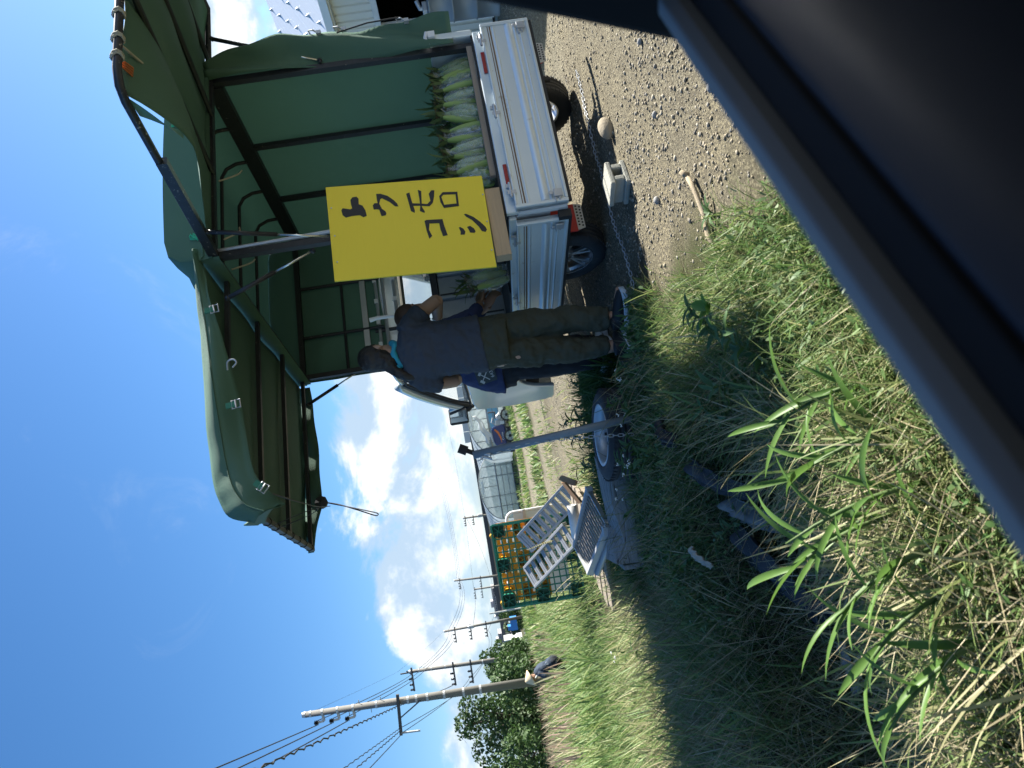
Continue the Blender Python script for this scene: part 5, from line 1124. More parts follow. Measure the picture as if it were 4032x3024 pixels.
for x in (.0, .5): MB().bb((x - .04, -.9, -.1), (x + .04, .9, .168)).build('joist', m_deck, dk)
wp = MB().lathe([(.036, -.12), (.043, -.12), (.043, .16), (.036, .16)], 20, Tm((-1.22, 6.35, .35), (0, .25, 1), (0, 1, .05)), closed=True); tag(wp.build('plastic_pipe', m_white, smooth=True), 'short white plastic pipe lying open-ended on the deck', 'pipe')
for k, (x, y, a_, lab) in enumerate(((-.98, 6.25, .5, 'broken orange-brown wood scrap beside the white pipe'), (-.90, 6.4, 1.4, 'second splintered wood scrap behind the grating'))):
    o = MB().prism([(-.12, -.02), (.10, -.03), (.13, .01), (.02, .03), (-.10, .025)], Matrix.Identity(4), .02).build('wood_scrap', M('fresh_wood', (.42, .24, .12), .8, var=.25), label=lab, cat='wood scrap'); o.location = (x, y, .33); o.rotation_euler = (.3, -.5, a_)

# ------------------------------------------------------------------ broken plastic and sheet scraps in the ditch
m_scrap = M('scuffed_grey_plastic', (.045, .050, .058), .7, var=.35, vs=6, bump=.3, bs=30, spots=((.10, .105, .11), 9, .58, .2)); m_scrapw = M('pale_plastic_scrap', (.20, .215, .215), .6, var=.2, vs=8)
def scrap(pts, wid, label, mat=m_scrap, curl=.05, lift=.09):
    P = catmull([(x, y, gzf(x, y) + lift + z) for x, y, z in pts], 6); n = len(P) - 1
    def f(i, j):
        k = int(round(i * n)); p = P[k]; d = (P[min(n, k + 1)] - P[max(0, k - 1)]).normalized(); s_ = Vector((0, 0, 1)).cross(d).normalized(); u = j - .5
        return p + s_ * wid * u * (1 - .35 * i) + Vector((0, 0, curl * math.cos(u * 9) * .5 + .01 * math.sin(i * 23 + u * 7)))
    return tag(MB().grid(f, n, 8).build('plastic_scrap', mat, thick=.005, smooth=True), label, 'debris')
scrap([(-.86, 3.40, 0), (-.95, 3.28, .02), (-1.04, 3.18, .0), (-1.12, 3.05, -.02), (-1.06, 2.97, .03)], .16, 'long torn strip of grey bumper plastic curling in the ditch weeds')
scrap([(-.52, 3.45, 0), (-.60, 3.33, .05), (-.66, 3.22, .03)], .12, 'bent piece of dark plastic trim poking out of the lit weeds')
scrap([(-.70, 3.38, .02), (-.76, 3.27, .07), (-.80, 3.18, .03)], .13, 'crumpled pale grey plastic shell with holes among mugwort leaves', m_scrapw, .09)
scrap([(-1.22, 2.90, 0), (-1.30, 2.83, .01), (-1.37, 2.78, 0)], .07, 'narrow pale plastic sliver in the ditch, nearest the picture edge', m_scrapw, .02)
scrap([(-.90, 3.47, .03), (-.93, 3.42, .05), (-.97, 3.37, .03)], .045, 'small torn beige tape strip across the grey bumper plastic', M('beige_tape', (.36, .34, .28), .7), .01, .2)
scrap([(-.30, 3.62, 0), (-.36, 3.52, .03), (-.38, 3.42, .0)], .10, 'dark plastic corner half buried where lit weeds meet the ditch', m_black, .04)
# ------------------------------------------------------------------ people
def remesh(o, vox, smooth_it=4):
    md = o.modifiers.new('remesh', 'REMESH'); md.mode = 'VOXEL'; md.voxel_size = vox; md.use_smooth_shade = True
    ms = o.modifiers.new('smooth', 'SMOOTH'); ms.factor = .5; ms.iterations = smooth_it; return o
def wrinkle(o, s, scale, kind='CLOUDS'):
    tx = bpy.data.textures.new('folds', kind); tx.noise_scale = scale
    md = o.modifiers.new('folds', 'DISPLACE'); md.texture = tx; md.strength = s; md.mid_level = .5; md.texture_coords = 'LOCAL'; return o
def ell(b, c, r, R=None, n=16, m=12):
    T = (R.to_4x4() if R is not None else Matrix.Identity(4)); T = Matrix.Translation(c) @ T @ Matrix.Diagonal((r[0], r[1], r[2], 1))
    return b.lathe([(math.sin(PI * k / m), -math.cos(PI * k / m)) for k in range(m + 1)], n, T)
def limb(b, pts, rs, n=14): 
    b.tube(catmull(pts, 4), [float(np.interp(k / (4 * (len(pts) - 1)), np.linspace(0, 1, len(pts)), rs)) for k in range(4 * (len(pts) - 1) + 1)], n)
    return b
def hand(b, w, d, up, side, curl=.5, point=False, s=1.0):
    """palm, five unequal bent fingers; w wrist, d along the hand, up = back of hand, side = towards the thumb"""
    w = Vector(w); d = Vector(d).normalized(); up = Vector(up); up = (up - d * up.dot(d)).normalized(); sd = d.cross(up).normalized()
    if sd.dot(Vector(side)) < 0: sd = -sd
    R = Matrix((sd, d, sd.cross(d))).transposed(); ell(b, w + d * .045 * s, (.040 * s, .052 * s, .017 * s), R)
    for k in range(4):
        base = w + d * .085 * s + sd * (.029 - .019 * k) * s; ln = (.074, .082, .076, .060)[k] * s; c = .12 if (point and k == 0) else curl
        p = base; dd = d + sd * (.08 - .05 * k); P = [base - d * .03 * s, base]
        for q in (.44, .32, .24): dd = (dd.normalized() - up * c * .9).normalized(); p = p + dd * ln * q; P.append(p)
        b.tube(P, [.0105 * s, .0100 * s, .0092 * s, .0085 * s, .007 * s], 8)
    p0 = w + d * .02 * s + sd * .03 * s; P = [p0, p0 + (d * .5 + sd * .8).normalized() * .035 * s, p0 + (d * .8 + sd * .6).normalized() * .062 * s - up * .008 * s, p0 + (d * 1.0 + sd * .3).normalized() * .085 * s - up * .012 * s]
    b.tube(P, [.015 * s, .012 * s, .0105 * s, .008 * s], 8)
def head(b, c, f, s=1.0, upv_=(0, 0, 1)):
    """skull, jaw, nose, brow, lips, ears; c centre, f the way it faces"""
    c = Vector(c); f = Vector(f).normalized(); u = Vector(upv_); u = (u - f * u.dot(f)).normalized(); x = f.cross(u).normalized(); R = Matrix((x, f, u)).transposed()
    def at(a, b_, e): return c + (x * a + f * b_ + u * e) * s
    ell(b, at(0, -.008, .022), (.075 * s, .094 * s, .098 * s), R); ell(b, at(0, .022, -.045), (.058 * s, .070 * s, .070 * s), R); ell(b, at(0, .05, -.088), (.026 * s, .026 * s, .020 * s), R)
    b.tube([at(0, .086, .02), at(0, .104, -.018), at(0, .090, -.026)], [.008 * s, .013 * s, .008 * s], 8)
    for q in (-1, 1):
        ell(b, at(q * .030, .072, .032), (.022 * s, .012 * s, .008 * s), R); ell(b, at(q * .030, .078, .012), (.013 * s, .010 * s, .010 * s), R)
        ell(b, at(q * .076, -.006, -.004), (.009 * s, .020 * s, .034 * s), R)
    ell(b, at(0, .086, -.056), (.022 * s, .010 * s, .006 * s), R); ell(b, at(0, .084, -.068), (.020 * s, .010 * s, .007 * s), R)
    return at
m_skin = M('skin', (.44, .27, .19), .5, var=.08, vs=8); m_skin2 = M('tanned_skin', (.30, .17, .11), .55, var=.12, vs=10)
m_hair = M('dark_brown_hair', (.022, .017, .014), .55, var=.4, vs=14, stretch=(6, 6, 1), bump=.5, bs=40)
m_tee = M('charcoal_navy_cotton', (.050, .059, .078), .9, var=.07, vs=10, bump=.12, bs=300); m_olive2 = M('olive_trousers', (.050, .053, .034), .85, var=.10, vs=6, bump=.12, bs=300)
m_navy = M('navy_smock', (.028, .042, .115), .85, var=.10, vs=6, bump=.1, bs=260); m_blackc = M('black_trousers', (.012, .015, .021), .9, var=.15, vs=6); m_shoe = M('black_shoe', (.014, .015, .017), .6); m_sole = M('white_shoe_sole', (.62, .66, .68), .6, var=.08); m_teal = M('turquoise_neck_towel', (.03, .33, .46), .85, var=.10, vs=18, bump=.2)
# --- the customer in front
P1 = empty('person', (.27, 4.60, 0), 0, 'person in charcoal T-shirt and olive trousers standing with back turned at the side gate', 'person', 'people')
O = Vector((.27, 4.60, 0)); V3 = lambda x, y, z: Vector((x, y, z)) - O
bd1 = MB()
hat_ = head(bd1, V3(.295, 4.62, 1.545), (.55, .83, -.18))
limb(bd1, [V3(.275, 4.60, 1.36), V3(.285, 4.605, 1.43), V3(.293, 4.61, 1.49)], [.062, .050, .052])
ell(bd1, V3(.285, 4.60, 1.22), (.16, .095, .20)); ell(bd1, V3(.275, 4.60, 1.0), (.145, .10, .16)); ell(bd1, V3(.27, 4.60, .86), (.155, .115, .13))
limb(bd1, [V3(.42, 4.60, 1.345), V3(.52, 4.645, 1.25), V3(.595, 4.70, 1.145)], [.058, .047, .040]); limb(bd1, [V3(.595, 4.70, 1.145), V3(.55, 4.79, 1.155), V3(.475, 4.86, 1.165)], [.042, .040, .027]); hand(bd1, V3(.475, 4.86, 1.165), (-.8, .5, .1), (0, .4, .9), (.3, .2, .9), .55)
limb(bd1, [V3(.15, 4.60, 1.345), V3(.085, 4.66, 1.22), V3(.075, 4.72, 1.10)], [.056, .046, .040]); limb(bd1, [V3(.075, 4.72, 1.10), V3(.15, 4.83, 1.13), V3(.25, 4.90, 1.16)], [.041, .038, .026]); hand(bd1, V3(.25, 4.90, 1.16), (.8, .4, .1), (0, .5, .8), (-.3, .2, .9), .55)
for (x0, x1, x2, y2) in ((.345, .340, .310, 4.60), (.195, .165, .135, 4.63)): limb(bd1, [V3(x0, 4.60, .82), V3(x1, 4.61, .48), V3(x2 - .0, y2, .20), V3(x2, y2, .07)], [.082, .058, .045, .038])
for (x, y, dx, dy) in ((.33, 4.53, .85, -.5), (.15, 4.60, .5, .8)): limb(bd1, [V3(x - dx * .06, y - dy * .06, .05), V3(x + dx * .08, y + dy * .08, .045), V3(x + dx * .16, y + dy * .16, .035)], [.038, .036, .028])
remesh(bd1.build('body', m_skin, P1, smooth=True), .0062)
# T-shirt
ts = MB(); rg = []
for z, cx, rx, ry, cy in ((1.425, .287, .075, .065, 4.605), (1.405, .287, .115, .075, 4.603), (1.375, .286, .172, .090, 4.60), (1.33, .286, .195, .105, 4.60), (1.26, .287, .185, .115, 4.60), (1.15, .283, .172, .118, 4.60), (1.03, .280, .172, .122, 4.60), (.93, .279, .176, .128, 4.60), (.900, .279, .177, .129, 4.60)):
    rg.append([V3(cx + rx * math.copysign(abs(math.cos(q)) ** .8, math.cos(q)), cy + ry * math.copysign(abs(math.sin(q)) ** .9, math.sin(q)), z + .012 * math.cos(q) * (z < .95)) for q in [2 * PI * k / 32 for k in range(32)]])
ts.loft(rg)
limb(ts, [V3(.41, 4.60, 1.345), V3(.46, 4.615, 1.315), V3(.525, 4.648, 1.250)], [.075, .074, .072]); limb(ts, [V3(.155, 4.60, 1.345), V3(.105, 4.635, 1.27), V3(.080, 4.67, 1.195)], [.073, .074, .072])
o = remesh(ts.build('t_shirt', m_tee, P1, smooth=True), .0075, 3); wrinkle(o, .028, .10); wrinkle(o, .014, .04)
# trousers
tr_ = MB(); rg = []
for z, cx, rx, ry in ((.955, .277, .155, .115), (.90, .276, .162, .125), (.82, .275, .170, .135), (.75, .272, .168, .132)):
    rg.append([V3(cx + rx * math.copysign(abs(math.cos(q)) ** .85, math.cos(q)), 4.605 + ry * math.sin(q), z) for q in [2 * PI * k / 28 for k in range(28)]])
tr_.loft(rg)
limb(tr_, [V3(.345, 4.605, .80), V3(.348, 4.61, .62), V3(.342, 4.615, .45), V3(.325, 4.605, .27), V3(.312, 4.60, .115)], [.096, .096, .088, .078, .066]); limb(tr_, [V3(.200, 4.605, .80), V3(.185, 4.61, .62), V3(.166, 4.62, .45), V3(.150, 4.63, .27), V3(.138, 4.635, .14)], [.096, .094, .085, .072, .060])
o = remesh(tr_.build('trousers', m_olive2, P1, smooth=True), .0075, 3); wrinkle(o, .045, .13); wrinkle(o, .024, .05)
# hair: cap of hair, low bun tail, wavy locks on the left shoulder
hb = MB(); fx = Vector((.55, .83, -.18)).normalized(); ux = Vector((0, 0, 1)); ux = (ux - fx * ux.dot(fx)).normalized(); xx = fx.cross(ux)
Rh = Matrix((xx, fx, ux)).transposed(); hc = V3(.295, 4.62, 1.545)
ell(hb, hc + (fx * -.016 + ux * .032), (.083, .095, .097), Rh); ell(hb, hc + (fx * -.045 + ux * -.02), (.072, .062, .075), Rh); ell(hb, hc + (fx * -.062 + ux * -.065), (.05, .045, .06), Rh)
limb(hb, [hc + Vector((-.06, -.05, -.04)), V3(.19, 4.56, 1.45), V3(.155, 4.55, 1.40), V3(.135, 4.56, 1.35), V3(.12, 4.58, 1.30)], [.035, .034, .030, .024, .008]); limb(hb, [hc + Vector((-.07, -.02, -.05)), V3(.175, 4.60, 1.44), V3(.13, 4.60, 1.385), V3(.105, 4.61, 1.33)], [.03, .03, .024, .006])
o = remesh(hb.build('hair', m_hair, P1, smooth=True), .006, 2); wrinkle(o, .014, .03)
MB().tube([hc + fx * -.102 + ux * .0 + xx * (-.075 + .015 * k) + ux * (.045 - .004 * k - (.0 if k < 5 else .008 * (k - 5))) + fx * (.02 * abs(k - 5) * .5) for k in range(11)], .007, 6).build('hair_band', m_shoe, P1, smooth=True)
tw_ = MB().tube([V3(.287 + .078 * math.cos(q), 4.606 + .062 * math.sin(q), 1.432 + .012 * math.sin(q * 3) + .012 * math.cos(q)) for q in [2 * PI * k / 26 for k in range(26)]], [.019 + .005 * math.sin(k * 1.7) for k in range(26)], 8, closed=True); limb(tw_, [V3(.22, 4.565, 1.43), V3(.195, 4.56, 1.425), V3(.178, 4.565, 1.41)], [.017, .014, .006]); tw_.build('neck_towel', m_teal, P1, smooth=True)
MB().tube([V3(.497 + .030 * math.cos(q) * .5, 4.845 + .030 * math.cos(q) * .8, 1.163 + .032 * math.sin(q)) for q in [2 * PI * k / 16 for k in range(16)]], .005, 6, closed=True).build('bracelet', m_sole, P1)
def shoe(par, x, y, dx, dy, ln, upper, sole, zz=0.0, lace=False):
    d = Vector((dx, dy, 0)).normalized(); s_ = Vector((-d.y, d.x, 0)); c = Vector((x, y, 0)) - par.location; c.z = zz
    prof_ = [(-.5, .028, 0), (-.42, .040, 0), (-.2, .037, 0), (.1, .042, 0), (.3, .047, 0), (.42, .040, .004), (.5, .018, .016)]
    def ring(z0, k): return [c + d * (t_ * ln) + s_ * (w * k) + Vector((0, 0, z0 + l)) for t_, w, l in prof_] + [c + d * (t_ * ln) - s_ * (w * k) + Vector((0, 0, z0 + l)) for t_, w, l in prof_[::-1]]
    MB().loft([ring(0, .96), ring(.014, 1.05), ring(.032, 1.03)]).build('shoe_sole', sole, par, smooth=False, bevel=.004)
    u = MB(); limb(u, [c + d * (-.40 * ln) + Vector((0, 0, .055)), c + d * (-.1 * ln) + Vector((0, 0, .055)), c + d * (.2 * ln) + Vector((0, 0, .044)), c + d * (.44 * ln) + Vector((0, 0, .034))], [.040, .042, .040, .026]); limb(u, [c + d * (-.34 * ln) + Vector((0, 0, .05)), c + d * (-.34 * ln) + Vector((0, 0, .105))], [.040, .042])
    remesh(u.build('shoe_upper', upper, par, smooth=True), .006, 2)
shoe(P1, .345, 4.48, .88, -.47, .27, m_shoe, m_sole, gzf(.345, 4.48)); shoe(P1, .165, 4.56, .6, .8, .26, m_shoe, m_sole, gzf(.165, 4.56))
# --- the seller bending over the bed
P2 = empty('person', (.16, 5.22, 0), 0, 'person in navy smock and black trousers bending over the truck bed, pointing at corn', 'person', 'people'); O = Vector((.16, 5.22, 0))
b2_ = MB(); head(b2_, V3(.575, 5.26, 1.345), (.85, .15, -.5), .98, (.5, .1, .85))
limb(b2_, [V3(.44, 5.25, 1.23), V3(.50, 5.255, 1.27), V3(.54, 5.26, 1.31)], [.06, .052, .052]); ell(b2_, V3(.15, 5.22, .90), (.15, .12, .15)); ell(b2_, V3(.26, 5.23, 1.05), (.13, .11, .17), Matrix.Rotation(.55, 3, 'Y')); ell(b2_, V3(.37, 5.24, 1.17), (.12, .15, .13))
limb(b2_, [V3(.44, 5.12, 1.20), V3(.47, 5.08, 1.06), V3(.49, 5.06, .945)], [.052, .043, .037]); limb(b2_, [V3(.49, 5.06, .945), V3(.535, 5.09, .905), V3(.585, 5.12, .868)], [.037, .034, .026]); hand(b2_, V3(.585, 5.12, .868), (.9, .25, -.25), (.1, -.5, .8), (.2, .3, .9), .75, True, .98)
limb(b2_, [V3(.44, 5.38, 1.19), V3(.49, 5.36, 1.04), V3(.52, 5.30, .93)], [.052, .043, .037]); limb(b2_, [V3(.52, 5.30, .93), V3(.54, 5.22, .87), V3(.56, 5.15, .81)], [.037, .033, .026]); hand(b2_, V3(.555, 5.13, .825), (.75, -.1, -.55), (.2, -.75, .5), (.4, .1, .9), .95, False, .98)
for y0, x1 in ((5.16, .075), (5.30, .20)): limb(b2_, [V3(.14, y0, .85), V3(x1 + .02, y0, .48), V3(x1 - .01, y0, .10)], [.085, .06, .04]); limb(b2_, [V3(x1 - .05, y0, .05), V3(x1 + .05, y0 - .02, .045), V3(x1 + .14, y0 - .03, .035)], [.036, .035, .028])
remesh(b2_.build('body', m_skin2, P2, smooth=True), .0055, 3)
sm = MB(); ax = [(.105, 5.21, .790), (.12, 5.215, .88), (.17, 5.22, .97), (.25, 5.23, 1.07), (.33, 5.24, 1.16), (.40, 5.245, 1.21), (.455, 5.25, 1.245)]
rr = [(.165, .145), (.158, .142), (.148, .145), (.142, .16), (.14, .175), (.12, .165), (.07, .085)]; rg = []
for k, (c, (rx, ry)) in enumerate(zip(ax, rr)):
    a_ = Vector(ax[max(0, k - 1)]); b_ = Vector(ax[min(6, k + 1)]); d = (b_ - a_).normalized() if k else Vector((0, 0, 1)); s_ = Vector((0, 1, 0)); f_ = s_.cross(d).normalized()
    rg.append([V3(*c) + f_ * rx * math.cos(q) + s_ * ry * math.sin(q) for q in [2 * PI * j / 28 for j in range(28)]])
sm.loft(rg)
limb(sm, [V3(.42, 5.12, 1.18), V3(.465, 5.08, 1.06), V3(.490, 5.06, .95)], [.075, .065, .056]); limb(sm, [V3(.49, 5.06, .95), V3(.53, 5.085, .915), V3(.563, 5.105, .885)], [.056, .050, .044]); limb(sm, [V3(.42, 5.37, 1.17), V3(.49, 5.36, 1.04), V3(.525, 5.29, .93)], [.075, .064, .055]); limb(sm, [V3(.525, 5.29, .93), V3(.54, 5.22, .87)], [.055, .047])
o = remesh(sm.build('smock', m_navy, P2, smooth=True), .008, 3); wrinkle(o, .03, .11); wrinkle(o, .012, .04)
bt2 = MB(); rg = []
for z, rx, ry in ((.93, .135, .135), (.80, .145, .15), (.70, .14, .145)): rg.append([V3(.12, 5.225, z) + Vector((rx * math.cos(q), ry * math.sin(q), 0)) for q in [2 * PI * j / 24 for j in range(24)]])
bt2.loft(rg)
for y0, x1 in ((5.16, .085), (5.30, .20)): limb(bt2, [V3(.12, y0, .76), V3(x1 + .02, y0, .48), V3(x1 - .0, y0, .28), V3(x1 - .01, y0, .10)], [.105, .092, .082, .070])
o = remesh(bt2.build('trousers', m_blackc, P2, smooth=True), .009, 3); wrinkle(o, .028, .10)
hb = MB(); hc = V3(.575, 5.26, 1.345); fx = Vector((.85, .15, -.5)).normalized(); ux = Vector((.5, .1, .85)); ux = (ux - fx * ux.dot(fx)).normalized(); xx = fx.cross(ux); Rh = Matrix((xx, fx, ux)).transposed()
ell(hb, hc + (fx * -.016 + ux * .036), (.083, .097, .094), Rh); ell(hb, hc + (fx * -.045 + ux * -.02), (.072, .06, .075), Rh)
remesh(hb.build('hair', M('brown_hair', (.05, .026, .017), .6, var=.4, vs=20), P2, smooth=True), .007, 2)
for x, y in ((.10, 5.14), (.22, 5.29)): shoe(P2, x, y, .95, -.15, .25, m_sole, m_sole, gzf(x, y))
# leather patch printed with two crossed hatchets
pc = Vector((.085, 5.052, .905)); Tp = Tm(pc - O, (.92, -.32, .20), (-.22, -.05, .97))
ptch = MB().prism([(-.055, -.06), (.045, -.068), (.062, -.05), (.055, .07), (-.05, .07)], Tp, .004).build('printed_patch', M('patch_leather', (.05, .075, .085), .7), P2)
mk = MB()
def bar2(x0, y0, x1, y1, w):
    d = Vector((x1 - x0, y1 - y0)).normalized(); n_ = Vector((-d.y, d.x)) * w / 2; T5 = Tp.copy(); mk.prism([(x0 + n_.x, y0 + n_.y), (x0 - n_.x, y0 - n_.y), (x1 - n_.x, y1 - n_.y), (x1 + n_.x, y1 + n_.y)], Tp @ Matrix.Translation((0, 0, .0042)), .0012)
bar2(-.035, -.012, .03, .045, .006); bar2(.03, -.012, -.035, .045, .006); bar2(.018, .05, .04, .03, .017); bar2(-.02, .052, -.044, .03, .017)
mk.build('hatchet_print', m_sole, ptch)
fo2 = font_mesh('print', '643', .034, .0006, m_sole, ptch); fo2.matrix_local = Tp @ Matrix.Translation((-.028, -.048, .0048))
# --- the farmer bent over in the field
fz = gzf(-7.55, 20.0); P3 = empty('person', (-7.55, 20.0, fz), 0, 'person in a pointed straw hat and dark blue work clothes bending in the tall grass', 'person', 'people'); O = Vector((-7.55, 20.0, 0)); dz = fz + .30
V3 = lambda x, y, z: Vector((x, y, z + .30)) - O
b3 = MB(); head(b3, V3(-7.83, 19.95, .74), (-.75, -.35, -.5), 1.0, (-.45, -.2, .87)); limb(b3, [V3(-7.72, 19.97, .62), V3(-7.78, 19.96, .68)], [.055, .05]); ell(b3, V3(-7.64, 19.98, .46), (.13, .16, .24), Matrix.Rotation(-.42, 3, 'Y')); ell(b3, V3(-7.53, 20, .18), (.14, .16, .16))
limb(b3, [V3(-7.71, 19.84, .58), V3(-7.77, 19.76, .40), V3(-7.84, 19.74, .24)], [.052, .042, .027]); hand(b3, V3(-7.84, 19.74, .24), (-.4, .1, -.9), (-.8, -.2, .3), (0, 1, 0), .7); limb(b3, [V3(-7.71, 20.12, .58), V3(-7.83, 20.18, .40), V3(-7.92, 20.1, .27)], [.052, .042, .027]); hand(b3, V3(-7.92, 20.1, .27), (-.5, -.3, -.8), (-.8, .2, .3), (0, -1, 0), .7)
for y in (19.9, 20.1): limb(b3, [V3(-7.53, y, .15), V3(-7.62 + (y - 20) * .3, y, -.05), V3(-7.55, y, -.33)], [.085, .06, .045])
remesh(b3.build('body', m_skin2, P3, smooth=True), .012, 2)
m_ind = M('indigo_workwear', (.018, .034, .062), .85, var=.15, vs=8)
j3 = MB(); ell(j3, V3(-7.645, 19.98, .45), (.155, .185, .27), Matrix.Rotation(-.42, 3, 'Y')); ell(j3, V3(-7.55, 20, .22), (.16, .18, .17)); limb(j3, [V3(-7.70, 19.85, .58), V3(-7.77, 19.76, .41), V3(-7.825, 19.745, .29)], [.078, .066, .056]); limb(j3, [V3(-7.70, 20.11, .58), V3(-7.83, 20.18, .41), V3(-7.90, 20.12, .31)], [.078, .066, .056])
o = remesh(j3.build('jacket', m_ind, P3, smooth=True), .016, 2); wrinkle(o, .04, .12)
t3 = MB(); ell(t3, V3(-7.52, 20, .14), (.165, .18, .17))
for y in (19.9, 20.1): limb(t3, [V3(-7.52, y, .12), V3(-7.62 + (y - 20) * .3, y, -.05), V3(-7.56, y, -.34)], [.115, .09, .07])
o = remesh(t3.build('trousers', M('dark_workwear', (.010, .014, .022), .9), P3, smooth=True), .016, 2); wrinkle(o, .03, .1)
T_ = Matrix.Translation(V3(-7.835, 19.95, .80)) @ Vector((-.38, -.2, .9)).to_track_quat('Z', 'Y').to_matrix().to_4x4()
MB().lathe([(.235, -.02), (.19, .03), (.11, .105), (.03, .175), (.0, .185)], 32, T_).build('straw_hat', M('straw', (.62, .50, .32), .8, var=.15, vs=14, bump=.3), P3, thick=.006, smooth=True)
MB().tube([V3(-7.79 + .075 * math.cos(q), 19.955 + .08 * math.sin(q), .655 - .05 * math.cos(q)) for q in [2 * PI * k / 16 for k in range(16)]], .022, 8, closed=True).build('neck_towel', m_sole, P3)
MB().tube([V3(-7.47 + .02 * math.sin(q), 19.83, .33) + Vector((.03 * math.cos(q), 0, .03 * math.sin(q))) for q in [2 * PI * k / 14 for k in range(14)]], .006, 6, closed=True).build('pocket_emblem', m_sole, P3)
# ------------------------------------------------------------------ grass and weeds
GC = [(.050, .105, .034), (.085, .165, .044), (.13, .22, .06), (.19, .26, .08), (.29, .30, .13), (.38, .35, .19)]
m_grass = M('grass_blades', None, .55, attr='tone', cols=GC, trans=.42, spec=.35)
m_broad = M('broad_weed_leaves', None, .5, attr='tone', cols=[(.04, .095, .026), (.07, .15, .036), (.13, .21, .065), (.21, .27, .13)], trans=.35, spec=.4)
m_straw = M('dry_grass', None, .7, attr='tone', cols=[(.15, .13, .07), (.26, .22, .12), (.38, .33, .20), (.46, .42, .29)], trans=.25)
m_ear = M('grass_seed_heads', None, .7, attr='tone', cols=[(.10, .13, .06), (.20, .22, .11), (.30, .29, .17), (.33, .22, .17)], trans=.3)
def blades(name, P, h, w, lean, curl, az, mat, tone, seg=4, label=None):
    """curved tapering blades; every argument an array per blade"""
    n = len(P); t = np.linspace(0, 1, seg + 1); A = lean[:, None] + curl[:, None] * t[None, :]
    dx = np.sin(A); dz = np.cos(A); st = h[:, None] / seg
    R = np.concatenate([np.zeros((n, 1)), np.cumsum((dx[:, :-1] + dx[:, 1:]) / 2 * st, 1)], 1); Zz = np.concatenate([np.zeros((n, 1)), np.cumsum((dz[:, :-1] + dz[:, 1:]) / 2 * st, 1)], 1)
    ca_, sa_ = np.cos(az)[:, None], np.sin(az)[:, None]
    tw_ = az + PI / 2 + rng.uniform(-.7, .7, n); wx, wy = np.cos(tw_)[:, None], np.sin(tw_)[:, None]
    prof = np.where(t < 1, np.sin(PI * np.clip(.22 + .78 * t, 0, 1)) ** .7, 0.0) * .5
    cx = P[:, 0:1] + R * ca_; cy = P[:, 1:2] + R * sa_; cz = P[:, 2:3] + Zz
    W_ = w[:, None] * prof[None, :]
    Lf = np.stack([cx - wx * W_, cy - wy * W_, cz], -1); Rt = np.stack([cx + wx * W_, cy + wy * W_, cz], -1)
    V = np.stack([Lf[:, :-1], Rt[:, :-1]], 2).reshape(n, seg * 2, 3); V = np.concatenate([V, np.stack([cx[:, -1], cy[:, -1], cz[:, -1]], -1)[:, None]], 1)
    k = seg * 2 + 1; f = []
    for i in range(seg - 1): f += [(2 * i, 2 * i + 1, 2 * i + 3), (2 * i, 2 * i + 3, 2 * i + 2)]
    f.append((2 * seg - 2, 2 * seg - 1, 2 * seg))
    T_ = (np.array(f)[None] + (np.arange(n) * k)[:, None, None]).reshape(-1, 3)
    return tag(fast(name, V.reshape(-1, 3), T_, mat, attr={'tone': np.repeat(tone, k)}), kind='stuff')
def sow(n, x0, x1, y0, y1, dens, ypow=1.0):
    x = rng.uniform(x0, x1, n); y = y0 + (y1 - y0) * rng.uniform(0, 1, n) ** ypow
    k = rng.uniform(0, 1, n) < dens(x, y)
    s_ = EX * x + EY * y; q = -EY * x + EX * y
    k &= (q > 0.62)                                   # nothing grows inside the car
    # nothing grows through the crate, tyre, truck
    k &= ~((np.hypot(x + .415, y - 4.70) < .28)); k &= ~((x > -1.3) & (x < -.58) & (y > 4.95) & (y < 5.3))
    return x[k], y[k]
U = lambda a, b, n: rng.uniform(a, b, n)
def grassy(x, y):                                     # 1 where weeds grow, 0 on gravel
    e = lot_edge(y) + (fnoise(x * 2.7, y * 2.7, 40) - .5) * .55
    return sst(-(x - e), -.05, .28)
def front(x, y): return sst(-x, -1.2, -.0) * 0 + 1
# 1 trodden, sun-bleached weeds at the edge of the lot
x, y = sow(100000, -1.7, .75, 1.0, 4.2, lambda x, y: grassy(x, y) * (.25 + .75 * fnoise(x * 3, y * 3, 41)) * (1 - .75 * np.exp(-(((-EY * x + EX * y) - 2.75) / .45) ** 2) * (1 - sst(EX * x + EY * y, 1.5, 2.0))), .8)
n = len(x); pt = fnoise(x * 2.4, y * 2.4, 42)
blades('short_grass', np.stack([x, y, gz(x, y) - .01], -1), U(.06, .17, n) * (.7 + .7 * pt) * np.where((x > -.05) & (y > 3.8), .5, 1), U(.002, .0048, n), U(.1, 1.15, n), U(.2, 1.4, n), U(0, 2 * PI, n), m_grass, np.clip(.20 + .45 * pt + U(-.28, .42, n), 0, 1), 4)
x, y = sow(9500, -1.7, .7, 1.0, 4.3, lambda x, y: grassy(x, y) * sst(fnoise(x * 2.2, y * 2.2, 43), .40, .58), .8); n = len(x)
blades('clover_and_mugwort', np.stack([x, y, gz(x, y) + U(.01, .09, n)], -1), U(.018, .046, n), U(.007, .016, n), U(.5, 1.5, n), U(.1, .6, n), U(0, 2 * PI, n), m_broad, np.clip(.2 + U(0, .75, n), 0, 1), 3)
x, y = sow(12000, -1.9, .8, 1.0, 4.6, lambda x, y: grassy(x + .12, y) * sst(fnoise(x * 1.9, y * 1.9, 44), .34, .55), .8); n = len(x)
blades('dry_stems', np.stack([x, y, gz(x, y)], -1), U(.08, .28, n), U(.0025, .005, n), U(.6, 1.5, n), U(-.2, .4, n), U(0, 2 * PI, n), m_straw, U(0, 1, n), 3)
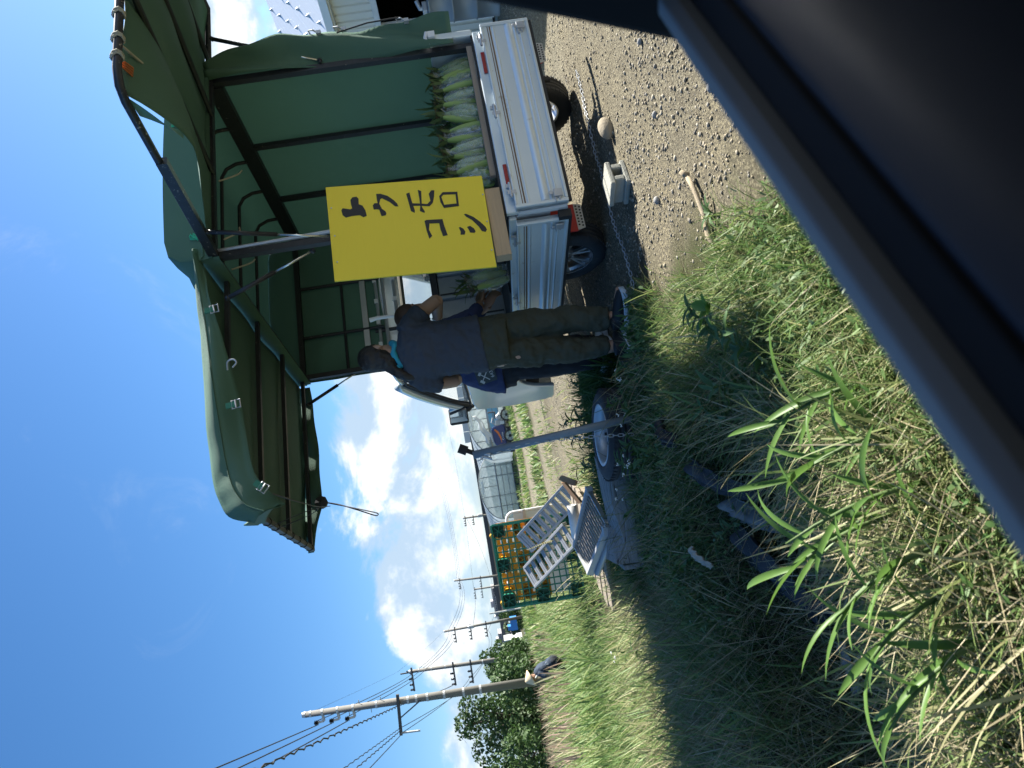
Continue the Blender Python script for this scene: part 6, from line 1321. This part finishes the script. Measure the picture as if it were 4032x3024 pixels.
# 2 green weeds in the shade round the feet, post and tyre
x, y = sow(26000, -1.9, .5, 3.7, 5.6, lambda x, y: grassy(x + .02, y) * (.35 + .65 * fnoise(x * 3, y * 3, 45)) * np.where((y > 4.35) & (x > -.7) & (y < 4.75), .45, 1.0) * np.where((y > 4.95) & (x > -.55), .45, 1)); n = len(x)
blades('shaded_grass', np.stack([x, y, gz(x, y) - .01], -1), U(.07, .20, n) * np.where((y < 4.5) & (x < 0), .55, np.where((x > -.02) & (y > 3.75), .45, 1)), U(.003, .007, n), U(.1, 1.0, n), U(.2, 1.3, n), U(0, 2 * PI, n), m_grass, np.clip(U(.18, .85, n), 0, 1), 4)
x, y = sow(5000, -1.4, .45, 3.7, 5.0, lambda x, y: grassy(x + .02, y) * sst(fnoise(x * 2.6, y * 2.6, 46), .42, .6)); n = len(x)
blades('low_leafy_weeds', np.stack([x, y, gz(x, y) + U(.01, .07, n)], -1), U(.03, .07, n), U(.012, .022, n), U(.3, 1.4, n), U(.1, .7, n), U(0, 2 * PI, n), m_broad, U(.0, .7, n), 3)
x, y = sow(7000, -1.5, .15, 5.0, 6.1, lambda x, y: (x < lot_edge(y) + .75) * 1.0); n = len(x)
blades('weeds_behind_tyre', np.stack([x, y, gz(x, y) - .01], -1), U(.12, .36, n), U(.006, .014, n), U(.05, .9, n), U(.2, 1.0, n), U(0, 2 * PI, n), m_broad, np.clip(U(.0, .7, n), 0, 1), 3)
# arching seed stalks
def ears(name, P, hgt, az, lean, curl, tone, er=.0035, en=12):
    V = []; T_ = []; tn = []
    for i in range(len(P)):
        p = Vector(P[i]); pts = []; a = lean[i]
        for k in range(9): pts.append(p.copy()); p = p + Vector((math.sin(a) * math.cos(az[i]), math.sin(a) * math.sin(az[i]), math.cos(a))) * hgt[i] / 8; a += curl[i] / 8
        b = MB().tube(pts, [.0016] * 8 + [.0008], 3, cap=False)
        for k in range(en):
            t_ = .52 + .48 * k / en; j = min(7, int(t_ * 8)); q = pts[j].lerp(pts[j + 1], t_ * 8 - j); d = (pts[j + 1] - pts[j]).normalized(); s_ = d.cross(Vector((0, 0, 1)));
            if s_.length < .01: s_ = Vector((1, 0, 0))
            s_.normalize(); sg = 1 if k % 2 else -1; r = er * (1.15 - .6 * k / en)
            b.add([q, q + d * r * 2 + s_ * sg * r * 1.3, q + d * r * 4.2 + s_ * sg * r * .6, q + d * r * 2 + Vector((0, 0, r * .8))], [(0, 1, 3), (1, 2, 3), (0, 3, 2), (0, 2, 1)])
        o = len(V); V += [tuple(v) for v in b.v]
        for f in b.f:
            for q in range(1, len(f) - 1): T_.append((o + f[0], o + f[q], o + f[q + 1]))
        tn += [tone[i]] * len(b.v)
    return tag(fast(name, np.array(V), np.array(T_), m_ear, attr={'tone': tn}), kind='stuff')
x, y = sow(700, -1.6, .5, 2.2, 5.0, lambda x, y: grassy(x + .1, y) * .30); n = len(x)
ears('seed_stalks', np.stack([x, y, gz(x, y)], -1), U(.22, .48, n), U(1.6, 4.4, n), U(.1, .6, n), U(.4, 1.2, n), U(.1, .8, n))
# 3 lodged grass in the ditch
def ditch(x, y):
    q = -EY * x + EX * y; s_ = EX * x + EY * y
    return (1 - sst(x, lot_edge(y) - .9, lot_edge(y) - .3)) * sst(q, 1.0, 1.7)
x, y = sow(64000, -5.5, -.15, 1.2, 6.5, lambda x, y: ditch(x, y) * (.30 + .70 * fnoise(x * 1.8, y * 1.8, 47)) * np.where(-EY * x + EX * y < 3.4, np.where(fnoise(x * 2.2, y * 2.2, 52) < .40, .22, .75), 1), .85); n = len(x); pt = fnoise(x * 1.1, y * 1.1, 48)
keep = ~((x > -1.45) & (x < -.45) & (y > 2.75) & (y < 3.5) & (rng.uniform(0, 1, n) < .62)); x, y, pt = x[keep], y[keep], pt[keep]; n = len(x)
blades('ditch_grass', np.stack([x, y, gz(x, y) - .02], -1), U(.14, .40, n) * (.7 + .6 * pt) * np.where((y > 3.3) & (y < 4.9) & (x > -1.5), .38, 1), U(.004, .010, n), U(.15, 1.25, n), U(.3, 1.3, n), 2.2 + rng.normal(0, 1.1, n), m_grass, np.clip(.34 + .5 * pt + U(-.24, .34, n) + .15 * (U(0, 1, n) > .9), 0, 1), 5)
x, y = sow(20000, -4.5, -.2, 1.2, 5.5, lambda x, y: ditch(x, y) * .9, .85); n = len(x)
blades('ditch_straw', np.stack([x, y, gz(x, y) + U(0, .06, n)], -1), U(.12, .42, n) * np.where((y > 3.4) & (y < 4.8) & (x > -1.5), .4, 1), U(.0022, .005, n), U(.7, 1.55, n), U(-.2, .3, n), U(0, 2 * PI, n), m_straw, U(0, .85, n), 3)
# 4 meadow between the ditch and the field
def mead(x, y): return (1 - sst(x, lot_edge(y) - .35, lot_edge(y) + .2)) * np.where((x > -2.6) & (x < -1.1) & (y > 5.9) & (y < 7.9), .12, 1) * (.25 + .75 * fnoise(x * .9, y * .9, 49)) * np.where((x > -3.0) & (x < -1.5) & (y > 7.9) & (y < 9.6), .5, 1)
x, y = sow(46000, -9.5, .2, 5.2, 12.5, mead, .9); n = len(x); pt = fnoise(x * .7, y * .7, 50)
blades('meadow_grass', np.stack([x, y, gz(x, y) - .02], -1), U(.12, .34, n) * (.6 + .9 * pt) * np.where(x > -2.2, .6, 1), U(.006, .013, n), U(.05, .8, n), U(.2, 1.1, n), U(0, 2 * PI, n), m_grass, np.clip(.22 + .45 * pt + U(-.22, .36, n), 0, 1), 3)
x, y = sow(5200, -6, .6, 7, 16, lambda x, y: sst(fnoise(x * .8, y * 1.6, 51), .50, .62) * (x < .8)); n = len(x)
blades('field_weeds', np.stack([x, y, gz(x, y) - .02], -1), U(.05, .18, n), U(.010, .02, n), U(.05, .8, n), U(.2, .8, n), U(0, 2 * PI, n), m_grass, np.clip(U(.3, .95, n), 0, 1), 3)
x, y = sow(30000, -16, 6, 15, 40, lambda x, y: np.where(x < -4 - (y - 15) * .14, 1, sst(np.sin((y - .12 * x) * .62 + 1.2), .1, .5) * .9)); n = len(x)
blades('field_strip_grass', np.stack([x, y, gz(x, y) - .02], -1), U(.12, .35, n), U(.03, .06, n), U(.05, .7, n), U(.2, .8, n), U(0, 2 * PI, n), m_grass, np.clip(.25 + U(-.1, .55, n), 0, 1), 3)
# 5 tall grass on the left, the farmer half hidden in it
def tall(x, y):
    d = np.hypot((x + 7.9) / 1.1, (y - 19.2) / 1.6); return (x < -3.6 - .12 * (y - 9)) * (.35 + .65 * fnoise(x * .55, y * .55, 53)) * (1 - .93 * np.exp(-d ** 4)) * np.where((x > -8.6) & (x < -5.5) & (y > 14.2) & (y < 19.5), .30, 1)
x, y = sow(40000, -17, -3.5, 9.5, 27, tall, .9); n = len(x); pt = fnoise(x * .45, y * .45, 54)
low = np.where((x > -9.3) & (x < -4.6) & (y > 12.5) & (y < 19.6), .50, 1)
blades('tall_grass', np.stack([x, y, gz(x, y) - .03], -1), U(.35, .78, n) * (.6 + .75 * pt) * low, U(.012, .024, n), U(.02, .5, n), U(.2, 1.1, n), rng.normal(3.0, 1.3, n), m_grass, np.clip(.18 + .50 * pt + U(-.2, .4, n), 0, 1), 4)
x, y = sow(2600, -20, -5.5, 14, 40, lambda x, y: (x < -5 - .3 * (y - 14)) * sst(fnoise(x * .5, y * .5, 55), .42, .6)); n = len(x)
blades('plume_grass', np.stack([x, y, gz(x, y) + .2], -1), U(.55, .95, n), U(.02, .05, n), U(.0, .35, n), U(.1, .6, n), U(0, 2 * PI, n), m_ear, np.clip(U(.55, 1.1, n), 0, 1), 4)
x, y = sow(26000, -60, -9, 24, 100, lambda x, y: (x < -6 - .22 * (y - 10)) * .9, 1.4); n = len(x)
blades('distant_grass', np.stack([x, y, gz(x, y) - .05], -1), U(.4, .95, n), U(.06, .15, n), U(.02, .5, n), U(.2, .8, n), U(0, 2 * PI, n), m_grass, np.clip(.28 + U(-.1, .5, n), 0, 1), 3)
# ------------------------------------------------------------------ plants one can tell apart
def leafmesh(ln, w, droop, name, mat, n=6, fold=.25):
    b = MB(); P = []; p = Vector((0, 0, 0)); a = .0
    for k in range(n + 1):
        t_ = k / n; wd = w * (math.sin(PI * min(1, .15 + .85 * t_)) ** .75 if k < n else .02)
        P.append((p.copy(), wd)); p = p + Vector((math.cos(a), 0, math.sin(a))) * ln / n; a -= droop / n
    vs = []
    for q, wd in P: vs += [q + Vector((0, -wd / 2, wd * fold)), q, q + Vector((0, wd / 2, wd * fold))]
    b.add(vs, [(3 * i + j, 3 * i + 3 + j, 3 * i + 4 + j, 3 * i + 1 + j) for i in range(n) for j in (0, 1)])
    return b.build(name, mat, smooth=True)
m_reed = M('reed_leaf', (.11, .21, .045), .45, var=.25, vs=3, trans=.4, spec=.4); m_mug = M('mugwort_leaf', (.075, .15, .05), .6, var=.3, vs=5, trans=.3); m_stem = M('green_stem', (.07, .12, .03), .6, var=.3)
m_dock = M('dock_leaf', (.10, .22, .03), .45, var=.2, vs=8, trans=.4)
rl = [leafmesh(.20, .021, .7, 'reed_leaf', m_reed, 8), leafmesh(.16, .018, .45, 'reed_leaf', m_reed, 8), leafmesh(.22, .017, .9, 'reed_leaf', m_reed, 8)]
ml = [leafmesh(.10, .024, .8, 'leaf', m_mug, 4), leafmesh(.075, .020, .4, 'leaf', m_mug, 4)]
used = set()
def use(o, par, loc, rot, sc=1.0):
    if o.name in used: o = o.copy(); COL.objects.link(o)
    used.add(o.name); o.parent = par; o.location = loc; o.rotation_euler = rot; o.scale = (sc,) * 3; return o
def reed(x, y, h, az, lean, label):
    e_ = empty('reed_plant', (x, y, gzf(x, y)), 0, label, 'reed', 'broad leaved reeds on the near bank')
    pts = [Vector((math.sin(lean * k / 5) * math.cos(az) * h * k / 5, math.sin(lean * k / 5) * math.sin(az) * h * k / 5, math.cos(lean * .6 * k / 5) * h * k / 5)) for k in range(6)]
    MB().tube(pts, [.007, .0065, .006, .005, .004, .002], 6).build('stem', m_stem, e_, smooth=True)
    for k in range(9):
        t_ = .12 + .85 * k / 9; j = min(4, int(t_ * 5)); p = pts[j].lerp(pts[j + 1], t_ * 5 - j); a = az + rnd.uniform(-1.5, 1.5) + (PI if k % 3 == 0 else 0)
        use(rl[k % 3], e_, p, (rnd.uniform(-.3, .3), -rnd.uniform(.35, 1.15), a), rnd.uniform(.75, 1.25))
    return e_
rs = [(-.36, 1.62, .34, 2.6, .35, 'tall reed plant nearest the car window, lit bright green'), (-.48, 1.56, .32, 2.9, .5, 'bright reed plant leaning left beside the nearest reed'), (-.25, 1.73, .30, 2.4, .55, 'reed plant with arching leaves above the ditch, behind the nearest reed'), (-.58, 1.56, .28, 3.0, .6, 'low spreading reed in the corner of the lit bank'), (-.13, 1.82, .26, 2.2, .7, 'small reed where lit weeds meet the near bank'), (-.44, 1.72, .34, 2.7, .45, 'slender reed hanging over the grey plastic strip'),
      (-.66, 1.48, .28, 2.9, .7, 'drooping reed at the lower end of the bank by the car'), (-.42, 1.46, .3, 2.5, .5, 'shaded reed pressed against the car door'), (-.24, 1.58, .28, 2.3, .5, 'short sunlit reed between the bank and the dark car trim'), (-.72, 1.62, .26, 2.9, .8, 'reed with long limp leaves farthest left in the near bank')]
for r_ in rs[:7]: reed(*r_)
def mugwort(x, y, h, label, mat=None, n=22, group='leafy weeds by the tyre'):
    e_ = empty('weed_plant', (x, y, gzf(x, y)), rnd.uniform(0, 6), label, 'weed', group)
    lx, ly = rnd.uniform(-.12, .12), rnd.uniform(-.12, .12); pts = [Vector((lx * (k / 5) ** 2, ly * (k / 5) ** 2, h * k / 5)) for k in range(6)]
    MB().tube(pts, [.0045, .004, .004, .003, .003, .0015], 5).build('stem', m_stem, e_)
    for k in range(n):
        t_ = .15 + .85 * k / n; j = min(4, int(t_ * 5)); p = pts[j].lerp(pts[j + 1], t_ * 5 - j); use(ml[k % 2], e_, p, (rnd.uniform(-.5, .5), -rnd.uniform(.0, .9), k * 2.4 + rnd.uniform(-.3, .3)), rnd.uniform(.7, 1.35) * (1.25 - .5 * t_))
    return e_
mw = [(-.22, 5.15, .34, 'leafy weed right behind the lying tyre, right side'), (-.34, 5.25, .40, 'tall leafy weed behind the tyre, beside the hanging chain'), (-.46, 5.2, .38, 'leafy weed behind the tyre, left of the chain'), (-.60, 5.35, .34, 'leafy weed between tyre and crate'), (-.30, 5.5, .42, 'dark spiky weed standing against the pale dirt behind the post'), (-.48, 5.6, .44, 'tallest dark weed against the dirt, left of the post'), (-.72, 5.55, .40, 'bushy dark weed behind the plywood crate'), (-.15, 5.6, .30, 'small dark weed by the seller, against the dirt'),
      (-.18, 4.28, .20, 'low leafy weed in front of the tyre, right of the post'), (-.42, 4.22, .20, 'low leafy weed under the chain, before the tyre'), (-.62, 4.25, .22, 'low leafy weed before the left part of the tyre'), (-.72, 3.30, .30, 'feathery weed arching over the ditch scraps'), (-.80, 3.05, .26, 'leafy weed beside the pale plastic shell'), (-.25, 3.0, .20, 'broad leafed weed in the lit grass before the ditch'), (.08, 2.75, .17, 'small leafy weed in the middle of the lit grass'), (-.05, 2.35, .20, 'leafy weed in lit grass close to the car'), (-.12, 2.62, .2, 'pale green weed among straw, left of the dock leaf')]
for r_ in mw: mugwort(*r_)
dkp = empty('dock_plant', (.15, 2.45, gzf(.15, 2.45)), 0, 'single broad bright green dock leaf plant in the lit weeds', 'dock plant')
dl = leafmesh(.105, .048, .5, 'leaf', m_dock, 6)
for k in range(4): use(dl, dkp, (0, 0, .15), (.3, -.5 - .1 * k, k * 1.7 + 2.4), (1, .7, .6, .8)[k])
cpn = empty('rosette_plant', (.52, 2.76, gzf(.52, 2.76)), 0, 'small green rosette plant growing over the dead stick', 'rosette plant')
for k in range(10): use(ml[k % 2], cpn, (0, 0, .01), (0, -rnd.uniform(.2, .9), k * .63), rnd.uniform(.6, 1.0))
m_petal = M('white_petal', (.72, .73, .68), .7, var=.08)
for k, (x, y, h, lab) in enumerate(((-.56, 4.12, .20, 'white flowering weed before the tyre, nearest the crate'), (-.72, 4.2, .24, 'white flowering weed in front of the crate'), (-.28, 4.05, .18, 'white flowering weed just below the pipe post'), (-.50, 3.92, .20, 'white flowering weed on the shaded bank before the tyre'), (-.05, 4.12, .16, 'white flowering weed near the front customer’s shoes'), (-2.0, 5.2, .34, 'white flowering weed at the shaded edge of the timber deck'))):
    e_ = mugwort(x, y, h, lab.replace('’s', ''), n=10, group='white flowering weeds')
    e_['category'] = 'wildflower'
    for q in range(3):
        a = q * 2.1; b = MB(); c = Vector((.035 * math.cos(a), .035 * math.sin(a), h + rnd.uniform(-.02, .03)))
        for r_ in range(7): b.ico(c + Vector((rnd.uniform(-.010, .010), rnd.uniform(-.010, .010), rnd.uniform(-.004, .006))), .0042, (1, 1, .7))
        b.build('flower_head', m_petal, e_)
# plume of ripe grass by the pallets
x = np.array([-1.95, -2.05, -2.5, -2.7, -1.85]); y = np.array([7.6, 7.9, 8.3, 8.0, 8.7]); n = 5
ears('ripe_plumes', np.stack([x, y, gz(x, y)], -1), np.array([.62, .66, .8, .7, .75]), U(2, 4, n), U(.05, .25, n), U(.3, .8, n), U(.6, .8, n), er=.011, en=24)

# ------------------------------------------------------------------ the car the picture is taken from
m_cplast = M('black_door_plastic', (.007, .014, .027), .6, var=.06, vs=30, bump=.10, bs=500, spec=.35); m_crub = M('grey_window_moulding', (.28, .28, .27), .75, var=.06, vs=12, spec=.15); m_cgap = M('felt_channel', (.006, .006, .007), .9); m_cpaint = M('dark_car_paint', (.03, .035, .045), .3, var=.05, coat=.5); m_cfab = M('dark_headlining', (.05, .05, .052), .95)
cyaw = math.atan2(EY, EX); car = empty('car', (0, 0, -.19), cyaw, 'dark car the scene is viewed from, with black door trim and grey window moulding', 'car')
z0 = .19                                             # local z is above the road
BL = .805 + z0                                        # belt line
door = empty('door', parent=car)
S0, S1 = -1.15, .505
def run(prof, s0, s1, name, mat, par, n=1, bow=.0, smooth=True):
    """cross-section (across, up) extruded along the car"""
    return MB().loft([[(s0 + (s1 - s0) * k / n, p[0], p[1]) for p in prof] for k in range(n + 1)]).build(name, mat, par, smooth=False, bevel=.002)
run([(.208, BL - .030), (.2285, BL - .030), (.2285, BL - .008), (.2255, BL), (.214, BL + .001), (.209, BL - .006)], S0, S1, 'window_moulding', m_crub, door)
run([(.190, BL - .06), (.2075, BL - .06), (.2075, BL - .012), (.190, BL - .016)], S0, S1, 'glass_channel', m_cgap, door)
dt = catmull([(.1895, BL - .020, 0), (.182, BL - .022, 0), (.162, BL - .040, 0), (.140, BL - .085, 0), (.122, BL - .16, 0), (.110, BL - .30, 0), (.108, BL - .62, 0)], 5)
run([(p.x, p.y) for p in dt] + [(.185, BL - .62), (.1895, BL - .10)], S0, S1, 'door_trim', m_cplast, door).data.polygons.foreach_set('use_smooth', np.ones(len(dt) + 4, bool))
run([(.20, BL - .13), (.23, BL - .036), (.262, BL - .20), (.29, BL - .55), (.26, .22), (.2, .22)], S0, S1 + .0, 'door_skin', m_cpaint, door)
def pil(s0, s1, y0, y1, zt, lean, name, mat):
    return MB().loft([[(s0, y0, BL - .05), (s1, y0, BL - .05), (s1, y1, BL - .05), (s0, y1, BL - .05)], [(s0 + lean, y0 - .12, zt), (s1 + lean, y0 - .12, zt), (s1 + lean, y1 - .12, zt), (s0 + lean, y1 - .12, zt)]]).build(name, mat, car, bevel=.008)
RT = 1.52 + z0
pil(.512, .64, .17, .255, RT, .36, 'pillar', m_cplast); pil(.500, .5115, .215, .257, RT, .36, 'pillar_seal', m_cgap); pil(-1.25, -1.15, .17, .25, RT, -.0, 'pillar', m_cplast)
MB().bb((.506, .12, .22), (1.3, .20, BL - .03)).build('front_trim', m_cplast, car, bevel=.01); MB().bb((.506, .2005, .22), (1.3, .28, BL - .06)).build('front_skin', m_cpaint, car, bevel=.02)
MB().bb((-1.3, -1.30, RT), (1.55, .12, RT + .04)).build('roof', m_cfab, car, bevel=.02)
MB().bb((-1.3, -1.36, .12), (1.35, .13, .22)).build('floor', m_cfab, car); MB().bb((-1.36, -1.36, .22), (-1.30, .16, RT)).build('rear_bulkhead', m_cfab, car)
MB().bb((-1.3, -1.36, .22), (1.35, -1.30, RT)).build('far_side', m_cfab, car); MB().bb((1.35, -1.36, .22), (1.41, .16, 1.15)).build('dashboard', m_cplast, car)
MB().bb((-.75, -.95, .22), (-.2, -.40, .62)).bb((-.95, -.95, .5), (-.75, -.40, 1.25)).build('seat', m_cfab, car, bevel=.06)
for s in (-1.1, 1.0): MB().lathe([(.15, -.09), (.29, -.09), (.31, 0), (.29, .09), (.15, .09)], 28, Tm((s, .16, .31), (1, 0, 0), (0, 0, 1)), closed=True).build('wheel', m_tyre, car)
